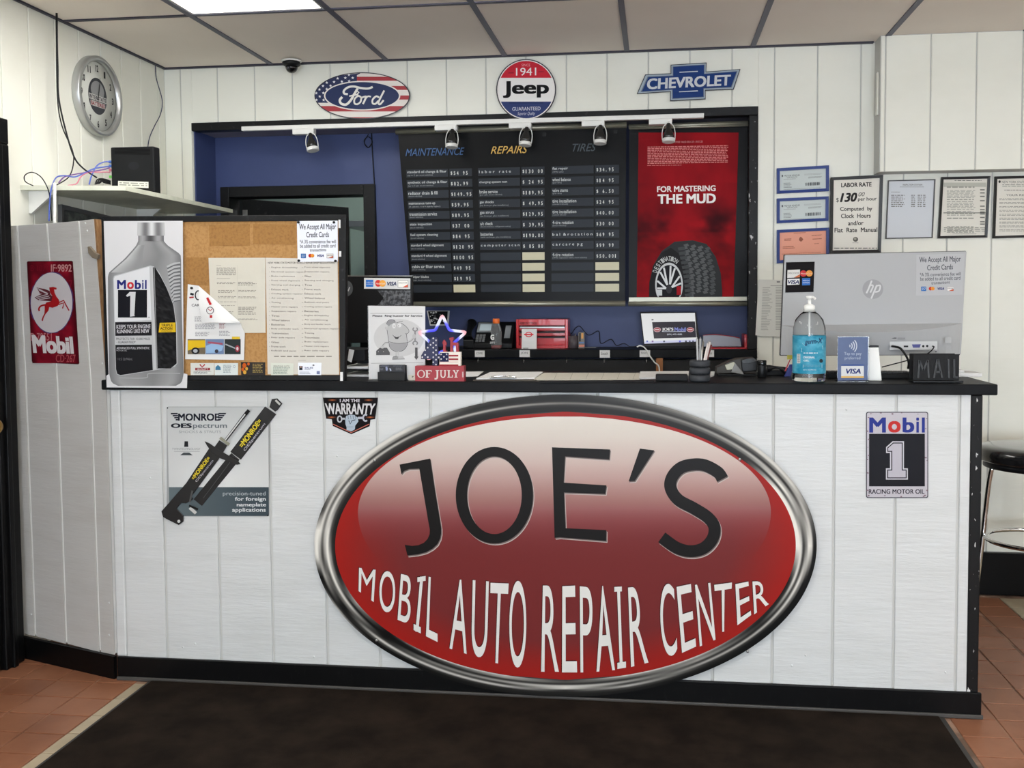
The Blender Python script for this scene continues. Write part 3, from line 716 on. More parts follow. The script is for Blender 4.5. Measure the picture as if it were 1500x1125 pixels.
# ---- warranty sticker
z = Z(12.5, 460, 570)
o = sheet('warranty_sticker', 'black shield sticker with raised fist and white warranty lettering', 'sticker', PC, [(165, 155), (1170, 155), (1120, 550), (1035, 560), (1020, 680), (685, 825), (345, 675), (328, 552), (225, 540)], .0006, .0012, mat('sticker_black', (20, 17, 19), .6, spec=.1), z)
p = Print(PC, .0014, warp=z)
for x, y in ((335, 200), (1000, 200), (325, 515), (1030, 515)): p.grid(x-85, y-14, x+85, y+14, 8, 2, lambda u, v: mix((180, 96, 52), (40, 26, 26), abs(u-.5)*2))
p.text('I AM THE', 475, 180, 840, 238, (220, 214, 222), bold=.03); p.text('WARRANTY', 0, 0, 0, 0, (216, 214, 216), quad=[(198, 255), (1132, 262), (1088, 466), (236, 460)], bold=.03)
p.line([(350, 640), (685, 795), (1010, 640)], 14, (196, 116, 100)); p.up()
p.ring(472, 548, 50, 66, 24, (196, 198, 204), 20); p.line([(520, 540), (570, 540)], 34, (186, 188, 196)); p.line([(805, 528), (900, 525)], 42, (186, 188, 200))
p.ring(945, 525, 58, 72, 30, (186, 188, 200), 20, a0=.9, a1=5.4)
p.poly([(575, 560), (590, 490), (650, 470), (740, 472), (800, 520), (815, 590), (755, 670), (750, 735), (685, 772), (598, 745), (600, 700), (578, 640)], (176, 190, 204)); p.up()
for x in (625, 672, 716, 760): p.line([(x, 480), (x+8, 548)], 7, (50, 50, 58))
p.line([(640, 575), (665, 640), (700, 575), (760, 560)], 14, (30, 28, 34)); p.line([(600, 690), (720, 690)], 5, (70, 76, 84)); p.build('print', P_SEMI, o)

# ---- winged horse sign on the partition
z = Z(4.5, 0, 310)
o = sheet('winged_horse_sign', 'tall red tin sign with winged horse on a white oval, on the angled partition', 'sign', PP, [z(x, y) for x, y in [(186, 327), (476, 324), (482, 330), (525, 998), (519, 1006), (219, 993), (213, 987), (180, 334)]], .001, .0022, mat('dark_red_tin', (70, 14, 22), .4))
p = Print(PP, .0024, warp=z); nz = vnoise(5)
p.grid(0, 331, 1, 999, 24, 50, lambda u, v: mix(mix((150, 24, 44), (92, 12, 26), nz(u*6, v*12)*1.3-.2), (60, 10, 18), max(0, abs(u-.5)*2-.75)*3), lambda y: 185+32*(y-331)/668, lambda y: 479+43*(y-331)/668); p.up()
for t, a, b, c, d, col in (('IF·9892', 340, 348, 476, 396, (205, 150, 150)), ('B·1070', 205, 352, 328, 392, (120, 20, 38)), ('D·78551', 205, 800, 345, 850, (190, 120, 124)), ('CD·267', 372, 942, 502, 992, (176, 84, 90)), ('· 207', 385, 450, 480, 520, (128, 26, 44))): p.text(t, a, b, c, d, col, bold=.01)
p.up(); nb = [(345+(141+R.uniform(-4, 8))*math.cos(k*PI/36), 600-(200+R.uniform(-3, 8))*math.sin(k*PI/36)) for k in range(72)]
p.poly(nb, (84, 60, 110)); p.up(); p.ell(345, 600, 137, 198, (206, 200, 202), 64); p.up()
PR = (168, 30, 34); PD = (96, 40, 48)
p.poly([(246, 500), (300, 510), (332, 522), (338, 548), (310, 545), (268, 540), (258, 520)], PD); p.poly([(233, 566), (290, 538), (325, 535), (352, 560), (358, 592), (300, 588), (258, 584)], PD); p.up()
for a in ((252, 505, 322, 540), (262, 516, 318, 542), (244, 566, 320, 545), (252, 574, 330, 556), (262, 581, 336, 568)): p.line([(a[0], a[1]), (a[2], a[3])], 5, (200, 190, 194))
p.poly([(330, 500), (356, 496), (379, 502), (378, 514), (362, 512), (366, 535), (378, 560), (394, 580), (398, 602), (386, 622), (352, 634), (326, 628), (300, 616), (312, 598), (345, 590), (352, 560), (336, 535), (332, 515)], PR)
p.line([(392, 600), (426, 585), (440, 615), (461, 652)], 8, PR); p.line([(390, 612), (428, 601), (418, 638)], 8, PR)
p.poly([(300, 612), (332, 622), (326, 652), (306, 676), (294, 700), (288, 722), (279, 716), (288, 690), (298, 672), (300, 645)], PR); p.line([(304, 614), (276, 622), (262, 640), (266, 655)], 11, PR, smooth=True); p.up()
p.text('Mobil', 0, 0, 0, 0, (222, 216, 216), quad=[(214, 812), (484, 824), (494, 938), (226, 932)], bold=.045); p.build('print', P_SEMI, o)

# ---- car-maker signs above the opening
z = Z(6.818, 400, 80)
o = sheet('oval_ford_sign', 'oval blue script sign with stars and stripes border above the opening', 'sign', PB, [z(901+477*math.cos(a*PI/32), 417-233*math.sin(a*PI/32)) for a in range(64)], .0145, .017, mat('sign_edge', (40, 38, 50), .4))
p = Print(PB, .0172, warp=z)
W_, RD = (216, 210, 204), (160, 62, 68)
rows = [(184, 228, W_), (228, 268, RD), (268, 320, W_), (320, 360, RD), (360, 415, W_), (415, 456, RD), (456, 520, W_), (520, 574, RD), (574, 632, W_), (632, 650, RD)]
bands(p, 901, 417, 465, 224, rows); p.up(); bands(p, 901, 417, 466, 225, [(190, 488, (48, 54, 84), 0, 848)]); p.up()
for x, y in ((510, 320), (475, 355), (443, 392), (478, 425), (445, 460), (514, 390), (516, 460), (548, 352), (586, 318), (548, 287), (620, 280), (656, 245), (698, 277), (732, 240), (770, 272), (806, 240), (768, 210)): star(p, x, y, 16, (222, 220, 222))
p.ell(900, 418, 380, 148, W_, 64); p.up(); p.ell(900, 418, 366, 136, (44, 54, 88), 64); p.up()
FW_ = (216, 214, 208)
for L, w_ in (([(1005, 330), (960, 346), (890, 342), (820, 326), (762, 333), (720, 366), (722, 396), (758, 402)], 21), ([(856, 345), (820, 405), (785, 465), (740, 506), (692, 496), (678, 462), (702, 430)], 24), ([(772, 422), (862, 404)], 14), ([(845, 372), (868, 385), (850, 398)], 10),
          ([(895, 438), (862, 420), (826, 450), (824, 492), (852, 502), (884, 478), (895, 440), (930, 425)], 17), ([(940, 418), (932, 450), (908, 500)], 19), ([(932, 450), (958, 424), (988, 428)], 15), ([(1070, 436), (1040, 424), (1006, 455), (1005, 492), (1032, 498), (1062, 468)], 18), ([(1120, 366), (1088, 428), (1062, 488), (1080, 502), (1114, 462)], 18)): p.line(L, w_, FW_, smooth=True)
p.build('print', P_SEMI, o)

z = Z(3.659, 700, 70)
o = sheet('round_jeep_sign', 'round red, white and blue tin sign above the middle of the opening', 'sign', PB, [z(261+160*math.cos(a*PI/32), 228-163*math.sin(a*PI/32)) for a in range(64)], .0145, .017, mat('sign_edge', (40, 38, 50), .4))
p = Print(PB, .0172, warp=z); bands(p, 261, 228, 152, 156, [(72, 165, (188, 40, 56)), (165, 292, (222, 220, 218)), (292, 384, (48, 60, 104))]); p.up(); p.ring(261, 228, 154, 158, 5, (222, 218, 216), 60); p.up()
p.text('SINCE', 237, 90, 283, 104, (222, 150, 156)); p.text('1941', 207, 112, 315, 154, (228, 218, 218), bold=.005, dy=-2); p.rect(166, 137, 196, 141, (120, 30, 44)); p.rect(326, 131, 356, 135, (120, 30, 44))
p.text('Jeep', 137, 183, 383, 273, (20, 20, 22), bold=.035, dy=-3, res=6); p.text('GUARANTEED', 187, 322, 338, 341, (200, 200, 210), dy=-3); p.text('Superior Quality', 215, 348, 310, 370, (190, 190, 204), shear=.4, dy=-2); p.rect(170, 298, 352, 301, (30, 40, 70))
p.build('print', P_SEMI, o)

OUT = [(897, 147), (1033, 141), (1033, 95), (1225, 83), (1223, 132), (1406, 118), (1370, 228), (1220, 234), (1220, 280), (1030, 290), (1030, 240), (852, 252)]
o = sheet('bow_tie_chevrolet_sign', 'blue bow-tie shaped metal sign above the right end of the opening', 'sign', PB, OUT, .0145, .018, mat('sign_edge', (40, 38, 50), .4), z, bevel=.001)
IN = [(915, 162), (1047, 156), (1047, 107), (1211, 97), (1211, 146), (1385, 133), (1355, 214), (1208, 221), (1208, 266), (1045, 275), (1044, 227), (880, 238)]
MIDp = [(900, 151), (1037, 145), (1037, 99), (1221, 88), (1220, 136), (1400, 122), (1366, 224), (1216, 229), (1216, 276), (1034, 285), (1034, 236), (858, 248)]
p = Print(PB, .0182, warp=z); p.poly(MIDp, (150, 162, 172)); p.up(); p.poly([((a[0]*2+b[0]*1)/3, (a[1]*2+b[1])/3) for a, b in zip(IN, MIDp)], (96, 108, 124)); p.up(); p.poly(IN, (30, 56, 110)); p.up()
p.text('CHEVROLET', 0, 0, 0, 0, (190, 194, 198), quad=[(908, 170), (1355, 148), (1352, 206), (905, 228)], bold=.035); p.line([(1080, 136), (1178, 131)], 5, (190, 196, 204)); p.line([(1078, 240), (1178, 235)], 5, (190, 196, 204)); p.build('print', P_SEMI, o)

# ---- framed papers on the back wall
def framed(name, label, cat, pl, q, bw, fm, pm, z=None, group=None, depth=.018, w0=.001):
    Q = [z(x, y) for x, y in q] if z else q
    r = empty(name, centre(pl, Q), label, cat, group)
    c = [pl.hit(x, y) for x, y in Q]; cen = sum(c, Vector())/4
    inn = []
    for i in range(4):
        a = (c[i-1]-c[i]).normalized(); b = (c[(i+1) % 4]-c[i]).normalized(); inn.append(c[i]+(a+b)*bw)
    m = MB()
    for i in range(4):
        j = (i+1) % 4
        m.hexa([c[i]+pl.n*w0, c[j]+pl.n*w0, inn[j]+pl.n*w0, inn[i]+pl.n*w0, c[i]+pl.n*depth, c[j]+pl.n*depth, inn[j]+pl.n*(depth-.003), inn[i]+pl.n*(depth-.003)])
    m.build('frame', fm, r)
    m = MB(); k = [pl.n*(w0+.001), pl.n*(w0+.006)]
    m.hexa([v+k[0] for v in inn]+[v+k[1] for v in inn]); m.build('picture_sheet', pm, r)
    return r, w0+.0062
z = Z(4.018, 1100, 220)
BLF = mat('blue_frame', (38, 62, 130), .45)
CHK = mat('pale_green_paper', (200, 208, 206), .5); ORG_P = mat('salmon_paper', (232, 158, 132), .45)
for k, (q, pm, lb) in enumerate((([(150, 110), (455, 92), (455, 243), (150, 258)], CHK, 'blue framed certificate, topmost of the column right of the opening'), ([(150, 287), (453, 274), (452, 417), (150, 432)], CHK, 'blue framed certificate, middle of the column right of the opening'), ([(150, 471), (456, 457), (456, 640), (150, 667)], ORG_P, 'blue framed salmon-pink certificate partly behind the monitor'))):
    r, w0 = framed('framed_certificate', lb, 'framed certificate', PBW, q, .0135, BLF, pm, z, 'blue framed certificates beside the opening', w0=BT+.001, depth=BT+.018)
    y0 = q[0][1]-8; s = -.05; p = Print(PBW, w0, warp=lambda x, y: z(x, y+(x-150)*s))
    dk = (80, 84, 86) if k < 2 else (140, 70, 56)
    if k < 2:
        p.text('MOTOR VEHICLES', 195, y0+48, 285, y0+58, dk, bold=.01); p.text('CERTIFICATE', 210, y0+60, 270, y0+68, dk); p.small(312, y0+48, 425, y0+58, 2, (150, 154, 154)); p.small(335, y0+66, 415, y0+78, 2, (130, 134, 134)); p.small(190, y0+72, 270, y0+80, 1, (150, 154, 154)); p.ell(183, y0+53, 5, 7, (90, 94, 96), 8)
        p.small(190, y0+95, 240, y0+128, 4, (120, 124, 124)); x = 318
        while x < 405: p.rect(x, y0+100, x+random.choice((2, 3, 4)), y0+118, (60, 62, 64)); x += random.choice((4, 6, 7))
        p.small(190, y0+132, 420, y0+138, 1, (140, 144, 144))
    else:
        p.small(250, y0+30, 330, y0+36, 1, dk); p.small(355, y0+48, 420, y0+56, 2, dk); p.small(195, y0+62, 240, y0+78, 2, dk); p.small(360, y0+70, 418, y0+78, 1, dk); p.small(370, y0+98, 400, y0+104, 1, dk); p.small(185, y0+108, 260, y0+124, 2, dk); p.small(180, y0+150, 420, y0+154, 1, dk)
        p.poly([(282, y0+62), (290, y0+54), (300, y0+62), (306, y0+72), (292, y0+84), (280, y0+74)], (150, 96, 80))
    p.build('print', P_MATT, r)
IV = mat('ivory_paper', (222, 218, 208), .35, coat=.3)
r, w0 = framed('labor_rate_notice', 'black framed LABOR RATE notice beside the blue certificates', 'framed notice', PBW, [(462, 165), (768, 150), (755, 604), (455, 610)], .0145, mat('black_frame', (22, 22, 24), .35), IV, z, w0=BT+.0195, depth=BT+.034)
p = Print(PBW, w0, warp=z); K = (44, 42, 42)
p.text('LABOR RATE', 524, 197, 702, 223, K, dy=-5, bold=.03); p.text('$', 495, 284, 510, 312, K); p.text('130', 517, 257, 618, 310, K, dy=-4, bold=.04, shear=.25); p.text('00', 625, 252, 662, 276, K, shear=.25, dy=-2)
p.text('per hour', 622, 281, 732, 308, K, bold=.015, dy=-3)
for t, x0, x1, y, h in (('Computed  by', 518, 706, 338, 30), ('Clock  Hours', 523, 697, 378, 25), ('and/or', 564, 655, 420, 26), ('Flat  Rate  Manual', 485, 735, 460, 27)): p.text(t, x0, y, x1, y+h, K, bold=.02, dy=-3)
p.ell(608, 527, 15, 14, (90, 88, 84), 20); p.up(); p.ell(606, 524, 8, 7, (150, 148, 140), 14); p.small(590, 546, 626, 552, 1, (120, 118, 112)); p.small(482, 576, 735, 586, 1, (70, 68, 66), rag=.02, word=26); p.small(490, 590, 720, 596, 1, (150, 146, 140), rag=.02); p.build('print', P_MATT, r)
z = Z(3.514, 1280, 40)
def page(p, x0, y0, x1, h, kind):
    g = (112, 112, 110)
    if kind == 0:
        p.text('INSPECTION STATION', x0+70, y0+10, x0+170, y0+18, g, bold=.02); p.small(x0+55, y0+24, x0+180, y0+29, 1, g, rag=.02)
        for c, w_ in ((0, 70), (103, 22), (136, 24), (164, 14)): p.small(x0+10+c, y0+66, x0+10+c+w_, y0+132, 7, g, rag=.2, word=14)
        p.small(x0+10, y0+50, x0+60, y0+56, 1, g); p.small(x0+130, y0+285, x0+200, y0+290, 1, (150, 150, 150))
    elif kind == 1:
        p.small(x0+60, y0+4, x1-30, y0+10, 1, (70, 70, 70), rag=.02, word=20); p.rect(x0+4, y0+16, x1-6, y0+38, (176, 176, 166)); p.up()
        for a, b, n in ((45, 58, 1), (64, 104, 6), (110, 118, 1), (122, 165, 6), (172, 196, 3), (206, 216, 1), (250, 262, 2), (270, 284, 2)): p.small(x0+20, y0+a-10, x1-60, y0+b-6, n, (150, 150, 142), rag=.1, word=22)
        for a in (50, 66, 84, 106, 134, 152, 164, 174, 192, 214, 226): p.rect(x1-38, y0+a, x1-14, y0+a+6, (110, 110, 104))
        p.rect(x0+2, y0+170, x1-4, y0+173, (60, 60, 58)); p.small(x0+4, y0+246, x1-6, y0+272, 3, (140, 140, 132), rag=.02, word=26); p.small(x0+50, y0+278, x1-40, y0+284, 1, (130, 130, 124))
    else:
        p.ell(x0+16, y0+14, 6, 7, (60, 60, 58), 10); p.text('NEW YORK STATE DEPARTMENT', x0+28, y0+10, x1+10, y0+22, (100, 100, 96)); p.small(x0+30, y0+28, x1-10, y0+44, 2, (140, 140, 132), rag=.05, word=18)
        p.small(x0+40, y0+56, x1-8, y0+62, 1, (60, 60, 58), rag=.02, word=14); p.text('YOUR RIGHTS', x0+50, y0+78, x1-40, y0+88, (60, 60, 58))
        for a in range(9): p.small(x0+14, y0+100+a*20, x1-6, y0+112+a*20, 2, (132, 132, 124), rag=.2, word=16)
SILP = mat('pale_blue_paper', (206, 210, 216), .5)
for q, kind, bw, fm, pm, lb in (([(70, 790), (312, 784), (298, 1085), (57, 1090)], 0, .0045, mat('dark_steel_frame', (90, 90, 92), .4), SILP, 'thin grey framed pale sheet, left of the three below the soffit'),
                            ([(342, 773), (594, 768), (578, 1083), (324, 1088)], 1, .0115, MATS['black_frame'], IV, 'black framed price table, middle of the three below the soffit'),
                            ([(617, 770), (870, 764), (866, 1080), (606, 1088)], 2, .0115, MATS['black_frame'], IV, 'black framed printed notice below the soffit at the right edge')):
    r, w0 = framed('framed_notice', lb, 'framed notice', PBW, q, bw, fm, pm, z, 'framed notices under the soffit', w0=BT+.001, depth=BT+.015)
    p = Print(PBW, w0, warp=z); page(p, q[0][0]+(6 if kind == 0 else 10), q[0][1]+(12 if kind else 8), q[1][0]-14, 300, kind); p.build('print', P_MATT, r)
# loose list taped beside the opening
o = sheet('wall_list', 'pale printed list sheet taped to the wall between opening and large monitor', 'paper', PBW, [(1110.5, 409.5), (1147, 410), (1149, 494), (1106, 491)], BT+.0145, BT+.0155, mat('grey_white_paper', (212, 212, 206), .8))
p = Print(PBW, BT+.0158); p.rect(1137, 412, 1142, 414, (120, 120, 120)); p.rect(1128, 418, 1146, 419, (150, 150, 148))
for k in range(27): p.rect(1116.5-.1*k, 421+k*2.35, 1124+random.random()*8-.1*k, 422+k*2.35, (158, 158, 154)); p.rect(1135.5, 420.6+k*2.35, 1144, 421.6+k*2.35, (150, 150, 146))
p.build('print', P_MATT, o)
# ================================================================ BULLETIN BOARD AND WHAT IS PINNED TO IT
PK = PLY(-.010)
bb = empty('bulletin_board', (.3, .005, ZT), 'cork bulletin board with black frame standing on the left end of the desk', 'bulletin board')
oq = [(148, 317), (507, 314.5), (504.5, 557.5), (154.5, 557.5)]; iq = [(155.8, 325.5), (495.5, 323.5), (498, 549.5), (161.5, 550)]
m = MB()
for i in range(4):
    j = (i+1) % 4; c = [PK.hit(*t) for t in (oq[i], oq[j], iq[j], iq[i])]
    m.hexa([v-PK.n*.03 for v in c]+[v+PK.n*.0 for v in c], .0015)
# sit the lower rail exactly on the countertop
for v in m.bm.verts:
    if v.co.z < ZT+.012 and v.co.z < 1.17: v.co.z = max(v.co.z, ZT)
m.build('frame', CHIP if 0 else FRAMEB, bb)
m = MB(); m.prism(PK, iq, -.02, -.006); m.build('cork_panel', CORK, bb)
m = MB()
for q in ([(496, 322), (499, 322), (499, 334), (496, 334)], [(496.5, 368), (500, 368), (500, 376), (496.5, 376)], [(498.5, 545), (502.5, 545), (502.5, 558), (498.5, 558)]): m.prism(PK, q, .0005, .002)
m.build('paper_scraps', PAPER, bb)
CORKD = mat('aged_cork', (158, 116, 64), .9, bump=((160, 160, 160), .4, .002), var=((95, 95, 95), (134, 92, 50), 6, .45, .75))
m = MB(); z4 = Z(4.325, 270, 310)
for q in ([(152, 85), (412, 78), (412, 215), (155, 218)], [(432, 78), (702, 82), (702, 210), (432, 205)], [(5, 290), (150, 290), (152, 470), (5, 462)]): m.prism(PK, [z4(x, y) for x, y in q], -.0058, -.0052)
m.build('darker_cork_patch', CORKD, bb)
def pinned(name, label, cat, pts, w, m=PAPER, z=z4, group=None, th=.0004): return sheet(name, label, cat, PK, pts, w, w+th, m, z, group, pname='sheet')
def pins(o, pts, z, w, m=None):
    for x, y in pts:
        c = PK.hit(*z(x, y)); MB().lathe(c, [(.0042, w), (.0036, w+.004), (.0048, w+.006), (.003, w+.0075), (0, w+.0078)], 12, axis=(0, -1, 0)).build('push_pin', m or BPLA, o)
G1 = (150, 146, 138)
o = pinned('folded_document', 'cream printed document with text blocks pinned in the middle of the cork', 'paper', [(150, 293), (510, 292), (512, 768), (168, 770)], -.0045, CREAMP)
p = Print(PK, -.0038, warp=z4)
p.small(200, 340, 240, 345, 1, G1); p.small(202, 355, 328, 405, 8, G1, rag=.06, word=18); p.small(204, 422, 290, 428, 1, G1); p.small(204, 448, 330, 462, 2, G1, word=18); p.small(338, 446, 462, 472, 3, G1, word=18)
for a, b, n in ((498, 518, 3), (536, 552, 2), (570, 576, 1), (594, 600, 1), (632, 650, 2)): p.small(212, a, 330, b, n, G1, word=18)
for a, b, n in ((498, 510, 2), (538, 552, 2), (604, 628, 3), (632, 656, 3), (678, 690, 2)): p.small(340, a, 466, b, n, G1, word=18)
p.rect(334, 340, 335.5, 760, (206, 202, 190)); p.build('print', P_MATT, o)
o = pinned('regulations_sheet', 'tall cream sheet with two columns of numbered lines at the right of the cork', 'paper', [(513, 292), (969, 300), (979, 1033), (526, 1031)], -.0035, mat('aged_paper', (203, 199, 190), .8))
p = Print(PK, -.0028, warp=z4); p.text('NEW YORK STATE MOTOR VEHICLE REPAIR SHOP REGULATIONS', 528, 318, 950, 330, (96, 92, 86), bold=.01); p.up()
A1 = ['Engine driveability', 'Electrical system repairs', 'Brake replacement', 'Front wheel alignment', 'Starting and charging', 'Exhaust work', 'Cooling system repairs', 'Air conditioning', 'Towing', 'Heater core repairs', 'Suspension repairs', 'Tires', 'Wheel balance', 'Batteries', 'Body and fender work', 'Transmission', 'Rear axle repairs', 'Glass', 'Frame work', 'Refinish and paint']
for k in range(20):
    y = 345+k*27.8; p.small(536, y+8, 541, y+13, 1, G1, rag=0); p.text(A1[k], 550, y+3, 550+8.2*len(A1[k])+10, y+14, (118, 114, 108), dy=2)
    t = A1[(k*7+3) % 20]; p.small(744, y+8, 752, y+13, 1, G1, rag=0); p.text(t, 760, y+2, 760+7.8*len(t)+(k*17 % 30), y+13, (118, 114, 108), dy=2)
p.small(568, 915, 935, 925, 1, (120, 116, 108), rag=.01, word=40); p.small(720, 942, 775, 946, 1, G1); p.build('print', P_MATT, o)
def cards(p, x, y, s, v=(0, 1, 2, 3)):
    """four payment marks in a row, s = height"""
    w_ = s*1.12; g = s*.62
    p.rect(x, y, x+w_, y+s, (44, 108, 178)); p.up(); p.text('AM', x+w_*.15, y+s*.2, x+w_*.85, y+s*.46, (225, 235, 240)); p.text('EX', x+w_*.2, y+s*.55, x+w_*.8, y+s*.8, (225, 235, 240))
    a = x+w_+g*.9; p.ell(a+s*.42, y+s*.45, s*.42, s*.42, (206, 52, 44), 20); p.up(); p.ell(a+s*.9, y+s*.45, s*.42, s*.42, (232, 150, 60), 20); p.up()
    a += s*1.35+g; p.text('VISA', a, y+s*.18, a+s*1.5, y+s*.72, (40, 48, 112), shear=.25, bold=.03)
    a += s*1.5+g; p.rect(a, y, a+s*1.5, y+s, (150, 150, 150)); p.up(); p.rect(a+s*.06, y+s*.06, a+s*1.44, y+s*.94, (232, 230, 226)); p.up(); p.poly([(a+s*.4, y+s*.94), (a+s*1.44, y+s*.5), (a+s*1.44, y+s*.94)], (206, 92, 56)); p.text('DISCOVER', a+s*.14, y+s*.26, a+s*1.38, y+s*.5, (80, 80, 84), bold=.02)
def accept(p, x0, y0, x1, y1, dy, c=(58, 60, 66)):
    W = x1-x0; H = y1-y0; f = lambda a: x0+W*a; g = lambda b: y0+H*b
    for t, a, b, c0, d, bo in (('We Accept All Major', .06, .96, .07, .25, .012), ('Credit Cards', .23, .79, .27, .40, .012), ('*A 3% convenience fee will', .07, .96, .46, .55, .006), ('be added to all credit card', .08, .95, .565, .655, .006), ('transactions', .32, .72, .68, .75, .006)):
        p.text(t, f(a), g(c0), f(b), g(d), c, dy=dy, bold=bo)
    cards(p, f(.10), g(.80), H*.11)
o = pinned('credit_card_notice', 'white credit card notice pinned at the upper right corner of the cork', 'notice', [(713, 60), (971, 57), (973, 315), (718, 319)], -.0005, mat('cool_white_paper', (222, 226, 236), .5))
p = Print(PK, .0002, warp=z4); accept(p, 713, 60, 971, 318, -2); p.build('print', P_MATT, o); pins(o, [(725, 68), (950, 68), (728, 311), (960, 313)], z4, .0002)
# car show flyer with its corner turned over
o = pinned('car_show_flyer', 'white car show flyer with photo strip and its top corner curled over', 'flyer', [(22, 460), (92, 470), (122, 707), (350, 697), (383, 770), (378, 940), (5, 935)], -.0004)
p = Print(PK, .0004, warp=z4); p.text('CAR', 47, 584, 96, 601, (60, 60, 66), bold=.01); p.text('SHOW', 96, 611, 124, 621, (80, 80, 84)); p.ring(88, 530, 22, 32, 8, (60, 60, 62), 24); p.line([(38, 520), (60, 526)], 14, (40, 44, 50)); p.line([(32, 545), (60, 542)], 10, (176, 60, 60))
p.small(66, 664, 112, 700, 6, (150, 150, 154), word=14); p.small(70, 712, 200, 748, 5, (140, 140, 146), rag=.1, word=14); p.small(70, 762, 160, 792, 4, (150, 150, 154), word=14); p.small(222, 706, 262, 745, 5, (170, 110, 110), word=14); p.small(222, 756, 290, 790, 4, (150, 150, 154), word=14); p.rect(303, 792, 353, 808, (230, 196, 60))
p.rect(22, 808, 134, 903, (120, 108, 90)); p.rect(136, 808, 252, 903, (120, 140, 176)); p.rect(256, 808, 358, 903, (52, 58, 60)); p.up()
p.poly([(24, 815), (134, 815), (134, 860), (100, 862), (60, 868), (24, 880)], (228, 190, 40)); p.ell(72, 882, 26, 22, (40, 40, 44), 18); p.up(); p.ell(72, 882, 14, 12, (180, 184, 190), 16)
p.poly([(140, 850), (185, 832), (250, 850), (240, 880), (190, 895), (140, 896)], (156, 190, 226)); p.line([(150, 828), (245, 838)], 12, (170, 90, 110)); p.ell(206, 884, 12, 12, (60, 60, 70), 12); p.line([(262, 840), (330, 868)], 8, (170, 176, 180)); p.ell(338, 868, 14, 22, (160, 60, 74), 16); p.up(); p.ell(338, 868, 7, 12, (220, 210, 214), 12)
p.build('print', P_MATT, o)
m = MB(); n = 10; V = []
for i in range(n+1):       # the turned corner, rolling away from the board
    t = i/n; a = PK.hit(*z4(92+(350-92)*t, 470+(697-470)*t), .0006); b = PK.hit(*z4(118+(383-118)*t, 707+(712-707)*t-8*math.sin(PI*t)), .004+.02*math.sin(PI*min(1, t*1.2)/1.2)); mid = PK.hit(*z4(105+(366-105)*t, 590+(706-590)*t), .017); V.append([m.bm.verts.new(q) for q in (a, mid, b)])
for i in range(n):
    for k in range(2): f = m.bm.faces.new((V[i][k], V[i+1][k], V[i+1][k+1], V[i][k+1])); f.smooth = True
m.build('turned_corner', PAPER, o)
p = Print(PK, .0195, warp=z4); p.line([(160, 545), (182, 590)], 15, (206, 50, 56)); p.ring(178, 626, 24, 24, 4, (90, 86, 90), 20); p.line([(165, 615), (180, 628), (192, 615)], 5, (190, 70, 70)); p.rect(176, 655, 192, 673, (200, 60, 60)); p.build('logo_on_corner', P_MATT, o)
pins(o, [(49, 484)], z4, .0003)
z = z4
for pts, c, lb in (([(36, 960), (186, 960), (185, 1036), (37, 1036)], (206, 208, 202), 'pale business card with red winged wrench mark, leftmost under the flyer'), ([(188, 961), (337, 960), (337, 1036), (189, 1037)], (208, 216, 214), 'pale green business card with phone mark beside the leftmost card'), ([(355, 953), (510, 955), (510, 1037), (357, 1036)], (28, 22, 20), 'black and orange business card at the foot of the cork'), ([(547, 958), (692, 962), (690, 1040), (548, 1037)], (206, 210, 198), 'cream business card over the foot of the regulations sheet'), ([(720, 957), (868, 958), (866, 1041), (721, 1040)], (228, 232, 240), 'white business card with small portrait and code square corner')):
    i = pts[0][0]; o = pinned('business_card', lb, 'business card', pts, -.0018 if i > 500 else -.0045, mat('card_%s' % {36: 'grey', 188: 'green', 355: 'dark', 547: 'cream', 720: 'white'}[i], c, .6), group='business cards along the foot of the cork board')
    p = Print(PK, -.001 if i > 500 else -.0038, warp=z)
    if i == 36: p.line([(95, 968), (110, 985), (128, 968)], 8, (176, 44, 50)); p.rect(66, 990, 160, 1006, (150, 44, 52)); p.up(); p.text('QUALITY', 76, 993, 150, 1004, (230, 226, 220), bold=.02); p.small(56, 1012, 170, 1030, 3, (110, 110, 120), word=14)
    if i == 188: p.poly([(195, 985), (210, 972), (226, 985), (228, 1004), (194, 1004)], (70, 126, 160)); p.small(244, 972, 300, 1025, 7, (120, 140, 150), word=12); p.ring(314, 982, 8, 8, 2, (120, 140, 160), 12)
    if i == 355:
        for x, y, r in ((378, 975, 13), (368, 1000, 10), (392, 996, 9), (404, 966, 8), (380, 1018, 11)): p.ell(x, y, r, r*1.2, random.choice(((206, 96, 34), (224, 170, 70), (150, 50, 24))), 9)
        p.small(430, 965, 500, 1025, 6, (170, 150, 90), word=16)
    if i == 547: p.text('MONTAUK AUTO', 565, 975, 665, 984, (90, 90, 80)); p.small(562, 988, 670, 1032, 6, (130, 150, 140), word=12)
    if i == 720: p.rect(727, 978, 748, 1004, (40, 44, 54)); p.up(); p.ell(738, 984, 5, 6, (200, 160, 140), 10); p.text('SALES', 762, 985, 815, 994, (40, 60, 130), bold=.02); p.small(762, 998, 800, 1006, 1, (120, 130, 150)); p.rect(838, 1010, 858, 1030, (130, 140, 180)); p.ell(818, 973, 7, 4, (40, 40, 44), 8); p.small(730, 1015, 800, 1032, 3, (150, 156, 170))
    p.build('print', P_MATT, o)
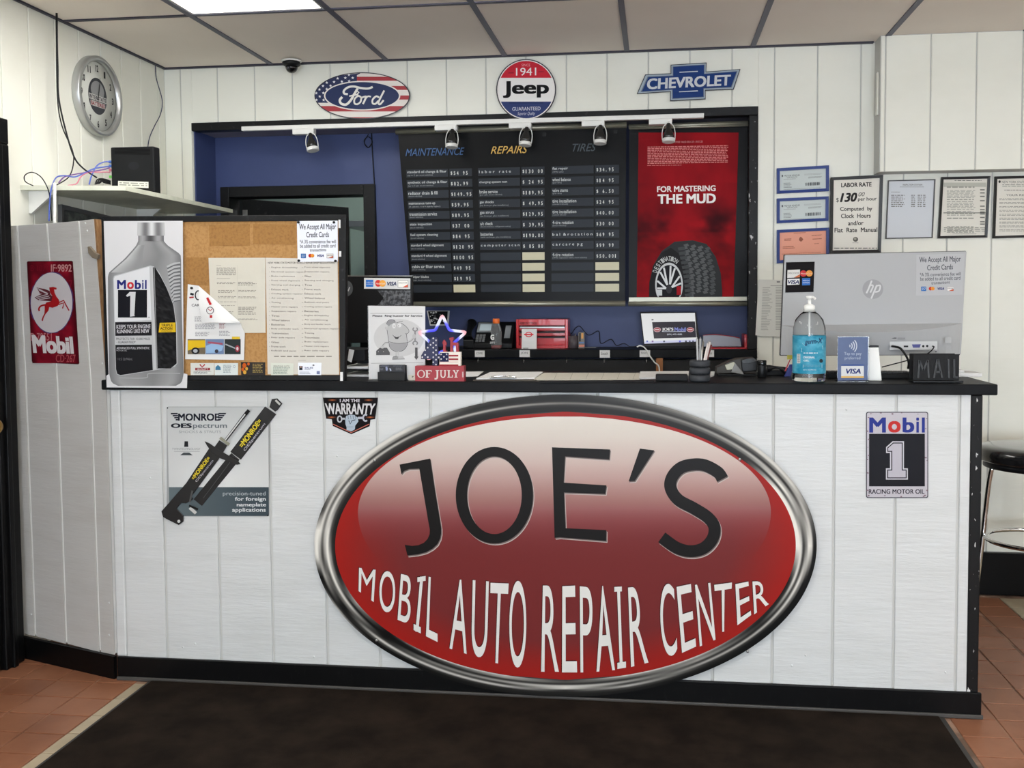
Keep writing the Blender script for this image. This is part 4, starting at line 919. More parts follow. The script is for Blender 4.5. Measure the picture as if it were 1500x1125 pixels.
# ---- oil bottle poster
z = Z(4.165, 140, 310)
o = pinned('oil_bottle_poster', 'tall white poster of a silver motor oil bottle at the left of the board', 'poster', [(62, 60), (543, 58), (548, 985), (571, 990), (568, 1074), (80, 1070), (78, 1000), (92, 990)], .0135, mat('poster_white', (206, 206, 208), .45), z)
p = Print(PK, .0142, step=.0003, warp=z)
def silver(u, v): return mix(interp([(0, (128, 129, 131)), (.12, (168, 169, 170)), (.35, (158, 158, 159)), (.6, (140, 141, 142)), (.85, (168, 169, 170)), (1, (122, 123, 125))], u), (120, 122, 124), .15*math.sin(v*9))
Lf = [(180, 272), (205, 262), (232, 240), (290, 188), (330, 142), (372, 95), (395, 88), (600, 89), (990, 96), (1030, 106), (1050, 122), (1061, 150)]
Rf = [(180, 428), (205, 448), (262, 530), (300, 533), (560, 536), (990, 548), (1030, 540), (1050, 525), (1061, 500)]
p.grid(0, 180, 1, 1061, 24, 60, silver, lambda y: interp(Lf, y), lambda y: interp(Rf, y))
p.grid(0, 68, 1, 148, 24, 3, lambda u, v: mix((112, 112, 114), (226, 227, 228), .5+.5*math.sin(u*13+1)*(1-abs(u-.5))), lambda y: 268-2*(y-68)/80, lambda y: 432+3*(y-68)/80)
p.grid(0, 148, 1, 182, 12, 3, lambda u, v: mix((84, 84, 86), (170, 170, 172), .5+.5*math.sin(u*10)), lambda y: 272, lambda y: 428); p.up()
p.grid(0, 205, 1, 372, 10, 10, lambda u, v: mix((206, 207, 208), (150, 151, 152), u*1.3+abs(v-.5)*.4), lambda y: interp(Lf, y)+12, lambda y: 300+max(0, 260-y)*.2)
for k in range(11): p.poly([(445+k*3.5, 332+k*22), (488, 312+k*22), (526, 308+k*22), (530, 316+k*22), (490, 324+k*22), (449+k*3.5, 343+k*22)], (190, 191, 192)); p.poly([(447+k*3.5, 345+k*22), (490, 325+k*22), (529, 319+k*22), (529, 324+k*22), (490, 331+k*22), (452+k*3.5, 352+k*22)], (104, 105, 108))
p.up()
p.poly([(120, 410), (126, 392), (345, 330), (368, 335), (400, 370), (450, 470), (490, 570), (508, 690), (511, 925), (495, 946), (165, 1000), (142, 990), (135, 960)], (196, 198, 200)); p.up()
p.poly([(125, 412), (131, 396), (341, 336), (354, 660), (131, 672)], (228, 229, 232)); nz = vnoise(8)
p.grid(0, 340, 1, 955, 8, 60, lambda u, v: mix((18, 18, 20), (70, 70, 72), nz(u*8, v*50)*1.3-.45), lambda y: 362+24*(y-340)/620, lambda y: interp([(340, 375), (400, 412), (470, 448), (570, 487), (690, 503), (925, 507), (955, 470)], y))
p.poly([(133, 674), (354, 672), (356, 755), (134, 757)], (34, 33, 38)); p.poly([(134, 812), (356, 810), (362, 965), (165, 996), (146, 988), (138, 960)], (30, 30, 33)); p.poly([(134, 760), (356, 758), (356, 808), (134, 808)], (200, 201, 203)); p.rect(150, 478, 327, 646, (24, 25, 32)); p.up()
mobil(p, 145, 417, 325, 472, (38, 44, 120), (200, 44, 56), .03)
p.poly([(200, 512), (222, 490), (258, 490), (250, 634), (256, 636), (224, 640), (226, 512), (206, 520)], (216, 217, 220)); p.rect(333, 642, 345, 645, (90, 90, 90))
p.text('KEEPS YOUR ENGINE', 142, 690, 348, 714, (216, 214, 220), bold=.014, dy=-3); p.text('RUNNING LIKE NEW', 144, 718, 340, 742, (216, 214, 220), bold=.014, dy=-3); p.text('PROTECTS FOR 10,000 MILES', 140, 768, 346, 784, (60, 60, 64)); p.text('- GUARANTEED*', 142, 788, 258, 802, (60, 60, 64), bold=.01)
p.text('ADVANCED FULL SYNTHETIC', 142, 824, 343, 838, (200, 200, 204), bold=.014); p.text('MOTOR OIL', 142, 842, 205, 850, (190, 190, 194)); p.text('1 U.S. Qt/946mL', 146, 890, 240, 908, (120, 120, 124)); p.line([(357, 340), (376, 962)], 7, (206, 207, 209)); p.line([(370, 340), (390, 958)], 5, (150, 151, 153)); p.up()
p.poly([(405, 678), (500, 676), (502, 734), (398, 736)], (226, 188, 38)); p.up(); p.text('TRIPLE', 412, 684, 485, 700, (70, 62, 30), bold=.02); p.text('ACTION', 408, 704, 482, 720, (60, 54, 28), bold=.03); p.text('FORMULA', 416, 724, 478, 731, (90, 80, 40))
p.line([(160, 1012), (320, 1012), (345, 985), (530, 985)], 5, (176, 177, 178), smooth=True); p.build('print', P_SEMI, o)
# ================================================================ MENU BOARD AND TYRE POSTER IN THE OPENING
PM = PLY(D+.05)
mb_ = empty('service_price_board', PM.hit(755, 449), 'wide black service price board with three columns, hanging in the opening', 'price board')
MB().prism(PM, [(583.5, 196), (917.5, 186), (915.5, 444), (603.5, 446)], 0, .004).build('board_panel', mat('board_black', (17, 18, 20), .32, var=((2, 2, 2), (25, 26, 28), 2, .3, .8), spec=.1), mb_)
SATIN = mat('satin_rail', (150, 148, 134), .38, .6)
def rail(pl, x0, y0, x1, y1, r, name, par, w=.0):
    MB().tube([pl.hit(x0, y0, w), pl.hit(x1, y1, w)], r, 14, smooth=False).build(name, SATIN, par)
rail(PM, 605, 445.8, 916, 444.5, .0145, 'bottom_rail', mb_)
rail(PM, 580, 193, 918, 183, .016, 'top_rail', mb_)
def MW(x, y):
    """board layout coordinates (taken at the first row of the left column) -> photo coordinates"""
    t = (y-250)/173; dr = 9*max(0, (808-x)/213) if x < 808 else 0
    return x+dr*t, y-(.0235-.0185*min(1, max(0, t)))*(x-595)
PMp = Print(PM, .0062, warp=MW)
SLOT = mat('label_strip', (44, 49, 56), .4, spec=.15); SLOTY = mat('blank_price_strip', (196, 190, 160), .4)
C1 = [('standard oil change & filter', '(up to 5 qts. most vehicles)', '$54 95'), ('synthetic oil change & filter', '(up to 5 qts. most vehicles)', '$82.99'), ('radiator drain & fill', '(most vehicles)', '$149.95'), ('maintenance tune-up', '(4 cylinder, 6 & 8 slightly higher)', '$59.95'),
      ('transmission service', '(most vehicles)', '$89.95'), ('state inspection', '(most vehicles)', '$37 00'), ('fuel system cleaning', '(most vehicles)', '$84 95'), ('standard wheel alignment', '(most vehicles)', '$120 95'), ('standard 4 wheel alignment', '(most vehicles)', '$100 95'), ('cabin air filter service', '(most vehicles)', '$49 95'), ('wiper blades', '(pair, most vehicles)', '$19 95'), ('', '', None)]
C2 = [('l a b o r   r a t e', '', '$130 00'), ('charging system test', '', '$ 24 95'), ('brake service', '(per axle, most vehicles)', '$189.95'), ('gas shocks', '(ea. from pr. plus installation)', '$ 49.95'), ('gas struts', '(ea. from pr. plus installation)', '$129.95'), ('a/c check', '(most vehicles, refrigerant extra)', '$ 39.95'), ('batteries', '(with exchange, plus installation)', '$190.00'), ('c o m p u t e r  s c a n', '', '$ 85 00')]+[('', '', None)]*4
C3 = [('flat repair', '(TPMS extra)', '$34.95'), ('wheel balance', '(per tire)', '$14 95'), ('valve stems', '(per tire)', '$ 6.50'), ('tire installation', '(standard wheels)', '$24 95'), ('tire installation', '(custom wheels)', '$40.00'), ('4-tire rotation', '(most vehicles)', '$30 00'), ('b a l  & r o t a t i o n', '', '$69 95'), ('c a r c a r e  p g', '', '$99 99'), ('4-tire rotation', '(TPMS suspension extra, most vehicles)', '$50.001')]+[('', '', None)]*3
for rows, xa, xb, xc, xd in ((C1, 595.3, 656.2, 658.5, 691.5), (C2, 700.5, 761.5, 764, 797.5), (C3, 808, 869.5, 872.2, 907)):
    for i, (t, s_, pr_) in enumerate(rows):
        y = 248.9+i*15.32; h = 11.2
        for (u0, u1, m) in ((xa, xb, SLOT), (xc, xd, SLOT if pr_ else SLOTY)):
            b = MB(); b.prism(PM, [MW(u0, y), MW(u1, y), MW(u1, y+h), MW(u0, y+h)], .0042, .006)
            b.build('label_strip' if u0 == xa else 'price_strip', m, mb_)
        wt = (196, 200, 200)
        if t:
            sp = ' ' in t[1:2]
            wd = min(len(t)*(2.05 if not sp else 2.45), xb-xa-3); PMp.text(t, xa+1.6, y+(1.6 if s_ else 3.6), xa+1.6+wd, y+(6.3 if s_ else 7.6), wt, res=2, bold=.004)
        if s_: PMp.text(s_, xa+1.8, y+7.2, xa+1.8+min(len(s_)*1.32, xb-xa-4), y+10.0, (150, 154, 156), res=1)
        if pr_:
            for k, ch in enumerate(pr_):
                if ch != ' ': PMp.text(ch, xc+1.8+k*4.5, y+(4.0 if ch != '.' else 8), xc+(4.2 if ch not in '1.' else 3)+k*4.5, y+9.2, (206, 208, 204), res=2, bold=.01)
HD = [('MAINTENANCE', 596, 218.5, 682, 229.5, (70, 98, 140)), ('REPAIRS', 720, 218, 774, 229, (206, 168, 92)), ('TIRES', 839, 217, 874, 228.5, (74, 82, 88))]
for t, a, b, c, d, col in HD: PMp.text(t, a, b, c, d, col, shear=.35, bold=.004, res=3)
PMp.build('print', P_SEMI, mb_)
m = MB()
for x, y in ((797.5, 197), (901.5, 193)): m.prism(PM, [(x-2.5, y-2.5), (x+2.5, y-2.5), (x+2.5, y+2.5), (x-2.5, y+2.5)], .0042, .010)
m.build('clips', BPLA, mb_)

z = Z(3.75, 900, 160)
tp = empty('mud_tire_poster', PM.hit(1008, 447), 'red off-road tire poster reading FOR MASTERING THE MUD in the opening', 'poster')
MB().prism(PM, [z(82, 108), z(748, 92), z(725, 1040), z(78, 1040)], -.003, -.001).build('black_backing', MATS['board_black'], tp)
rail(PM, 921, 186, 1099, 180.5, .0125, 'top_rail', tp, .004); rail(PM, 922, 189, 1098, 184, .006, 'top_clip', tp, .014)
rail(PM, 920.5, 445, 1094, 444.8, .0125, 'bottom_rail', tp, .004); MB().prism(PM, [z(80, 1034), z(726, 1030), z(726, 1052), z(80, 1056)], .002, .008).build('bottom_clip', SATIN, tp)
p = Print(PM, 0, warp=z); n1, n2 = vnoise(11), vnoise(12)
def mud(u, v):
    y = v; x = u; road = math.exp(-((x-.45)/.10)**2)
    base = (144, 25, 32); dark = (46, 20, 24)
    sky = mix(base, (104, 22, 28), n1(x*4, y*5)*1.2-.3)
    t = 0
    if y > .38: t = max(0, min(1, (y-.38)/.15))*(n1(x*5+3, y*11)*1.7-.35)*(1-road*.85)
    if y > .62: t *= max(.45, 1-(y-.62)*3)
    t = max(t, .35*max(0, abs(x-.5)*2-.6)*(y > .3))
    c = mix(sky, dark, t)
    if y > .6: c = mix(c, (158, 26, 30), .5*n2(x*16, y*34))
    return c
p.grid(0, 128, 1, 1032, 60, 90, mud, lambda y: 133-10*(y-128)/900, lambda y: 683-28*(y-110)/918); p.up()
p.small(182, 206, 625, 305, 11, (206, 130, 130), dy=-8, fill=.5, word=16, rag=.03); p.small(180, 308, 368, 314, 1, (206, 120, 120), dy=-2, word=16, rag=0); p.text('OFFER VALID 03.01.25 - 05.31.25', 330, 176, 484, 186, (214, 150, 150), dy=-3)
p.text('FOR MASTERING', 234, 424, 556, 456, (226, 216, 214), dy=-6, bold=.03); p.text('THE MUD', 237, 468, 557, 521, (230, 222, 220), dy=-5, bold=.035); p.up()
# tyre drawn as flat print: tread body, sidewall, rim
p.poly([(190, 1031), (192, 960), (212, 860), (260, 780), (330, 728), (430, 720), (505, 740), (556, 810), (584, 900), (592, 1000), (592, 1031)], (52, 54, 56)); p.up()
p.poly([(190, 1031), (192, 950), (214, 860), (258, 790), (310, 760), (350, 790), (385, 860), (402, 950), (404, 1031)], (40, 40, 42)); p.up()
for r_ in range(4):
    for k in range(9):
        y = 745+k*33+r_*6; x = 402+r_*38+max(0, (900-y))*-.22+10
        if y > 1012 or x < 330: continue
        p.poly([(x, y), (x+24, y-8), (x+33, y+5), (x+20, y+10), (x+27, y+21), (x+4, y+27), (x-5, y+13), (x+8, y+9)], (88, 90, 92) if r_ < 3 else (78, 80, 82))
for k in range(11):
    a = k/10; y = 760+a*255; x = 352+38*math.sin(a*1.5); p.poly([(x-4, y), (x+34, y-6), (x+36, y+12), (x, y+16)], (70, 72, 74))
a0 = 2.62
for k, ch in enumerate('DESTINATION'):
    a = a0-k*.155; cx_, cy_ = 300+88*math.cos(a)*1.0, 960-140*math.sin(a)
    tx, ty = math.sin(a)*88, math.cos(a)*140; L = math.hypot(tx, ty); tx, ty = tx/L, ty/L; nx_, ny_ = ty, -tx
    h, w_ = 13, 6.5
    p.text(ch, 0, 0, 0, 0, (176, 178, 178), quad=[(cx_-tx*w_+nx_*h, cy_-ty*w_+ny_*h), (cx_+tx*w_+nx_*h, cy_+ty*w_+ny_*h), (cx_+tx*w_-nx_*h, cy_+ty*w_-ny_*h), (cx_-tx*w_-nx_*h, cy_-ty*w_-ny_*h)], bold=.02)
def clipy(P): return [(x, min(y, 1031)) for x, y in P]
p.poly(clipy([(300+76*math.cos(a*PI/20), 965-122*math.sin(a*PI/20)) for a in range(40)]), (190, 192, 194)); p.up()
p.poly(clipy([(300+68*math.cos(a*PI/20), 968-112*math.sin(a*PI/20)) for a in range(40)]), (36, 36, 40)); p.up()
for a in (.3, 1.25, 2.2, 3.1):
    for d in (-.19, .19): p.line([(300+16*math.cos(a), 985-24*math.sin(a)), (300+66*math.cos(a+d), 968-108*math.sin(a+d))], 10, (206, 208, 210))
p.rect(342, 972, 366, 1020, (150, 30, 38)); p.rect(233, 992, 262, 1024, (196, 198, 200)); p.ell(300, 990, 16, 22, (60, 60, 64), 16); p.build('print', P_DEAD, tp)

# ================================================================ TRACK OF SPOTLIGHTS UNDER THE OPENING HEAD
ztk = ZF-.048
def onY(x, y, Y): return atY(x, y, Y)
TY = D-.045
tk = empty('light_track', (.9, TY, ztk), 'thin white light track under the black head of the opening', 'light track')
a, b = onY(355, 190.5, TY), onY(1031, 173, TY)
MB().box((a.x, TY-.014, a.z-.006), (b.x, TY+.014, a.z+.016), .002).build('rail', WPLA, tk)
GLOB = mat('spot_cone', (66, 66, 66), .25, .7)
first = None
TZ = a.z-.0065
SP = [(429, 460, 457, 200, .20, 'leftmost spotlight, tilted right, against the blue wall'), (639, 671, 666, 203, 0, 'white wire-cage spotlight over the word MAINTENANCE'), (747, 779, 775, 201, -.06, 'white wire-cage spotlight between REPAIRS and TIRES'), (854, 887, 882, 198, 0, 'white wire-cage spotlight above the TIRES heading'), (953, 988, 981, 191, .02, 'rightmost spotlight, hanging over the red tire poster')]
for k, (x0, x1, xh, yh, tilt, lb) in enumerate(SP):
    P0 = onY(xh, yh, TY-.02)
    if first is None:
        t = empty('track_spotlight', (P0.x, TY-.02, TZ), lb, 'spotlight', 'spotlights on the light track')
        w2 = (onY(x1, 190, TY).x-onY(x0, 190, TY).x)
        c0 = onY(x0, 190, TY-.02).x
        MB().box((c0, TY-.030, TZ-.028), (c0+w2, TY+.012, TZ), .003).build('track_adapter', WPLA, t)
        c = Vector((P0.x, TY-.045, TZ-.028)); ax = Vector((tilt, -.15, -1)).normalized()
        MB().lathe(c, [(.008, 0), (.011, .012), (.011, .022), (.014, .028), (.026, .06), (.029, .078)], 20, axis=ax).build('lamp_cone', GLOB, t)
        MB().lathe(c, [(.028, .076), (.031, .078), (.031, .092), (.027, .094)], 24, axis=ax).build('rim_ring', WPLA, t)
        s_ = ax.cross(Vector((0, 1, 0))).normalized()
        for sg in (-1, 1):
            MB().tube([c-ax*.006, c+s_*sg*.022+ax*.012, c+s_*sg*.031+ax*.045, c+s_*sg*.030+ax*.082], .0022, 6).build('cage_wire', WPLA, t)
        MB().tube([(P0.x, TY-.036, TZ-.020), (P0.x, TY-.042, TZ-.030), c+ax*.004], .005, 8).build('swivel', WPLA, t)
        first = (t, P0.x)
    else:
        t0 = first[0]; t = t0.copy(); COL.objects.link(t); t['label'] = lb
        for ch in list(t0.children):
            c = ch.copy(); COL.objects.link(c); c.parent = t
            if ch.name.startswith(('lamp_cone', 'rim_ring', 'cage_wire', 'swivel')):
                c.rotation_euler = (0, .22+tilt*-1, 0)
        t.location = (P0.x, TY-.02, TZ)

# ================================================================ BACK SHELF AND WHAT STANDS ON IT
sh = empty('back_shelf', (.87, D+.1, SILL-.042), 'black shelf running along the bottom of the opening, with hand-lettered tags', 'shelf')
MB().box((OX0, D-.032, SILL-.042), (OX1-.001, D2-.001, SILL), .004).build('shelf_board', TOPB, sh)
PT = PLY(D-.0335)
for x0, y0, x1, y1, t in ((695.7, 513.5, 710, 523, 'COME'), (761, 513, 776, 523, 'JON'), (878.5, 513, 893.5, 524, 'South'), (937, 513, 952.5, 523, 'Smithy'), (1037, 513, 1046, 523, 'Out')):
    m = MB(); m.prism(PT, [(x0, y0), (x1, y0), (x1, y1), (x0, y1)], 0, .001); m.build('name_tag', PAPER, sh)
    p = Print(PT, .0013); p.text(t, x0+2, y0+2.5, x1-3, y1-4, (70, 70, 72)); p.build('print', P_MATT, sh)
for x in (700, 767, 830, 885, 947):
    c = PT.hit(x, 523); MB().tube([c+Vector((0, .02, 0)), c+Vector((0, .005, -.012)), c+Vector((0, -.004, -.028)), c+Vector((.002, -.012, -.022))], .0018, 6).build('hook', STEEL, sh)
# wood leg under the shelf, seen in the dark gap
a = atY(961, 524, D-.02); b = atY(971, 545, D-.02)
tag(MB().box((a.x, D-.03, 0), (b.x, D-.002, SILL-.043)).build('shelf_leg', mat('pine_wood', (150, 98, 56), .6)), 'narrow pine post under the back shelf below the laptop', 'post')

def stand(x0, x1, ytop, ybase, zt):
    """a thing's footprint from the photograph: depth from where its base meets the surface"""
    q = atZ((x0+x1)/2, ybase, zt); Y = q.y
    a, b = atY(x0, ytop, Y), atY(x1, ytop, Y)
    return a.x, b.x, Y, (a.z+b.z)/2
# desk phone (behind the bottle)
YP = D+.06
a, b = atY(681, 480, YP), atY(750, 480, YP)
t = empty('desk_phone', ((a.x+b.x)/2, YP+.06, SILL), 'black office desk phone with lit grey display, left end of the back shelf', 'telephone')
def slope(x0, x1, yf, zf, yb, zb, th, name, m, par, bevel=.003):
    c = [(x0, yf, SILL+.001), (x1, yf, SILL+.001), (x1, yb, SILL+.001), (x0, yb, SILL+.001), (x0, yf, zf), (x1, yf, zf), (x1, yb, zb), (x0, yb, zb)]
    return MB().hexa([Vector(p) for p in c], bevel).build(name, m, par)
X0, X1 = a.x+.045, b.x
slope(X0, X1, YP, SILL+.025, YP+.13, SILL+.135, 0, 'body', BPLA, t)
PPH = Plane((X0, YP, SILL+.0255), (1, 0, 0), (0, .13, .11)); PPH.n = PPH.u.cross(PPH.v)
m = MB(); L = X1-X0
for i in range(4):
    for j in range(3): 
        q = [(.008+j*.017, .012+i*.015), (.021+j*.017, .012+i*.015), (.021+j*.017, .022+i*.015), (.008+j*.017, .022+i*.015)]; m.prism(PPH, q, 0, .004, px=False)
m.build('keypad', GPLA, t)
MB().prism(PPH, [(.006, .085), (.09, .085), (.09, .16), (.006, .16)], .0005, .004, px=False).build('display_bezel', mat('silver_plastic', (140, 146, 150), .4), t)
MB().prism(PPH, [(.018, .095), (.078, .095), (.078, .145), (.018, .145)], .0045, .005, px=False).build('display', mat('lcd', (176, 190, 196), .3, emit=.25), t)
MB().prism(PPH, [(.155, .04), (.185, .04), (.185, .135), (.155, .135)], .0005, .004, px=False).build('key_column', MATS['silver_plastic'], t)
h = MB(); h.tube([(X0-.03, YP+.01, SILL+.05), (X0-.032, YP+.03, SILL+.075), (X0-.03, YP+.07, SILL+.105), (X0-.028, YP+.11, SILL+.13)], .022, 12, rr=lambda q: 1.2-.5*math.sin(q*PI)); h.build('handset', BPLA, t)
MB().box((X0-.055, YP, SILL), (X0, YP+.12, SILL+.045), .004).build('cradle', BPLA, t)
m = MB(); pts = [(X0-.04+.008*math.cos(k*1.2)-.0006*k, YP-.012+.006*math.sin(k*1.2), SILL+.012+.0003*(k % 7)) for k in range(60)]; m.tube(pts, .0018, 5, smooth=False); m.build('coiled_cord', BPLA, t)
# sports drink bottle
c = atZ(727, 510.5, SILL); c.y = D+.0; xx = atY(727, 490, D+.0).x
def HZ(y, Y=None): return atY(727, y, D).z
t = empty('sports_drink_bottle', (xx, D, SILL), 'clear sports drink bottle with orange cap and red drink left at the bottom', 'bottle')
z0 = SILL; zt_ = HZ(468); r = .0275
MB().lathe((xx, D, z0), [(.02, .0005), (.026, .004), (r, .012), (r, .03), (.0255, .04), (r, .055), (r, .085), (.0265, .10), (.022, .118), (.0165, .128), (.0155, .134)], 32).build('bottle_body', mat('smoky_clear_plastic', (225, 228, 230), .06, trans=.88, ior=1.2), t)
MB().lathe((xx, D, z0+.001), [(.019, .001), (.0262, .004), (.0272, .011), (.0272, .02)], 28).build('drink', mat('red_drink', (150, 36, 36), .1, coat=.4), t)
MB().lathe((xx, D, z0+.0), [(.0168, .131), (.0178, .134), (.0178, .153), (.0165, .156), (0, .1565)], 24).build('cap', mat('orange_cap', (232, 112, 44), .4), t)
PBt = PLY(D-r-.0005); p = Print(PBt, 0); c0 = PBt.hit(720.5, 491); p.text('G', 718.5, 490, 724, 498, (226, 226, 222), bold=.05); p.text('zero', 717.5, 500.5, 725, 503.5, (190, 190, 190)); p.build('print', P_SEMI, t)
# red tool box
YB = D+.09
X0, X1 = atY(756, 490, YB).x, atY(832, 490, YB).x; Zt = atY(794, 467.5, YB).z; dzz = Zt-SILL
t = empty('red_toolbox', ((X0+X1)/2, YB+.06, SILL), 'small bright red metal tool chest with open front on the back shelf', 'toolbox')
m = MB(); e = .014; dp = .13
m.box((X0, YB, SILL), (X0+e, YB+dp, Zt), .002); m.box((X1-e, YB, SILL), (X1, YB+dp, Zt), .002); m.box((X0+e, YB, Zt-.032), (X1-e, YB+dp, Zt), .002); m.box((X0+e, YB, SILL), (X1-e, YB+dp, SILL+.016)); m.box((X0+e, YB+dp-.004, SILL+.016), (X1-e, YB+dp, Zt-.032))
m.build('case', RED, t)
zz0 = SILL+.017; H = Zt-.033-zz0
for k, (a0_, a1_, yy) in enumerate(((0, .42, .012), (.47, .67, .014), (.74, .93, .016))):
    dr = MB().box((X0+e+.001, YB+yy, zz0+H*a0_), (X1-e-.001, YB+.11, zz0+H*a1_), .0015).build('drawer', RED, t)
    MB().box((X0+e+.004, YB+yy-.006, zz0+H*a1_-.006), (X1-e-.004, YB+yy-.0002, zz0+H*a1_+.0), .0005).build('drawer_pull', STEEL if k == 2 else BPLA, dr)
pt_ = PLY(YB-.0006); p = Print(pt_, 0); p.text('KEEP OUT TOOLS', 762, 472, 787, 475.3, (60, 14, 18), bold=.02); p.build('print', P_SEMI, t)
# folded white tent card before it
YC = D+.045; X0, X1 = atY(764, 500, YC).x, atY(786, 500, YC).x; Zt = atY(775, 482, YC).z
t = empty('tent_card', ((X0+X1)/2, YC, SILL), 'white folded tent card with red winged emblem leaning before the red toolbox', 'card')
m = MB(); q = Plane((X0, YC, SILL), (1, 0, 0), (0, .12, 1)); Lv = (Zt-SILL)*1.008; m.prism(q, [(0, 0), (X1-X0, 0), (X1-X0, Lv), (0, Lv)], -.001, 0, px=False); m.build('card_front', PAPER, t)
p = Print(q, .0004); p.ring(774.5, 490, 5.2, 4, 1.4, (190, 50, 60), 20); p.rect(767.5, 489, 781.5, 491, (196, 60, 66)); p.ell(774, 498, 8.5, 2.2, (206, 206, 206), 16); p.rect(766, 509.6, 774, 510.4, (60, 60, 60)); p.build('print', P_MATT, t)
# flat sheets on the shelf
for x0, x1, y, lb in ((787, 833, 509.6, 'white sheet of paper lying before the red toolbox'), (835, 873, 509, 'white sheet of paper lying before the pencil cup')):
    q = atZ((x0+x1)/2, y, SILL); a, b = atZ(x0, y, SILL), atZ(x1, y, SILL)
    m = MB(); m.box((a.x, q.y-.02, SILL), (b.x, q.y+.03, SILL+.0012)); tag(m.build('loose_sheet', PAPER), lb, 'paper', 'loose sheets on the back shelf')
# pencil cup and battery pack
xx, Y = atY(840, 500, D+.09).x, D+.09; Zt = atY(840, 492, Y).z
t = empty('mesh_pencil_cup', (xx, Y, SILL+.0), 'dark mesh pencil cup right of the red toolbox', 'pencil cup')
m = MB(); m.lathe((xx, Y, SILL), [(.022, 0), (.024, .002), (.0275, Zt-SILL), (.0262, Zt-SILL), (.0225, .003), (0, .003)], 24, cap=False); m.build('cup', mat('smoky_mesh', (70, 62, 66), .5), t)
for dx, ln, col in ((-.008, .07, 'a'), (.006, .075, 'b')): MB().tube([(xx+dx, Y, SILL+.004), (xx+dx*1.8, Y, SILL+ln)], .003, 6, smooth=False).build('pen', BPLA if col == 'a' else STEEL, t)
X0, X1 = atY(847.5, 490, Y).x, atY(856.5, 490, Y).x; Zt = atY(852, 486.5, Y).z
t = empty('battery_pack', ((X0+X1)/2, Y, SILL), 'small upright black and copper battery pack beside the pencil cup', 'battery pack')
MB().box((X0, Y-.012, SILL), (X1, Y+.006, Zt), .0015).build('carton', mat('pack_grey', (120, 116, 112), .5), t)
q = PLY(Y-.0125); p = Print(q, .0002); p.rect(848.5, 488, 850.5, 500, (30, 28, 28)); p.rect(851.5, 488, 854.5, 496, (206, 150, 84)); p.rect(848, 501, 856, 503, (90, 120, 170)); p.rect(848, 505, 856, 508, (206, 130, 110)); p.build('print', P_SEMI, t)
# black cable snaking along the blue wall
pts = [(836, 490), (848, 477.5), (862, 491), (877, 485), (880, 503), (895, 497), (903, 506), (914, 503), (924, 508), (938, 506)]
Yc = D2-.006
tag(MB().tube([atY(x, y, Yc) for x, y in pts], .0022, 6).build('wall_cable', BPLA), 'thin black cable zigzagging on the blue wall left of the laptop', 'cable')
# laptop
YL = D+.12; A = [atY(937.5, 457, YL+.05), atY(1019.5, 457.5, YL+.05), atY(1026, 505, YL+.0), atY(943, 505, YL+.0)]
t = empty('laptop', (sum(v.x for v in A)/4, YL, SILL), 'open laptop on the back shelf showing the shop logo on its lit screen', 'laptop')
zb = SILL+.016
def LP_(x, y):   # the leaning lid plane
    return PLd.hit(x, y)
lean = Vector((A[3].x*0, 0, 0))
PLd = Plane((A[3].x, YL, zb), (1, 0, 0), (0, .22, 1))
MB().prism(PLd, [(937.5, 457), (1019.5, 457.5), (1026, 507.5), (943, 507.5)], -.006, 0).build('lid', BPLA, t)
MB().box((A[3].x-.002, D+.012, SILL), (A[2].x+.002, YL+.002, SILL+.015), .003).build('base', BPLM, t)
SCR = bpy.data.materials.new('screen'); SCR.use_nodes = True; nt = SCR.node_tree; va = nt.nodes.new('ShaderNodeVertexColor'); va.layer_name = 'Col'; bb_ = nt.nodes['Principled BSDF']
nt.links.new(va.outputs[0], bb_.inputs['Emission Color']); bb_.inputs['Emission Strength'].default_value = .75; bb_.inputs['Base Color'].default_value = (0, 0, 0, 1); bb_.inputs['Roughness'].default_value = .2
z = Z(6.25, 900, 430)
p = Print(PLd, .0004, warp=z); p.poly([(243, 183), (737, 177), (755, 440), (275, 460)], (224, 226, 240)); p.up(); p.poly([(345, 262), (738, 255), (750, 402), (362, 412)], (22, 24, 40)); p.poly([(272, 440), (754, 420), (755, 440), (275, 460)], (196, 200, 232)); p.up()
p.text("JOE'S", 436, 312, 540, 348, (226, 228, 232), bold=.03); p.text('Mobil', 550, 310, 655, 350, (120, 130, 200), bold=.03); p.rect(438, 346, 650, 351, (170, 176, 190)); p.text('(631) 475-4282', 482, 367, 620, 384, (196, 200, 210), bold=.02)
for x in (392, 695): p.ell(x, 331, 33, 22, (206, 170, 176), 24); p.up(); p.ell(x, 331, 28, 17, (150, 50, 60), 24); p.up(); p.rect(x-20, 327, x+20, 335, (226, 210, 210))
for x, c_ in ((300, (90, 110, 190)), (350, (120, 90, 150)), (455, (50, 60, 90)), (600, (90, 90, 200)), (655, (40, 44, 60)), (690, (70, 74, 100)), (720, (60, 64, 90))): p.rect(x-8, 431, x+8, 446, c_)
p.rect(340, 236, 358, 246, (60, 62, 70)); p.build('screen_image', SCR, t)
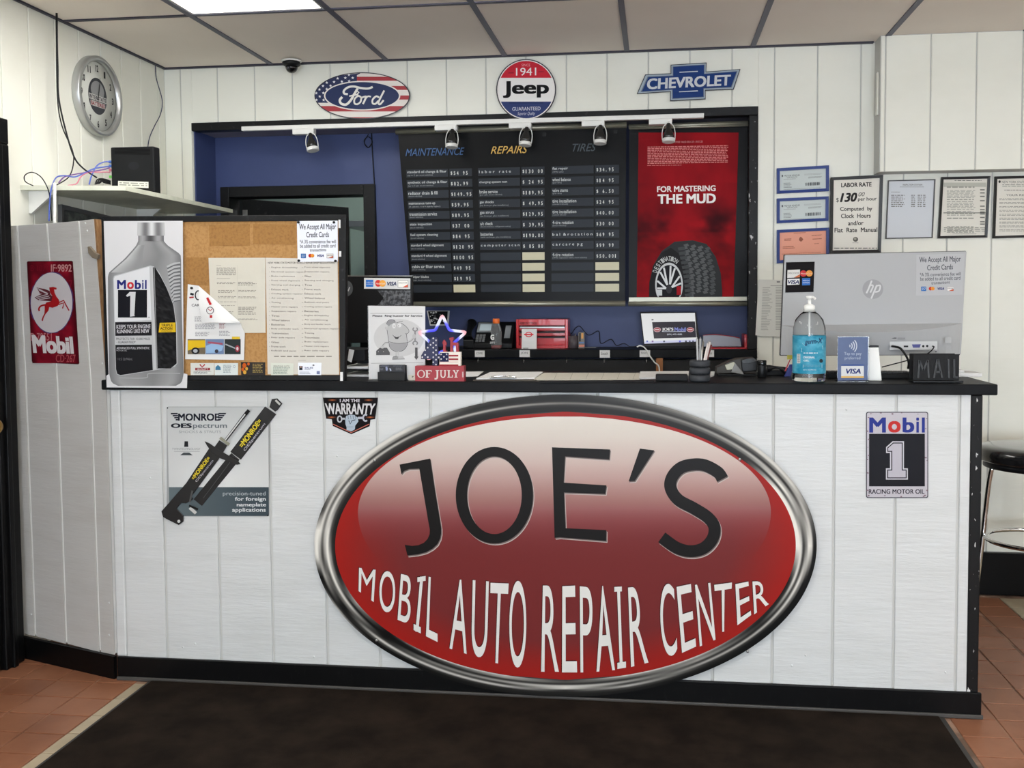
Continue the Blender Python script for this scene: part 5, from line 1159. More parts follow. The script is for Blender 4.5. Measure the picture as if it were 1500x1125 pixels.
# red document tray with clear folders
YR = D+.05; a, b = atY(1038, 508, YR), atY(1094, 508, YR)
t = empty('red_file_tray', ((a.x+b.x)/2, YR+.05, SILL), 'red file holder stuffed with clear plastic folders at the right end of the back shelf', 'file tray')
MB().box((a.x, YR, SILL), (b.x, YR+.16, SILL+.006), .001).box((b.x-.012, YR, SILL+.006), (b.x, YR+.16, atY(1090, 490, YR).z), .001).build('tray', RED, t)
CLF = mat('cloudy_plastic', (150, 154, 166), .35)
m = MB(); zq = SILL+.007; n = 8
top = [(1030, 492), (1040, 491), (1050, 491), (1060, 492), (1072, 493.5), (1084, 496)]
m.prism(PLY(YR+.03), top+[(1086, 507.5), (1030, 507.5)], -.10, .0); m.build('clear_folder', CLF, t)
m = MB(); m.tube([atY(x, y-.8, YR+.028) for x, y in top], .0016, 6); m.build('folder_spine', RED, t)
# small poster behind the star
o = sheet('small_wall_poster', 'small black and white picture on the blue wall behind the glowing star', 'picture', PLY(D2-.001), [(625, 455), (659, 455), (657, 477), (630, 477)], 0, .002, PAPER)
p = Print(PLY(D2-.001), .0024); p.poly([(627, 456), (656, 456), (655, 475), (631, 475)], (30, 30, 32)); p.up()
for k in range(26): x, y = random.uniform(630, 653), random.uniform(457, 473); p.ell(x, y, random.uniform(.6, 2), random.uniform(.5, 1.3), random.choice(((180, 180, 180), (110, 110, 112), (206, 206, 206))), 7)
p.build('print', P_MATT, o)
# coiled black wire hanging by the menu board
cc = atY(539, 208, D2-.01)
tag(MB().tube([atY(540, 196, D2-.01), cc+Vector((-.02, 0, 0)), cc+Vector((0, 0, -.03)), cc+Vector((.025, 0, 0)), cc+Vector((.002, 0, .028)), cc+Vector((-.022, 0, .005)), cc+Vector((0, 0, -.028)), cc+Vector((.022, 0, -.005))], .0022, 6).build('wire_coil', BPLA), 'small loop of black wire high on the blue wall left of the price board', 'wire')
tag(MB().tube([atY(x, y, D2-.008) for x, y in ((544, 190), (546, 230), (548.5, 272), (551, 330), (552, 405))], .003, 6).build('drop_wire', BPLA), 'black wire running straight down the blue wall beside the doorway', 'wire')
# stuff seen through the doorway
q = lambda x, y, Y: atY(x, y, Y)
a, b = q(503, 326, 2.9), q(536, 332, 2.9)
t = empty('storage_shelf', (.2, 3.0, a.z-.03), 'grey steel shelf glimpsed through the doorway', 'shelf'); MB().box((-.2, 2.75, a.z-.04), (.6, 3.35, a.z), .003).build('shelf_board', STEEL, t)
for k, (x, zh) in enumerate(((-.18, 1), (.58, 1))): MB().box((x, 2.76, 0), (x+.02, 2.79, a.z-.041)).build('upright', STEEL, t)
MB().box((.0, 2.8, a.z-.44), (.5, 3.3, a.z-.42)).build('lower_board', STEEL, t)
tag(MB().box((.22, 2.82, a.z-.419), (.48, 3.1, a.z-.22), .003).build('cardboard_box', CARD), 'brown cardboard box on the lower store room shelf', 'box')
tag(MB().box((.02, 2.82, a.z-.419), (.20, 3.1, a.z-.26), .003).build('cardboard_box', CARD), 'smaller brown cardboard box beside the other in the store room', 'box')
for k in range(4):
    tag(MB().tube([(.10+k*.02, 3.55, 2.42), (.04+k*.02, 3.0, 2.30), (-.02+k*.02, 2.8, 2.18)], .006, 6).build('pipe_run', BPLA), 'black cable hanging below the store room ceiling', 'cable', 'store room cables')
# ================================================================ THINGS ON THE COUNTERTOP
def up_sheet(pl, q, th=.0008): return MB().prism(pl, q, -th, 0)
def fx(x, Y): return atY(x, 545, Y).x
def fz(x, y, Y): return atY(x, y, Y).z
# ---- big silver monitor seen from behind
z = Z(4.545, 1130, 360); YM = .30; PMo = PLY(YM)
mo = empty('large_monitor', (PMo.hit(1277, 520).x, YM+.04, ZT), 'large silver monitor seen from behind on the right end of the desk', 'monitor')
MB().prism(PMo, [z(x, y) for x, y in ((92, 62), (1294, 37), (1299, 42), (1262, 720), (1246, 722), (66, 727), (62, 722), (88, 66))], -.012, 0, bevel=.001).build('screen_back', PANELW, mo)
MB().prism(PMo, [z(x, y) for x, y in ((86, 58), (1299, 33), (1303, 37), (1262, 730), (60, 733), (57, 726), (84, 63))], -.020, -.0125).build('black_bezel', BPLA, mo)
m = MB(); NN = 24; rows = []
for i in range(NN+1):
    t = i/NN; xt = 72+(1265-72)*t; yt = 530-15*t; s_ = math.sin(PI*t)**.75; yl = yt+50*s_+ (0 if 0<i<NN else .5); xb = 62+(1250-62)*t; yb = 727-6*t; xl = xt+(xb-xt)*.2
    w_ = .002+.052*s_
    P = [PMo.hit(*z(xt, yt), .0005)]
    a = PMo.hit(*z(xl, yl), w_); P.append(a); b = PMo.hit(*z(xb, yb-3)); b = Vector((b.x, YM-w_*.55, b.z)); P.append(PMo.hit(*z(xb, yb), w_*.6)); c = PMo.hit(*z(xb, yb), .0004); P.append(c)
    rows.append([m.bm.verts.new(v) for v in P])
for i in range(NN):
    for k in range(3): f = m.bm.faces.new((rows[i][k], rows[i+1][k], rows[i+1][k+1], rows[i][k+1])); f.smooth = False
bmesh.ops.recalc_face_normals(m.bm, faces=m.bm.faces)
m.build('lower_housing', PANELW, mo)
PHo = Plane((0, YM-.040, 0), (1, 0, 0), (0, 0, 1))
p = Print(PMo, .0006, warp=z); p.ell(675, 289, 69, 65, (160, 161, 162), 48); p.up(); hw = (214, 215, 215)
p.line([(668, 232), (645, 290), (632, 316)], 11, hw); p.line([(652, 268), (668, 262), (676, 272), (658, 312)], 10, hw, smooth=True); p.line([(702, 262), (664, 352)], 11, hw); p.line([(704, 266), (724, 266), (716, 300), (690, 308)], 10, hw, smooth=True); p.build('emblem', P_SEMI, mo)
p = Print(PHo, .006, warp=z); p.rect(785, 638, 1102, 694, (206, 207, 208), dy=-3); p.up()
p.rect(878, 664, 908, 675, (40, 40, 44)); p.poly([(932, 656), (992, 655), (984, 678), (940, 678)], (90, 92, 150)); p.ell(1008, 668, 8, 8, (44, 44, 48), 12); p.ell(1034, 667, 8, 8, (44, 44, 48), 12); p.rect(797, 611, 830, 617, (70, 70, 74)); p.rect(836, 611, 886, 622, (150, 150, 152)); p.rect(795, 628, 885, 636, (170, 170, 172)); p.rect(1152, 608, 1194, 646, (178, 179, 180)); p.rect(1086, 702, 1098, 708, (50, 50, 54)); p.build('port_panel', P_SEMI, mo)
nk = PMo.hit(1252, 520); m = MB(); m.box((nk.x-.035, YM+.0205, ZT+.008), (nk.x+.035, YM+.045, nk.z+.12), .003); m.build('stand_neck', PANELW, mo)
MB().box((nk.x-.10, YM-.02, ZT), (nk.x+.06, YM+.17, ZT+.0075), .003).build('stand_base', PANELW, mo)
o = sheet('payment_sticker', 'black sticker with four card marks on the back of the large monitor', 'sticker', PMo, [(98, 110), (288, 106), (280, 308), (92, 312)], .0006, .0012, mat('sticker_black', (20, 17, 19), .6, spec=.1), z)
p = Print(PMo, .0014, warp=z); p.poly([(107, 162), (190, 158), (188, 210), (105, 214)], (222, 220, 216)); p.ell(212, 185, 22, 21, (204, 50, 54), 24); p.ell(252, 184, 22, 21, (226, 150, 66), 24); p.poly([(106, 221), (188, 219), (186, 258), (105, 262)], (226, 226, 224)); p.poly([(204, 216), (258, 215), (257, 262), (204, 264)], (46, 108, 190)); p.up()
p.text('DISCOVER', 112, 176, 184, 188, (90, 88, 90)); p.poly([(150, 211), (188, 190), (188, 210)], (206, 110, 60)); p.text('VISA', 110, 228, 184, 254, (40, 46, 96), shear=.25, bold=.03); p.text('AMERICAN', 208, 228, 254, 236, (220, 230, 240)); p.text('EXPRESS', 208, 242, 254, 250, (220, 230, 240)); p.text('MasterCard', 196, 180, 270, 190, (226, 210, 200)); p.build('print', P_SEMI, o)
o = sheet('monitor_notice', 'credit card notice stuck on the upper right back of the large monitor', 'notice', PMo, [(965, 60), (1286, 52), (1270, 326), (962, 332)], .0006, .001, mat('notice_film', (170, 171, 173), .5), z)
p = Print(PMo, .0012, warp=z); accept(p, 966, 56, 1272, 326, -7, (76, 78, 84)); p.build('print', P_SEMI, o)
# plugs and cables
def onH(x, y, w): return PHo.hit(*z(x, y), w)
t = MB(); t.tube([onH(800, 668, .008), onH(815, 670, .03), onH(840, 680, .045), onH(875, 730, .05), onH(893, 775, .045), onH(896, 812, .03)], .0042, 8); tag(t.build('video_cable', BPLA), 'thick black video cable bending down from the large monitor', 'cable')
t = MB(); t.tube([onH(1068, 668, .008), onH(1072, 672, .02), onH(1045, 700, .03), onH(990, 732, .03), onH(880, 768, .01), onH(735, 808, .0)], .0022, 6); tag(t.build('audio_cable', BPLA), 'thin black cable slanting down left from the large monitor', 'cable')
# sticky note hanging below monitor, leaning cards
o = sheet('sticky_note', 'yellow sticky note hanging from the lower left corner of the large monitor', 'note', PMo, [(1153, 515), (1163.5, 515), (1163.5, 526), (1153, 526.5)], .0012, .0018, mat('yellow_note', (190, 182, 80), .8))
Pq = Plane((0, .26, ZT), (1, 0, 0), (0, .15, 1)); a = atZ(1151, 545, ZT)
m = MB(); m.prism(PLY(.27), [(1149, 543.6), (1157, 526), (1163.5, 526), (1158, 543.6)], -.01, 0); 
o = m.build('leaning_brochure', mat('brochure_blue', (40, 50, 120), .5)); tag(o, 'blue and red brochure leaning behind the sanitizer bottle', 'brochure')
for v in o.data.vertices:
    if v.co.z < .004: v.co.z = 0
o.location.z = ZT
m = MB().prism(PLY(.267), [(1149, 543.6), (1157, 526), (1158.5, 526), (1151, 543.6)], 0, .001); q = m.build('red_stripe', mat('brochure_red', (176, 50, 70), .5)); q.parent = o; q.location = q.location-o.location
# ---- keyboard and desk phone under the monitor
t = empty('keyboard', (fx(1270, .22), .24, ZT), 'black keyboard lying below the large monitor', 'keyboard')
X0, X1 = fx(1212, .2), fx(1338, .2); MB().box((X0, .19, ZT), (X1, .27, ZT+.018), .003).build('base', BPLM, t)
KEY = mat('key_black', (30, 31, 34), .5)
for r_ in range(4):
    for k in range(17):
        w_ = (X1-X0-.012)/17; MB().box((X0+.006+k*w_, .195+r_*.018, ZT+.0185), (X0+.004+(k+1)*w_, .211+r_*.018, ZT+.024), .001, seg=1).build('key', KEY, t)
# ---- hand sanitizer
Y = .075; c = atZ(1185, 558, ZT); xs_ = atY(1185, 540, Y).x; r = (fx(1210, Y)-fx(1160, Y))/2*.99
S = lambda y: fz(1185, y, Y)-ZT
t = empty('hand_sanitizer_bottle', (xs_, Y, ZT), 'clear pump bottle of hand sanitizer with turquoise label', 'bottle')
PET = mat('clear_bottle', (250, 252, 252), .04, trans=1, ior=1.25)
MB().lathe((xs_, Y, ZT), [(r*.9, .0005), (r*.98, .004), (r, .012), (r*.97, .03), (r*.97, S(491)), (r*.95, S(480)), (r*.82, S(468)), (r*.55, S(460)), (r*.34, S(456)), (r*.32, S(450))], 40).build('bottle_body', PET, t)
p = MB(); p.lathe((xs_, Y, ZT), [(r*.985, S(546)), (r*.985, S(491.5))], 40, cap=False)
p.build('label', mat('turquoise_label', (36, 130, 160), .4, var=((14, 14, 26), (84, 164, 190), 3, .4, .6), spec=.2), t)
MB().lathe((xs_, Y, ZT), [(r*.30, S(457)), (r*.33, S(455)), (r*.33, S(448)), (r*.20, S(446)), (.006, S(445)), (.0055, S(438)), (.011, S(437.5)), (.012, S(433.5)), (0, S(433))], 24).build('pump', WPLA, t)
MB().tube([(xs_+.003, Y, ZT+S(435.5)), (xs_+.010, Y-.012, ZT+S(435.5)), (xs_+.016, Y-.022, ZT+S(437.5))], .0045, 8).build('spout', WPLA, t)
MB().tube([(xs_, Y, ZT+S(457)), (xs_+.001, Y, ZT+.012)], .0025, 8, smooth=False).build('dip_tube', mat('milky_tube', (226, 230, 230), .4), t)
class Cyl(Plane):
    """label wrapped round a bottle: photo coordinates met on the cylinder"""
    def __init__(s, c, r): s.c = Vector(c); s.r = r
    def hit(s, x, y, w=0.0):
        d = ray(x, y); R = s.r+w; ox, oy = CP.x-s.c.x, CP.y-s.c.y; A = d.x**2+d.y**2; B = 2*(ox*d.x+oy*d.y); C_ = ox*ox+oy*oy-R*R; D_ = B*B-4*A*C_
        k = (-B-math.sqrt(max(D_, 0)))/(2*A); return CP+d*k
p = Print(Cyl((xs_, Y, 0), r*.985), .0006, warp=z, step=.0001)
p.poly([(205, 650), (330, 612), (344, 640), (225, 668)], (206, 226, 232)); p.poly([(200, 682), (340, 665), (344, 690), (200, 708)], (196, 224, 232)); p.rect(170, 720, 192, 782, (224, 228, 228)); p.poly([(210, 790), (338, 790), (338, 812), (210, 812)], (200, 222, 230)); p.up()
p.text('germ-X', 222, 622, 340, 668, (36, 60, 96), bold=.02, shear=.2, dy=-8); 
for k in range(9): p.rect(173, 724+k*6.4, 189, 726.5+k*6.4, (40, 44, 50))
p.text('ORIGINAL', 212, 736, 290, 750, (226, 240, 244), bold=.02); p.text('GEL', 214, 758, 252, 770, (226, 240, 244), bold=.02); p.ell(331, 766, 12, 13, (50, 60, 64), 16); p.text('32 FL OZ (946 mL)', 212, 822, 300, 832, (226, 236, 240)); p.small(214, 712, 320, 722, 1, (236, 244, 246), word=20); p.small(214, 794, 332, 808, 2, (110, 160, 180), word=20); p.build('print', P_SEMI, t)
# ---- tap-to-pay sign in an acrylic stand
Y = .05; PV = PLY(Y); a = PV.hit(1227, 540); b = PV.hit(1272, 540)
t = empty('tap_to_pay_sign', ((a.x+b.x)/2, Y+.02, ZT), 'small blue tap to pay sign in a clear acrylic stand', 'sign')
q0 = [(1227.5, 494), (1271.5, 493.5), (1271, 557), (1227, 557.5)]
MB().prism(PV, q0, -.0015, 0).build('card', mat('navy_card', (44, 66, 112), .35), t)
m = MB(); zt2 = PV.hit(1250, 493).z; m.box((a.x-.001, Y+.002, ZT+.001), (b.x+.001, Y+.004, zt2)); m.box((a.x-.001, Y-.012, ZT), (b.x+.001, Y+.05, ZT+.0009)); m.build('acrylic_stand', CLEAR, t)
p = Print(PV, .0003, warp=z)
for k in range(4): p.ring(512, 667, 14+k*15, 14+k*15, 6, (206, 212, 222), 10, a0=-.75, a1=.75)
p.text('Tap to pay', 484, 708, 600, 734, (176, 186, 204), bold=.006); p.text('preferred', 488, 738, 592, 762, (176, 186, 204), bold=.006); p.rect(464, 792, 615, 880, (222, 224, 226)); p.up(); p.rect(464, 790, 615, 800, (66, 90, 150)); p.rect(464, 868, 615, 880, (226, 184, 110)); p.text('VISA', 496, 818, 595, 852, (38, 52, 116), shear=.22, bold=.03); p.build('print', P_MATT, t)
# ---- white card reader stand
Y = .10; X0, X1 = fx(1272.5, Y), fx(1292, Y); xt0, xt1 = fx(1272.5, Y), fx(1287, Y); zt2 = fz(1280, 509, Y)
t = empty('white_card_reader', ((X0+X1)/2, Y+.02, ZT), 'upright white device with black top beside the tap to pay sign', 'card reader')
MB().hexa([Vector(v) for v in ((X0, Y, ZT), (X1, Y, ZT), (X1, Y+.035, ZT), (X0, Y+.035, ZT), (xt0, Y+.004, zt2), (xt1, Y+.004, zt2), (xt1, Y+.03, zt2), (xt0, Y+.03, zt2))], .002).build('body', WPLA, t)
MB().box((xt0-.0005, Y+.003, zt2+.0005), (xt1+.0005, Y+.031, zt2+.007), .001).build('black_top', BPLA, t)
# ---- mail holder
Y = .03; PL_ = PLY(Y); X0, X1 = fx(1337.5, Y), fx(1405, Y); zt2 = fz(1370, 519, Y)
t = empty('mail_holder', ((X0+X1)/2, Y+.03, ZT), 'black letter holder with raised MAIL lettering at the right end of the desk', 'letter holder')
MB().box((X0, Y, ZT+.0085), (X1, Y+.004, zt2), .001).build('front_plate', BPLM, t)
MB().box((X0, Y+.05, ZT+.0085), (X1, Y+.054, zt2), .001).build('back_plate', BPLM, t)
MB().box((X0-.001, Y-.006, ZT), (fx(1411, Y), Y+.062, ZT+.008), .002).build('base', BPLA, t)
p = Print(PL_, .0006, warp=z)
def letter(L, wd=13): 
    m_ = MB()
    for a_, b_ in L:
        v = Vector((b_[0]-a_[0], b_[1]-a_[1])); n_ = Vector((-v.y, v.x)).normalized()*wd/2
        m_.prism(PL_, [z(a_[0]+n_.x, a_[1]+n_.y), z(b_[0]+n_.x, b_[1]+n_.y), z(b_[0]-n_.x, b_[1]-n_.y), z(a_[0]-n_.x, a_[1]-n_.y)], .0002, .003)
    m_.build('raised_letter', mat('raised_black', (44, 46, 48), .5), t)
letter([((985, 760), (975, 880)), ((985, 765), (1010, 830)), ((1010, 830), (1038, 765)), ((1040, 760), (1046, 880))])
letter([((1105, 755), (1080, 880)), ((1108, 755), (1136, 880)), ((1090, 840), (1128, 840))])
letter([((1178, 755), (1180, 880))]); letter([((1215, 755), (1217, 880)), ((1217, 876), (1240, 876))])
# white envelopes behind it
a, b = atZ(1400, 552, ZT), atZ(1436, 551.5, ZT)
tag(MB().box((a.x, a.y, ZT), (b.x, a.y+.12, ZT+.014), .002).box((a.x, a.y+.004, ZT+.0145), (b.x-.06, a.y+.11, ZT+.024), .003).build('envelope_stack', PAPER), 'small stack of white envelopes behind the letter holder', 'envelopes')
# white charging cable lying behind
tag(MB().tube([atZ(x, y, ZT+.002) for x, y in ((1293, 551), (1305, 550.5), (1320, 552.5), (1337, 553.5))], .0022, 6).build('white_cable', WPLA), 'white cable on the desk between the white device and the letter holder', 'cable')

# ---- card terminal, black cylinder, phone handset
z = Z(10.714, 1030, 490); Y = .30
t = empty('card_terminal', (fx(1080, Y), Y+.05, ZT), 'grey and black card payment terminal lying tilted on the desk', 'card terminal')
m = MB(); m.prism(PLY(Y), [z(x, y) for x, y in ((205, 585), (210, 520), (400, 430), (520, 385), (700, 372), (640, 600), (430, 610), (215, 620))], -.075, 0, bevel=.003)
m.build('body', mat('dark_taupe_plastic', (56, 54, 50), .5, spec=.3), t)
m = MB(); m.prism(PLY(Y), [z(x, y) for x, y in ((498, 440), (640, 660), (600, 655), (440, 590))], .0005, .006, bevel=.001); m.build('side_ridge', mat('grey_taupe', (104, 102, 96), .4), t)
m = MB(); m.prism(PLY(Y), [z(x, y) for x, y in ((340, 480), (470, 430), (496, 440), (500, 545), (370, 556))], .0005, .004, bevel=.001); m.build('display', mat('lcd_olive', (150, 146, 118), .25), t)
m = MB(); m.prism(PLY(Y-.006), [z(x, y) for x, y in ((590, 400), (700, 372), (800, 368), (852, 415), (850, 570), (640, 590), (610, 560))], -.07, 0, bevel=.003); m.build('printer_cover', BPLA, t)
m = MB(); m.prism(PLY(Y-.0065), [z(x, y) for x, y in ((600, 405), (700, 376), (796, 372), (840, 415), (740, 450), (620, 460))], 0, .004, bevel=.001); m.build('cover_lid', mat('lid_grey', (58, 60, 62), .45, spec=.3), t)
m = MB(); X0, X1 = fx(1052, Y), fx(1112, Y); m.box((X0, Y-.004, ZT), (X1, Y+.07, ZT+.006), .001); m.build('foot', BPLM, t)
for ch in t.children:
    for v in ch.data.vertices:
        if v.co.z < .005 and ch.name.startswith(('body', 'side')): v.co.z = max(v.co.z, .0062)
Y = .22; xx = fx(1116, Y); r = (fx(1123, Y)-fx(1109.5, Y))/2
t = empty('black_canister', (xx, Y, ZT), 'small glossy black cylinder standing between the card terminal and the phone', 'canister')
zc = fz(1116, 527.5, Y)-ZT
MB().lathe((xx, Y, ZT), [(r*.9, 0), (r, .003), (r, zc-.02), (r*.96, zc-.018)], 24).build('body', BPLA, t)
MB().lathe((xx, Y, ZT), [(r, zc-.0175), (r*1.02, zc-.016), (r*1.02, zc-.003), (r*.9, zc), (0, zc)], 24).build('lid', mat('glossy_black', (10, 10, 11), .12), t)
Y = .30; t = empty('corded_handset', (fx(1142, Y), Y, ZT), 'black corded telephone handset with coiled cord beside the sanitizer', 'telephone handset')
P_ = [atY(x, y, Y) for x, y in ((1124, 540), (1130, 538.5), (1138, 538), (1146, 540.5), (1152, 544))]
MB().tube(P_, .013, 10, rr=lambda q: .75+.4*math.cos(q*PI*2)).build('handset', BPLA, t)
m = MB(); a, b = atZ(1126, 549, ZT), atZ(1160, 550, ZT); pts = []
for k in range(120): u = k/119; pts.append((a.x+(b.x-a.x)*u, a.y+.0065*math.cos(k*.9), ZT+.0085+.0065*math.sin(k*.9)))
m.tube(pts, .0016, 5, smooth=False); m.build('coiled_cord', BPLA, t)
X0, X1 = fx(1122, Y), fx(1156, Y); MB().box((X0, Y+.012, ZT), (X1, Y+.12, ZT+.02), .003).build('phone_base', BPLM, t)

# ---- tyre pen cup
Y = .035; xx = fx(1025, Y); r = (fx(1040.3, Y)-fx(1009.5, Y))/2; H = fz(1025, 526.5, Y)-ZT
t = empty('tire_pen_cup', (xx, Y, ZT), 'pen cup made like three stacked black tires', 'pen cup')
for k in range(3):
    h0 = H/3*k; h1 = H/3*(k+1)-.0008
    MB().lathe((xx, Y, ZT), [(r*.55, h0+.001), (r*.85, h0), (r*.97, h0+.004), (r, h0+H*.07), (r, h1-H*.07), (r*.97, h1-.004), (r*.85, h1), (r*.62, h1-.001)], 40, cap=False).build('tire', mat('tyre_rubber', (44, 47, 52), .6, bump=((200, 200, 200), .3, .001)), t)
MB().lathe((xx, Y, ZT), [(0, .002), (r*.6, .002), (r*.6, H-.003)], 24, cap=False).build('inner_cup', BPLM, t)
PW = mat('pen_pearl', (206, 196, 192), .3); cols_ = [(PW, 1026, 524, 1037, 503), (PW, 1029, 524, 1040, 501), (STEEL, 1024, 524, 1030, 500), (mat('pen_clear', (170, 172, 174), .2), 1020, 524, 1021, 496.5), (MATS['pen_clear'], 1024, 524, 1026, 496), (mat('pen_maroon', (110, 60, 60), .3), 1031, 525, 1042, 505), (BPLA, 1034, 524, 1038, 502)]
for k, (m_, x0, y0, x1, y1) in enumerate(cols_):
    Yk = Y-.012+.005*k; a = Vector((xx+((x0-1025)*.0009), Yk, ZT+.006)); b = atY(x1, y1, Yk)
    o = empty('pen', a, ['pearl pen, longest slanting one in the tire cup', 'pearl pen behind the slanting one in the tire cup', 'steel pen in the middle of the tire cup', 'clear pen standing upright at the left of the tire cup', 'clear pen second from the left in the tire cup', 'maroon pen leaning right in the tire cup', 'black pen leaning right in the tire cup'][k], 'pen', 'pens in the tire cup')
    br = MB().tube([a, b], .0037, 8, smooth=False).build('barrel', m_, o); d_ = (b-a).normalized(); MB().tube([b, b+d_*.006], .0018, 6, smooth=False).build('clicker', STEEL, br)
# ---- black phone lying flat
Y = .04; X0, X1 = fx(960.5, Y), fx(1008, Y); zt2 = fz(985, 549, Y)
tag(MB().box((X0, Y, ZT), (X1, Y+.05, zt2), .004).build('pen_case', BPLM), 'flat black case lying left of the tire pen cup', 'case')
# ---- papers along the counter
def flat(name, label, cat, q, h0, h1, m, group=None):
    P = [atZ(x, y, ZT+h1) for x, y in q]; b = MB(); b.hexa([Vector((v.x, v.y, ZT+h0)) for v in P]+[Vector((v.x, v.y, ZT+h1)) for v in P]); return tag(b.build(name, m), label, cat, group)
cb = empty('clipboard', atZ(745, 550, ZT), 'brown clipboard with white sheets and silver clip on the desk', 'clipboard')
P = [atZ(x, y, ZT+.003) for x, y in ((693, 556.5), (717, 545.5), (797, 545), (785, 557))]; MB().hexa([Vector((v.x, v.y, ZT)) for v in P]+[Vector((v.x, v.y, ZT+.003)) for v in P]).build('board', mat('hardboard', (78, 70, 62), .6), cb)
P = [atZ(x, y, ZT+.0075) for x, y in ((697.6, 554), (718, 545), (795.5, 544.4), (783, 553.5))]; MB().hexa([Vector((v.x, v.y, ZT+.0031)) for v in P]+[Vector((v.x, v.y, ZT+.0075)) for v in P]).build('paper_sheets', PAPER, cb)
a, b = atZ(718, 554, ZT+.008), atZ(758, 553, ZT+.008); MB().box((a.x, a.y-.006, ZT+.0078), (b.x, a.y+.016, ZT+.0105), .001).build('clip_plate', STEEL, cb); MB().tube([(a.x, a.y-.004, ZT+.012), (a.x+.02, a.y+.004, ZT+.014), ((a.x+b.x)/2, a.y+.006, ZT+.016), (b.x-.02, a.y+.004, ZT+.014), (b.x, a.y-.004, ZT+.012)], .003, 8).build('clip_lever', CHROME, cb)
o = flat('loose_paper', 'white paper on the desk just right of the OF JULY block', 'paper', [(681, 551.5), (681, 544.5), (708.5, 544), (700, 551)], 0, .001, PAPER)
ds = empty('desk_calendar', atZ(860, 552, ZT), 'long cream desk calendar sheet lying along the middle of the desk', 'calendar')
P = [atZ(x, y, ZT+.004) for x, y in ((782, 555.5), (797, 546), (937, 546), (937, 556))]; MB().hexa([Vector((v.x, v.y, ZT)) for v in P]+[Vector((v.x, v.y, ZT+.004)) for v in P]).build('sheet', CREAMP, ds)
P2 = [atZ(x, y, ZT+.003) for x, y in ((790, 559.5), (790, 557.5), (958, 556.2), (958, 558.5))]; MB().hexa([Vector((v.x, v.y, ZT)) for v in P2]+[Vector((v.x, v.y, ZT+.003)) for v in P2]).build('holder_strip', BPLM, ds)
m = MB()
for k in range(6):
    x = 812+k*23; a, b = atZ(x+4, 546.3, ZT+.0042), atZ(x, 555.3, ZT+.0042); m.tube([a, b], .0006, 4, smooth=False)
m.build('ruled_lines', mat('ruling', (150, 146, 136), .8), ds)
flat('white_notepad', 'white sheets with a lifted corner left of the flat black case', 'notepad', [(936, 553), (938, 544), (1009, 543.5), (1008, 552)], 0, .006, PAPER)
flat('scratch_paper', 'crumpled white paper peeking out right of the tire pen cup', 'paper', [(1040, 551), (1041, 544), (1047, 544), (1046, 549)], 0, .005, PAPER)
tag(MB().tube([atY(x, y, D-.10) for x, y in ((933, 508.5), (938, 506.5), (945, 510), (951, 520), (958, 530), (966, 543))]+[Vector((1.82, D-.10, .9)), Vector((1.82, D-.10, .01))], .0035, 8).build('charging_cable', WPLA), 'white charging cable hanging from the back shelf below the laptop', 'cable')

# ---- OF JULY block, the figure 4, TH, flag
z = Z(8.653, 530, 440); YJ = -.006; PJ = PLY(YJ)
WR = mat('painted_red_wood', (152, 46, 56), .55); WN = mat('painted_navy_wood', (40, 44, 78), .55)
def wp(pts, w0, w1, m, nm, par, pl=PJ): return MB().prism(pl, [z(x, y) for x, y in pts], w0, w1, bevel=.001).build(nm, m, par)
t = empty('fourth_of_july_block', (fx(644, YJ), YJ+.015, ZT), 'red, white and blue wooden 4TH OF JULY block on the desk', 'decoration')
ob = wp([(673, 832), (1297, 830), (1299, 1046), (675, 1046)], -.032, 0, WR, 'base_block', t)
for v in ob.data.vertices:
    if v.co.z < .008: v.co.z = 0
F4 = [(885, 470), (955, 470), (955, 740), (978, 742), (978, 830), (815, 830), (815, 742), (745, 742), (740, 715)]
m = MB(); m.prism(PJ, [z(x, y) for x, y in [(880, 470), (955, 470), (957, 700), (998, 702), (996, 745), (955, 748), (957, 829), (888, 829), (888, 748), (742, 746), (745, 700)]], -.022, -.008, bevel=.001); m.build('figure_four', WN, t)
p = Print(PJ, -.0072, warp=z)
for x, y in ((900, 482), (935, 508), (900, 540), (866, 565), (935, 570), (900, 600), (830, 600), (935, 632), (797, 632), (900, 662), (760, 722), (797, 692), (830, 722), (935, 692), (900, 722), (968, 724), (935, 754), (900, 786), (935, 816)): p.ell(x, y, 10, 11, (222, 218, 222), 12)
p.build('white_dots', P_MATT, t)
wp([(1018, 520), (1030, 500), (1048, 520), (1062, 540), (1062, 570), (1050, 575), (1052, 640), (1068, 640), (1068, 655), (1020, 655), (1020, 560), (1008, 545)], -.024, -.012, WR, 'letter_t', t)
wp([(1098, 478), (1150, 468), (1152, 500), (1142, 510), (1142, 535), (1215, 540), (1218, 655), (1185, 655), (1182, 575), (1142, 575), (1142, 655), (1110, 655), (1112, 510), (1098, 500)], -.024, -.012, WR, 'letter_h', t)
wp([(985, 655), (1250, 655), (1250, 829), (978, 829)], -.026, -.004, mat('painted_cream_wood', (222, 214, 204), .6), 'flag_block', t)
p = Print(PJ, -.0036, warp=z); p.rect(985, 665, 1098, 778, (40, 44, 78))
for y0, y1 in ((692, 712), (737, 757), (780, 783), (813, 829)): p.rect(1100 if y0 < 780 else 978, y0, 1220, y1, (162, 48, 58))
p.up()
for x, y in ((1003, 684), (1073, 684), (1038, 715), (1003, 745), (1073, 745)): star(p, x, y, 15, (224, 220, 222))
p.build('flag_print', P_MATT, t)
p = Print(PJ, .0004, warp=z); CW = (222, 214, 208)
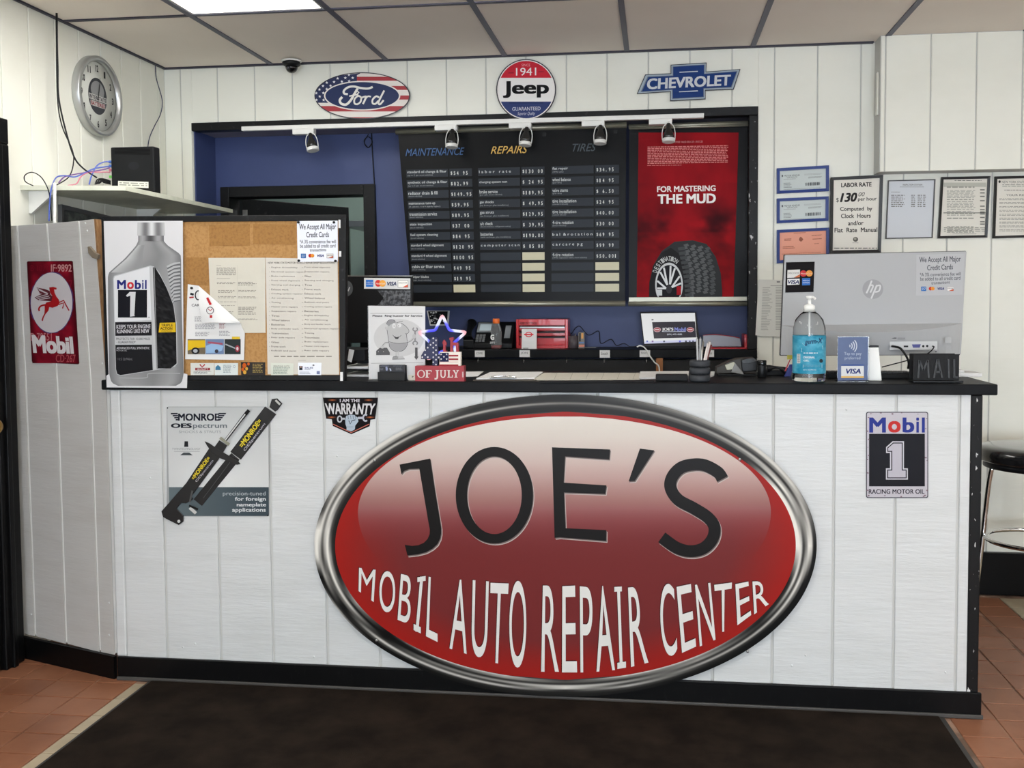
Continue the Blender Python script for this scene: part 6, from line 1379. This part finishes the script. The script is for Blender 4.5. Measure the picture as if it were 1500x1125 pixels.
# serif-looking lettering built from strokes
def serif(x0, y0, x1, y1): p.rect(x0, y0, x1, y1, CW)
p.ring(752, 932, 50, 50, 17, CW, 36, ty=9)
serif(815, 885, 838, 978); serif(808, 884, 885, 894); serif(808, 970, 850, 980); serif(838, 926, 866, 935); serif(876, 884, 885, 908)
serif(935, 884, 978, 893); p.line([(957, 886), (957, 970), (945, 992), (922, 994)], 20, CW, smooth=True)
serif(988, 884, 1022, 893); serif(1040, 884, 1070, 893); p.line([(1005, 886), (1005, 950), (1020, 974), (1040, 974), (1055, 950), (1055, 886)], 15, CW, smooth=True)
serif(1085, 884, 1120, 893); serif(1094, 890, 1113, 972); serif(1085, 968, 1152, 979); serif(1144, 945, 1153, 970)
serif(1153, 884, 1184, 893); serif(1200, 884, 1232, 893); p.line([(1168, 888), (1194, 935)], 16, CW); p.line([(1218, 888), (1194, 935)], 12, CW); serif(1185, 930, 1203, 972); serif(1174, 970, 1214, 979)
p.grid(1272, 905, 1290, 975, 2, 4, lambda u, v: (206, 180, 180)); p.build('lettering', P_MATT, t)
# ---- glowing star
YS_ = .034; PSt = PLY(YS_)
t = empty('neon_star', (fx(648, YS_), YS_, ZT), 'glowing red, white and blue neon star lamp behind the OF JULY block', 'lamp')
pts = []
for k in range(10):
    r_ = 318 if k % 2 == 0 else 150; a = k*PI/5; pts.append((1020+r_*math.sin(a), 497-r_*math.cos(a)*(.98)))
path = []
for k in range(10):       # straight arms with rounded corners
    a, b, c = pts[k-1], pts[k], pts[(k+1) % 10]; rr_ = 26 if k % 2 == 0 else 18
    for (o_, s_) in ((a, 1), (c, 2)):
        L = math.hypot(o_[0]-b[0], o_[1]-b[1]); path.append((b[0]+(o_[0]-b[0])*rr_/L, b[1]+(o_[1]-b[1])*rr_/L))
        if s_ == 1: path.append((b[0]*.86+(a[0]+c[0])*.07, b[1]*.86+(a[1]+c[1])*.07)) if False else path.append(((path[-1][0]+b[0]*2+(b[0]+(c[0]-b[0])*rr_/max(math.hypot(c[0]-b[0], c[1]-b[1]), 1)))/4, (path[-1][1]+b[1]*2+(b[1]+(c[1]-b[1])*rr_/max(math.hypot(c[0]-b[0], c[1]-b[1]), 1)))/4))
dense = []
for i in range(len(path)):
    a, b = path[i], path[(i+1) % len(path)]; L = math.hypot(a[0]-b[0], a[1]-b[1]); n = max(1, int(L/16))
    for j in range(n): dense.append((a[0]+(b[0]-a[0])*j/n, a[1]+(b[1]-a[1])*j/n))
m = MB(); m.tube([PSt.hit(*z(x, y)) for x, y in dense], .0053, 10, closed=True, smooth=False)
cen = PSt.hit(*z(1020, 497)); sc_ = (PSt.hit(*z(1338, 497))-cen).length/318
for f in m.bm.faces:
    for l in f.loops:
        d = (l.vert.co-cen).length/sc_; an = math.atan2(l.vert.co.x-cen.x, l.vert.co.z-cen.z)
        c_ = interp([(150, (66, 70, 255)), (205, (74, 78, 255)), (232, (235, 238, 255)), (275, (240, 226, 236)), (300, (255, 176, 186)), (330, (255, 176, 186))], d)
        if (an*5/PI) % 2 > 1: c_ = interp([(150, (66, 70, 255)), (170, (90, 96, 255)), (190, (228, 236, 255)), (250, (238, 238, 255)), (290, (255, 186, 196)), (330, (255, 176, 186))], d)
        l[m.cl] = rgb(c_)
NEON = bpy.data.materials.new('neon_tube'); NEON.use_nodes = True; nt = NEON.node_tree; va = nt.nodes.new('ShaderNodeVertexColor'); va.layer_name = 'Col'; bb_ = nt.nodes['Principled BSDF']
nt.links.new(va.outputs[0], bb_.inputs['Emission Color']); bb_.inputs['Base Color'].default_value = (.05, .05, .06, 1); bb_.inputs['Emission Strength'].default_value = .95
m.build('glowing_tube', NEON, t)
MB().box((fx(635, YS_), YS_-.006, ZT), (fx(661, YS_), YS_+.03, ZT+.016), .003).build('battery_base', BPLA, t)
MB().box((cen.x-.006, YS_+.0065, ZT+.016), (cen.x+.006, YS_+.009, PSt.hit(*z(1020, 640)).z+.006)).build('support_strip', BPLA, t)
# ---- cartoon "ring buzzer" sign in a white frame
YC_ = .055; PCt = PLY(YC_)
t = empty('ring_buzzer_sign', (fx(581, YC_), YC_+.02, ZT), 'white sheet sign with cartoon mechanic asking to ring the buzzer', 'sign')
MB().prism(PCt, [z(x, y) for x, y in ((82, 68), (803, 74), (802, 1012), (90, 1018))], -.002, 0).build('sheet', mat('soft_white_paper', (206, 206, 206), .6), t)
m = MB(); m.box((fx(540, YC_), YC_-.01, ZT), (fx(623, YC_), YC_+.06, ZT+.002)); m.box((fx(539.5, YC_), YC_+.0025, ZT+.002), (fx(623, YC_), YC_+.004, PCt.hit(581, 447.5).z)); m.build('acrylic_stand', CLEAR, t)
p = Print(PCt, .0003, warp=z); GK = (70, 70, 72)
p.ell(470, 475, 318, 238, (208, 208, 208), 64); p.rect(108, 163, 768, 167, (120, 120, 120)); p.rect(118, 796, 776, 800, (120, 120, 120), dy=-8); p.up()
p.text('Please  Ring buzzer for Service', 136, 184, 768, 214, (56, 56, 60), bold=.03)
G2 = (194, 194, 194); G3 = (168, 168, 170); G4 = (96, 96, 98)
p.poly([(318, 370), (330, 305), (400, 262), (500, 285), (560, 330), (596, 375), (590, 410), (565, 425), (578, 520), (578, 545), (345, 540), (325, 400)], G2)
p.poly([(345, 540), (578, 545), (560, 600), (520, 640), (430, 648), (372, 615), (350, 575)], G3); p.poly([(312, 300), (330, 262), (360, 246), (415, 252), (425, 280), (360, 310), (345, 330)], (156, 156, 158)); p.up()
p.ell(408, 322, 22, 34, (224, 224, 224), 20); p.ell(478, 316, 26, 26, (224, 224, 224), 20); p.ell(306, 350, 14, 18, G2, 14); p.up(); p.ell(410, 326, 5, 7, GK, 8); p.ell(466, 322, 5, 7, GK, 8)
p.line([(392, 438), (430, 468), (480, 458), (500, 440)], 5, GK, smooth=True); p.poly([(400, 450), (440, 466), (476, 462), (460, 490), (430, 490)], (80, 80, 82))
for L in ([(318, 370), (325, 400), (345, 540), (355, 590), (400, 636), (470, 650), (530, 630), (570, 580), (578, 540), (566, 425)], [(500, 285), (560, 330), (597, 378), (590, 412), (562, 425), (552, 418)], [(312, 302), (330, 262), (362, 246), (414, 252), (426, 282)], [(345, 525), (460, 545), (578, 535)], [(440, 285), (480, 272), (522, 262)]): p.line(L, 5, GK, smooth=True)
p.line([(345, 540), (300, 545), (265, 585)], 16, G2, smooth=True); p.line([(345, 532), (296, 536), (256, 580)], 4, GK, smooth=True); p.line([(578, 528), (625, 505), (655, 470)], 15, G2); p.line([(580, 536), (630, 512), (662, 480)], 4, GK)
p.poly([(183, 640), (230, 600), (320, 600), (356, 660), (356, 692), (183, 694)], G4); p.up(); p.ell(212, 650, 4, 6, (200, 200, 200), 8); p.ell(276, 650, 4, 6, (200, 200, 200), 8); p.ell(262, 592, 26, 18, G2, 16)
p.line([(440, 648), (436, 710)], 20, G2); p.line([(462, 648), (466, 700)], 16, G2); p.poly([(388, 745), (395, 715), (440, 706), (480, 715), (480, 745)], (160, 160, 160)); p.poly([(455, 740), (470, 708), (520, 706), (545, 735), (540, 745)], G2)
p.line([(388, 747), (545, 743)], 5, GK); p.line([(390, 742), (400, 714), (446, 706)], 4, GK); p.line([(676, 390), (676, 520)], 22, (150, 150, 152)); 
for yy, a0, a1 in ((366, 2.1, 7.3), (542, -1.0, 4.2)): p.ring(678, yy, 36, 30, 15, (140, 140, 142), 20, a0=a0, a1=a1)
p.ell(664, 455, 24, 30, G2, 18); p.rect(676, 598, 708, 715, G4); p.poly([(664, 712), (720, 712), (692, 755)], G4); p.build('print', P_MATT, t)
# business card holder in front of it
Yh = .008; X0, X1 = fx(553, Yh), fx(592.5, Yh); zt2 = fz(572, 545, Yh); zt3 = fz(572, 534.5, Yh+.015)
t = empty('card_holder', ((X0+X1)/2, Yh+.015, ZT), 'black business card holder in front of the cartoon sign', 'card holder')
MB().box((X0, Yh, ZT), (X1, Yh+.003, zt2), .0008).box((X0, Yh+.003, ZT), (X1, Yh+.035, ZT+.004)).box((X0, Yh+.031, ZT+.004), (X1, Yh+.034, zt3-.002)).build('tray', BPLA, t)
m = MB(); m.box((X0+.003, Yh+.012, ZT+.0045), (X1-.003, Yh+.028, zt3), 0); m.build('card_stack', mat('dark_cards', (30, 32, 40), .4), t)
p = Print(PLY(Yh+.0118), .0001, warp=z); p.text('AUTOMOTIVE', 235, 826, 340, 842, (120, 124, 140), bold=.02); p.text('REPAIR INC', 400, 826, 510, 838, (110, 114, 126), bold=.01); p.small(225, 862, 280, 890, 2, (120, 120, 128), word=18); p.small(430, 855, 515, 890, 3, (120, 120, 126), word=18); p.poly([(300, 845), (320, 838), (332, 870), (322, 895), (305, 885)], (150, 158, 190)); p.poly([(350, 860), (370, 866), (376, 890), (360, 896)], (190, 196, 216)); p.build('print', P_SEMI, t)
Yp = .03; o = empty('small_label_card', (fx(602, Yp), Yp, ZT), 'tiny cream card with a printed letter P left of the OF JULY block', 'card')
ob = MB().box((fx(598, Yp), Yp, ZT), (fx(609, Yp), Yp+.003, fz(602, 549, Yp))).build('card', CREAMP, o); p = Print(PLY(Yp), .0003, warp=z); p.text('P', 637, 958, 655, 982, (70, 66, 60), bold=.04); p.build('print', P_MATT, o)
# ---- black monitor behind the bulletin board
Yb = .62; PBk = PLY(Yb); z = Z(5.625, 500, 380)
t = empty('black_monitor', (fx(540, Yb), Yb+.03, .75), 'black monitor back with payment sticker, half hidden behind the bulletin board', 'monitor')
MB().prism(PBk, [(462, 404.5), (603.5, 405), (604.5, 500), (464, 504)], -.02, 0, bevel=.002).build('screen_back', BPLA, t)
MB().prism(PBk, [(462, 403.3), (603.8, 403.6), (604, 405), (462, 404.6)], -.022, .0005).build('silver_edge', STEEL, t)
c = PBk.hit(535, 500); MB().box((c.x-.03, Yb+.0205, .758), (c.x+.03, Yb+.04, c.z+.1), .003).build('stand_neck', BPLA, t); MB().box((c.x-.12, Yb-.06, .75), (c.x+.12, Yb+.14, .7575), .003).build('stand_base', BPLA, t)
p = Print(PBk, .0006, warp=z); p.ell(40, 240, 56, 66, (70, 72, 74), 36); p.up(); p.line([(52, 225), (38, 275)], 9, (150, 150, 152)); p.line([(70, 228), (56, 262)], 9, (150, 150, 152)); p.build('emblem', P_SEMI, t)
o = sheet('payment_sticker', 'white strip sticker with four card marks on the black monitor', 'sticker', PBk, [(188, 152), (569, 156), (568, 245), (188, 241)], .0006, .0012, PAPER, z)
p = Print(PBk, .0014, warp=z); p.rect(203, 168, 264, 226, (44, 108, 190)); p.ell(305, 197, 27, 28, (206, 60, 54), 24); p.rect(466, 172, 552, 232, (120, 120, 120)); p.up(); p.ell(340, 197, 27, 28, (230, 160, 70), 24); p.rect(469, 175, 549, 229, (226, 224, 218)); p.text('AMERICAN', 206, 185, 261, 193, (226, 236, 240)); p.text('EXPRESS', 208, 201, 259, 209, (226, 236, 240)); p.up()
p.text('MasterCard', 286, 192, 360, 206, (226, 216, 206), bold=.01); p.text('VISA', 378, 184, 455, 216, (50, 54, 84), shear=.25, bold=.03); p.text('DISCOVER', 474, 188, 544, 199, (90, 88, 88)); p.poly([(505, 229), (549, 206), (549, 229)], (206, 96, 70)); p.build('print', P_SEMI, o)
o = sheet('dark_decal', 'dark grey marbled decal under the sticker on the black monitor', 'sticker', PBk, [(298, 256), (570, 256), (570, 380), (298, 380), (350, 318)], .0006, .0012, mat('marbled_grey', (40, 42, 46), .5, var=((60, 60, 60), (104, 106, 110), 5, .45, .6)), z)
# paper trays between board and cartoon sign
Yt = .14
t = empty('paper_tray', (fx(522, Yt), Yt+.06, ZT), 'dark paper tray with white sheets behind the bulletin board edge', 'paper tray')
X0, X1 = fx(500, Yt), fx(540, Yt)
for k in range(2):
    h = ZT+k*.03
    m = MB(); m.box((X0, Yt, h+(0 if k == 0 else .001)), (X1, Yt+.2, h+.003)); m.box((X0, Yt+.196, h+.003), (X1, Yt+.2, h+.0295)); m.build('tray_level', mat('dark_grey_tray', (46, 48, 52), .45), t)
    MB().box((X0+.002, Yt+.004, h+.0035), (X1-.003, Yt+.19, h+.011)).build('sheets', PAPER, t)
m = MB(); m.box((X0, Yt+.02, ZT+.0625), (X1-.02, Yt+.2, ZT+.105), .002); tag(m.build('black_box', BPLM), 'black box on top of the paper tray', 'box')
o = sheet('hanging_tag', 'white paper tag hanging beside the black monitor', 'tag', PLY(.12), [(511.5, 511), (519, 513), (515, 531), (509, 528)], 0, .001, PAPER)
# ================================================================ LEFT CORNER: SHELF, ROUTER, CLOCK, CABLES
ZS = 1.918
ca = atY(30, 273, .25); 
sh = empty('corner_shelf', (-.55, .8, ZS-.02), 'cream painted corner shelf on the left wall holding the black router', 'shelf')
poly = [(XL+BT+.0005, .25), (-.339, .352), (-.366, 1.448), (XL+BT+.0005, 1.448)]
PSZ = Plane((0, 0, ZS), (1, 0, 0), (0, 1, 0))
MB().prism(PSZ, poly, -.019, 0, px=False, bevel=.001).build('shelf_board', mat('cream_shelf_paint', (214, 216, 200), .5, var=((9, 9, 9), (190, 194, 174), 5, .45, .8)), sh)
for y in (.30, 1.15): MB().hexa([Vector(v) for v in ((XL+BT+.001, y, ZS-.11), (XL+BT+.012, y, ZS-.11), (XL+BT+.012, y+.014, ZS-.11), (XL+BT+.001, y+.014, ZS-.11), (XL+BT+.001, y, ZS-.0195), (XL+.13, y, ZS-.0195), (XL+.13, y+.014, ZS-.0195), (XL+BT+.001, y+.014, ZS-.0195))]).build('bracket', WPLA, sh)
# router
Y = .64; X0, X1 = atY(162.5, 250, Y).x, atY(226, 250, Y).x; zt0 = atY(190, 215, Y).z
t = empty('router', ((X0+X1)/2, Y+.03, ZS), 'upright black router with white label strip on the corner shelf', 'router')
MB().box((X0, Y, ZS), (X1, Y+.055, zt0), .006, seg=3).build('case', BPLM, t)
PR_ = PLY(Y-.0003)
p = Print(PR_, .0002)
for k in range(5): p.rect(168, 217+k*1.9, 220, 218+k*1.9, (10, 10, 11), dy=1.2)
p.poly([(173, 265), (217.5, 266.5), (217.5, 275.5), (173, 274)], (206, 206, 196)); p.up(); p.small(175, 267, 216, 273, 2, (130, 130, 124), dy=1.4, word=8, rag=.05); p.ell(196, 243, 8, 6, (34, 35, 38), 18); p.build('vents_and_label', P_SEMI, t)
for k, (c_, y) in enumerate((((80, 120, 200), 237), ((80, 120, 200), 243), ((190, 110, 130), 249), ((110, 200, 90), 259))):
    v = atY(160, y, Y+.02); MB().box((X0-.022, Y+.02, v.z-.006), (X0-.0005, Y+.034, v.z+.006), .001).build('plug', mat('plug_%d' % k, c_, .4), t)
# cables, run along the wall and over the shelf
def wp_(x, y):
    w_ = .012+max(0, min(1, (x-60)/100))*.16; return Plane((XL+BT+w_, 0, 0), (0, 1, 0)).hit(x, y)
def cable(nm, pts, r, m, lb, grp=None, wall=False, fn=None):
    P = [(PLW.hit(60/60*x, y, BT+r+.002) if wall else (fn or wp_)(x, y)) for x, y in [(a/4.018, 60+b/4.018) for a, b in pts]]
    return tag(MB().tube(P, r, 6).build(nm, m), lb, 'cable', grp)
CB = mat('blue_cable', (84, 104, 190), .45); CU = mat('purple_cable', (112, 72, 140), .45); CK = mat('pink_cable', (206, 120, 140), .45)
cable('wall_cable', [(335, -240), (336, 0), (340, 150), (345, 330), (385, 520), (435, 680), (490, 750), (570, 805)], .0035, BPLA, 'thick black cable running down the left wall past the clock to the router')
cable('wall_cable', [(330, -240), (332, 0), (338, 330), (365, 500), (425, 640), (432, 720), (405, 800), (330, 850)], .0025, BPLA, 'thin black cable splitting off left of the clock toward the shelf')
cable('thin_black_cable', [(195, 852), (150, 828), (146, 792), (190, 773), (245, 805), (285, 880), (297, 960), (305, 1060)], .0022, BPLA, 'black cable looping over the left end of the corner shelf', fn=lambda x, y: PLY(.238).hit(x, y))
cable('network_cable', [(288, 1060), (292, 960), (302, 870), (330, 805), (380, 793), (440, 800), (500, 775), (560, 750), (640, 738)], .003, CB, 'blue network cable arching from the white conduit to the router', fn=lambda x, y: PLY(.232).hit(x, y) if x < 80 else wp_(x, y))
cable('network_cable', [(525, 845), (540, 790), (570, 735), (610, 713), (645, 711)], .003, CB, 'blue network cable curling up to the topmost router plug')
cable('network_cable', [(345, 835), (380, 800), (440, 785), (520, 772), (610, 757), (645, 745)], .0028, CU, 'purple network cable between shelf edge and router')
cable('network_cable', [(400, 850), (450, 840), (475, 800), (520, 775), (600, 772), (648, 772)], .0026, CK, 'pink network cable lying low toward the router')
cable('corner_wire', [(905, 140), (906, 190), (915, 240), (945, 350), (935, 430), (900, 500), (870, 570), (858, 640)], .0022, mat('navy_cable', (44, 50, 84), .5), 'dark blue wire coming down the corner above the router', wall=True)
for k in range(4): cable('power_cable', [(560+k*8, 845-k*2), (575+k*10, 815+k*3), (610, 812+k*7), (650, 825+k*6)], .0028, BPLA, 'black power cord bunched left of the router', 'power cords beside the router')
cd_ = [PLY(.236).hit(80, y) for y in (268, 290, 322)]; cd_.append(Vector((cd_[-1].x, .236, .01)))
tag(MB().tube(cd_, .0065, 8, smooth=False).build('cable_conduit', WPLA), 'white plastic tube dropping from the corner shelf behind the partition', 'conduit')
# dark framed picture below the shelf and dark cabinet in the gap
r, w0 = framed('dark_framed_picture', 'dark grey framed picture on the left wall under the corner shelf', 'picture', PLW, [(83, 299.5), (160, 318), (160, 395), (84, 380)], .018, mat('dark_steel_frame', (90, 90, 92), .4), mat('dim_picture', (70, 74, 74), .5, var=((20, 20, 20), (110, 116, 112), 4, .45, .65)), w0=BT+.001, depth=BT+.02)
tc_ = empty('tall_cabinet', (-.52, .8, 0), 'dark tall cabinet behind the gap between partition and bulletin board', 'cabinet')
MB().box((-.66, .55, 0), (-.40, 1.0, 1.62), .004).build('body', BPLM, tc_); MB().box((-.655, .53, .05), (-.405, .549, 1.60), .003).build('door', mat('cabinet_grey', (66, 68, 70), .5), tc_); MB().tube([(-.43, .515, 1.2), (-.43, .515, 1.3)], .005, 6, smooth=False).build('handle', STEEL, tc_)
# clock
PK2 = lambda w_: Plane((XL+w_, 0, 0), (0, 1, 0))
pf = PK2(.042); c0 = pf.hit(149, 141); rr1 = (pf.hit(149, 84.2).z-pf.hit(149, 199.5).z)/2
t = empty('wall_clock', (XL+BT, c0.y, c0.z-rr1), 'round steel wall clock with battery company emblem on the left wall', 'clock')
c = Vector((XL+BT, c0.y, c0.z))
MB().lathe(c, [(rr1*.985, .001), (rr1, .006), (rr1, .034), (rr1*.985, .037), (rr1*.885, .037), (rr1*.865, .018)], 64, axis=(1, 0, 0), cap=False).build('rim', mat('dull_steel', (186, 188, 188), .38, .8), t)
MB().lathe(c, [(0, .012), (rr1*.87, .012), (rr1*.87, .016), (0, .0161)], 64, axis=(1, 0, 0), cap=False).build('dial', mat('dial_white', (212, 214, 208), .5), t)
PD = PK2(BT+.0164); pr0 = Print(PD, .0003)
# print in clock coordinates: polar around the centre
class CK_(Print):
    def p(s, x, y): return PD.P(c0.y+x*rr1, c0.z-y*rr1, s.w)
p = CK_(PD, .0003)
for h in range(1, 13):
    a = h*PI/6; x, y = .70*math.sin(a), -.70*math.cos(a); s_ = str(h); wd = .075 if len(s_) == 1 else .13; p.text(s_, x-wd/2, y-.085, x+wd/2, y+.085, (46, 48, 50), bold=.03)
p.ell(0, .0, .42, .46, (66, 68, 74), 48); p.up(); p.ell(0, -.14, .30, .24, (150, 152, 154), 32); p.up(); p.poly([(-.40, -.02), (.40, -.02), (.40, .12), (-.40, .12)], (206, 206, 204)); p.poly([(-.33, .14), (.33, .14), (.33, .27), (-.33, .27)], (206, 206, 204)); p.up()
p.text('INTERSTATE', -.38, .0, .38, .10, (60, 56, 66), bold=.03); p.text('BATTERIES', -.31, .155, .31, .255, (150, 50, 60), bold=.03); p.build('dial_print', P_SEMI, t)
p = CK_(PD, .0045)
def hand(ang, L, w_): 
    a = ang; s, k = math.sin(a), -math.cos(a); p.poly([(-s*.1-k*w_, -k*.1+s*w_), (s*L-k*w_*.4, k*L+s*w_*.4), (s*L+k*w_*.4, k*L-s*w_*.4), (-s*.1+k*w_, -k*.1-s*w_)], (60, 62, 64))
hand(.20, .50, .018); hand(.28, .34, .024); hand(3.2, .45, .006); p.build('hands', P_SEMI, t)
# dome camera on the ceiling
q = atZ(427, 88, HC); Yc = min(q.y, D-.075); xx = atY(427, 95, Yc).x
t = empty('dome_camera', (xx, Yc, HC-.06), 'small black dome security camera on the ceiling above the opening', 'security camera')
MB().lathe((xx, Yc, HC-.002), [(.05, 0), (.05, -.006), (.044, -.008)], 32).build('ceiling_plate', WPLA, t)
MB().lathe((xx, Yc, HC-.0105), [(.044, 0), (.046, -.004), (.043, -.016), (.032, -.022)], 32).build('collar', BPLA, t)
MB().lathe((xx, Yc, HC-.033), [(.0315, 0), (.030, -.010), (.024, -.022), (.013, -.030), (0, -.033)], 28).build('dome', mat('dark_dome', (16, 16, 18), .08, coat=.5), t)
MB().lathe((xx-.006, Yc-.031, HC-.045), [(.007, 0), (.006, .003), (0, .003)], 14, axis=(-.2, -1, -.3)).build('lens', mat('lens_glint', (70, 72, 78), .1), t)
# faint sound box on the side of the soffit
tag(MB().box((2.862, YS+.03, 2.30), (2.8695, YS+.06, 2.50), .002).build('switch_plate', WALLW), 'narrow white plate on the left side of the soffit box', 'switch plate')
# bar stool at the right
Y = 1.0; cx_ = 3.467; zs = atY(1494, 652, Y).z; R_ = .235
t = empty('bar_stool', (cx_, Y, 0), 'chrome bar stool with round black seat behind the right end of the desk', 'stool')
MB().lathe((cx_, Y, zs-.07), [(.02, .0), (R_*.95, .0), (R_, .008), (R_*1.0, .03), (R_*.99, .052), (R_*.93, .064), (R_*.7, .070), (0, .072)], 48).build('seat', mat('black_vinyl', (26, 26, 27), .22, coat=.8, bump=((30, 30, 30), .15, .003)), t)
MB().lathe((cx_, Y, zs-.1), [(.1, .0), (R_*.9, .004), (R_*.9, .0295)], 40).build('seat_ring', BPLA, t)
for k in range(4):
    a = PI-.349+k*PI/2; dx, dy = math.cos(a), math.sin(a)
    MB().tube([(cx_+dx*.05, Y+dy*.05, zs-.106), (cx_+dx*.15, Y+dy*.15, zs-.108), (cx_+dx*.18, Y+dy*.18, zs-.14), (cx_+dx*.208, Y+dy*.208, .36), (cx_+dx*.24, Y+dy*.24, .02)], .0115, 12).build('leg', CHROME, t)
    MB().lathe((cx_+dx*.2405, Y+dy*.2405, 0), [(.015, 0), (.015, .018), (.012, .024)], 14).build('foot_cap', BPLA, t)
zr = atY(1470, 790, Y).z
for nm, r_, z_ in (('foot_ring', .197, zr),):
    MB().tube([(cx_+r_*math.cos(k*PI/16), Y+r_*math.sin(k*PI/16), z_) for k in range(32)], .010, 10, closed=True, smooth=False).build(nm, CHROME, t)
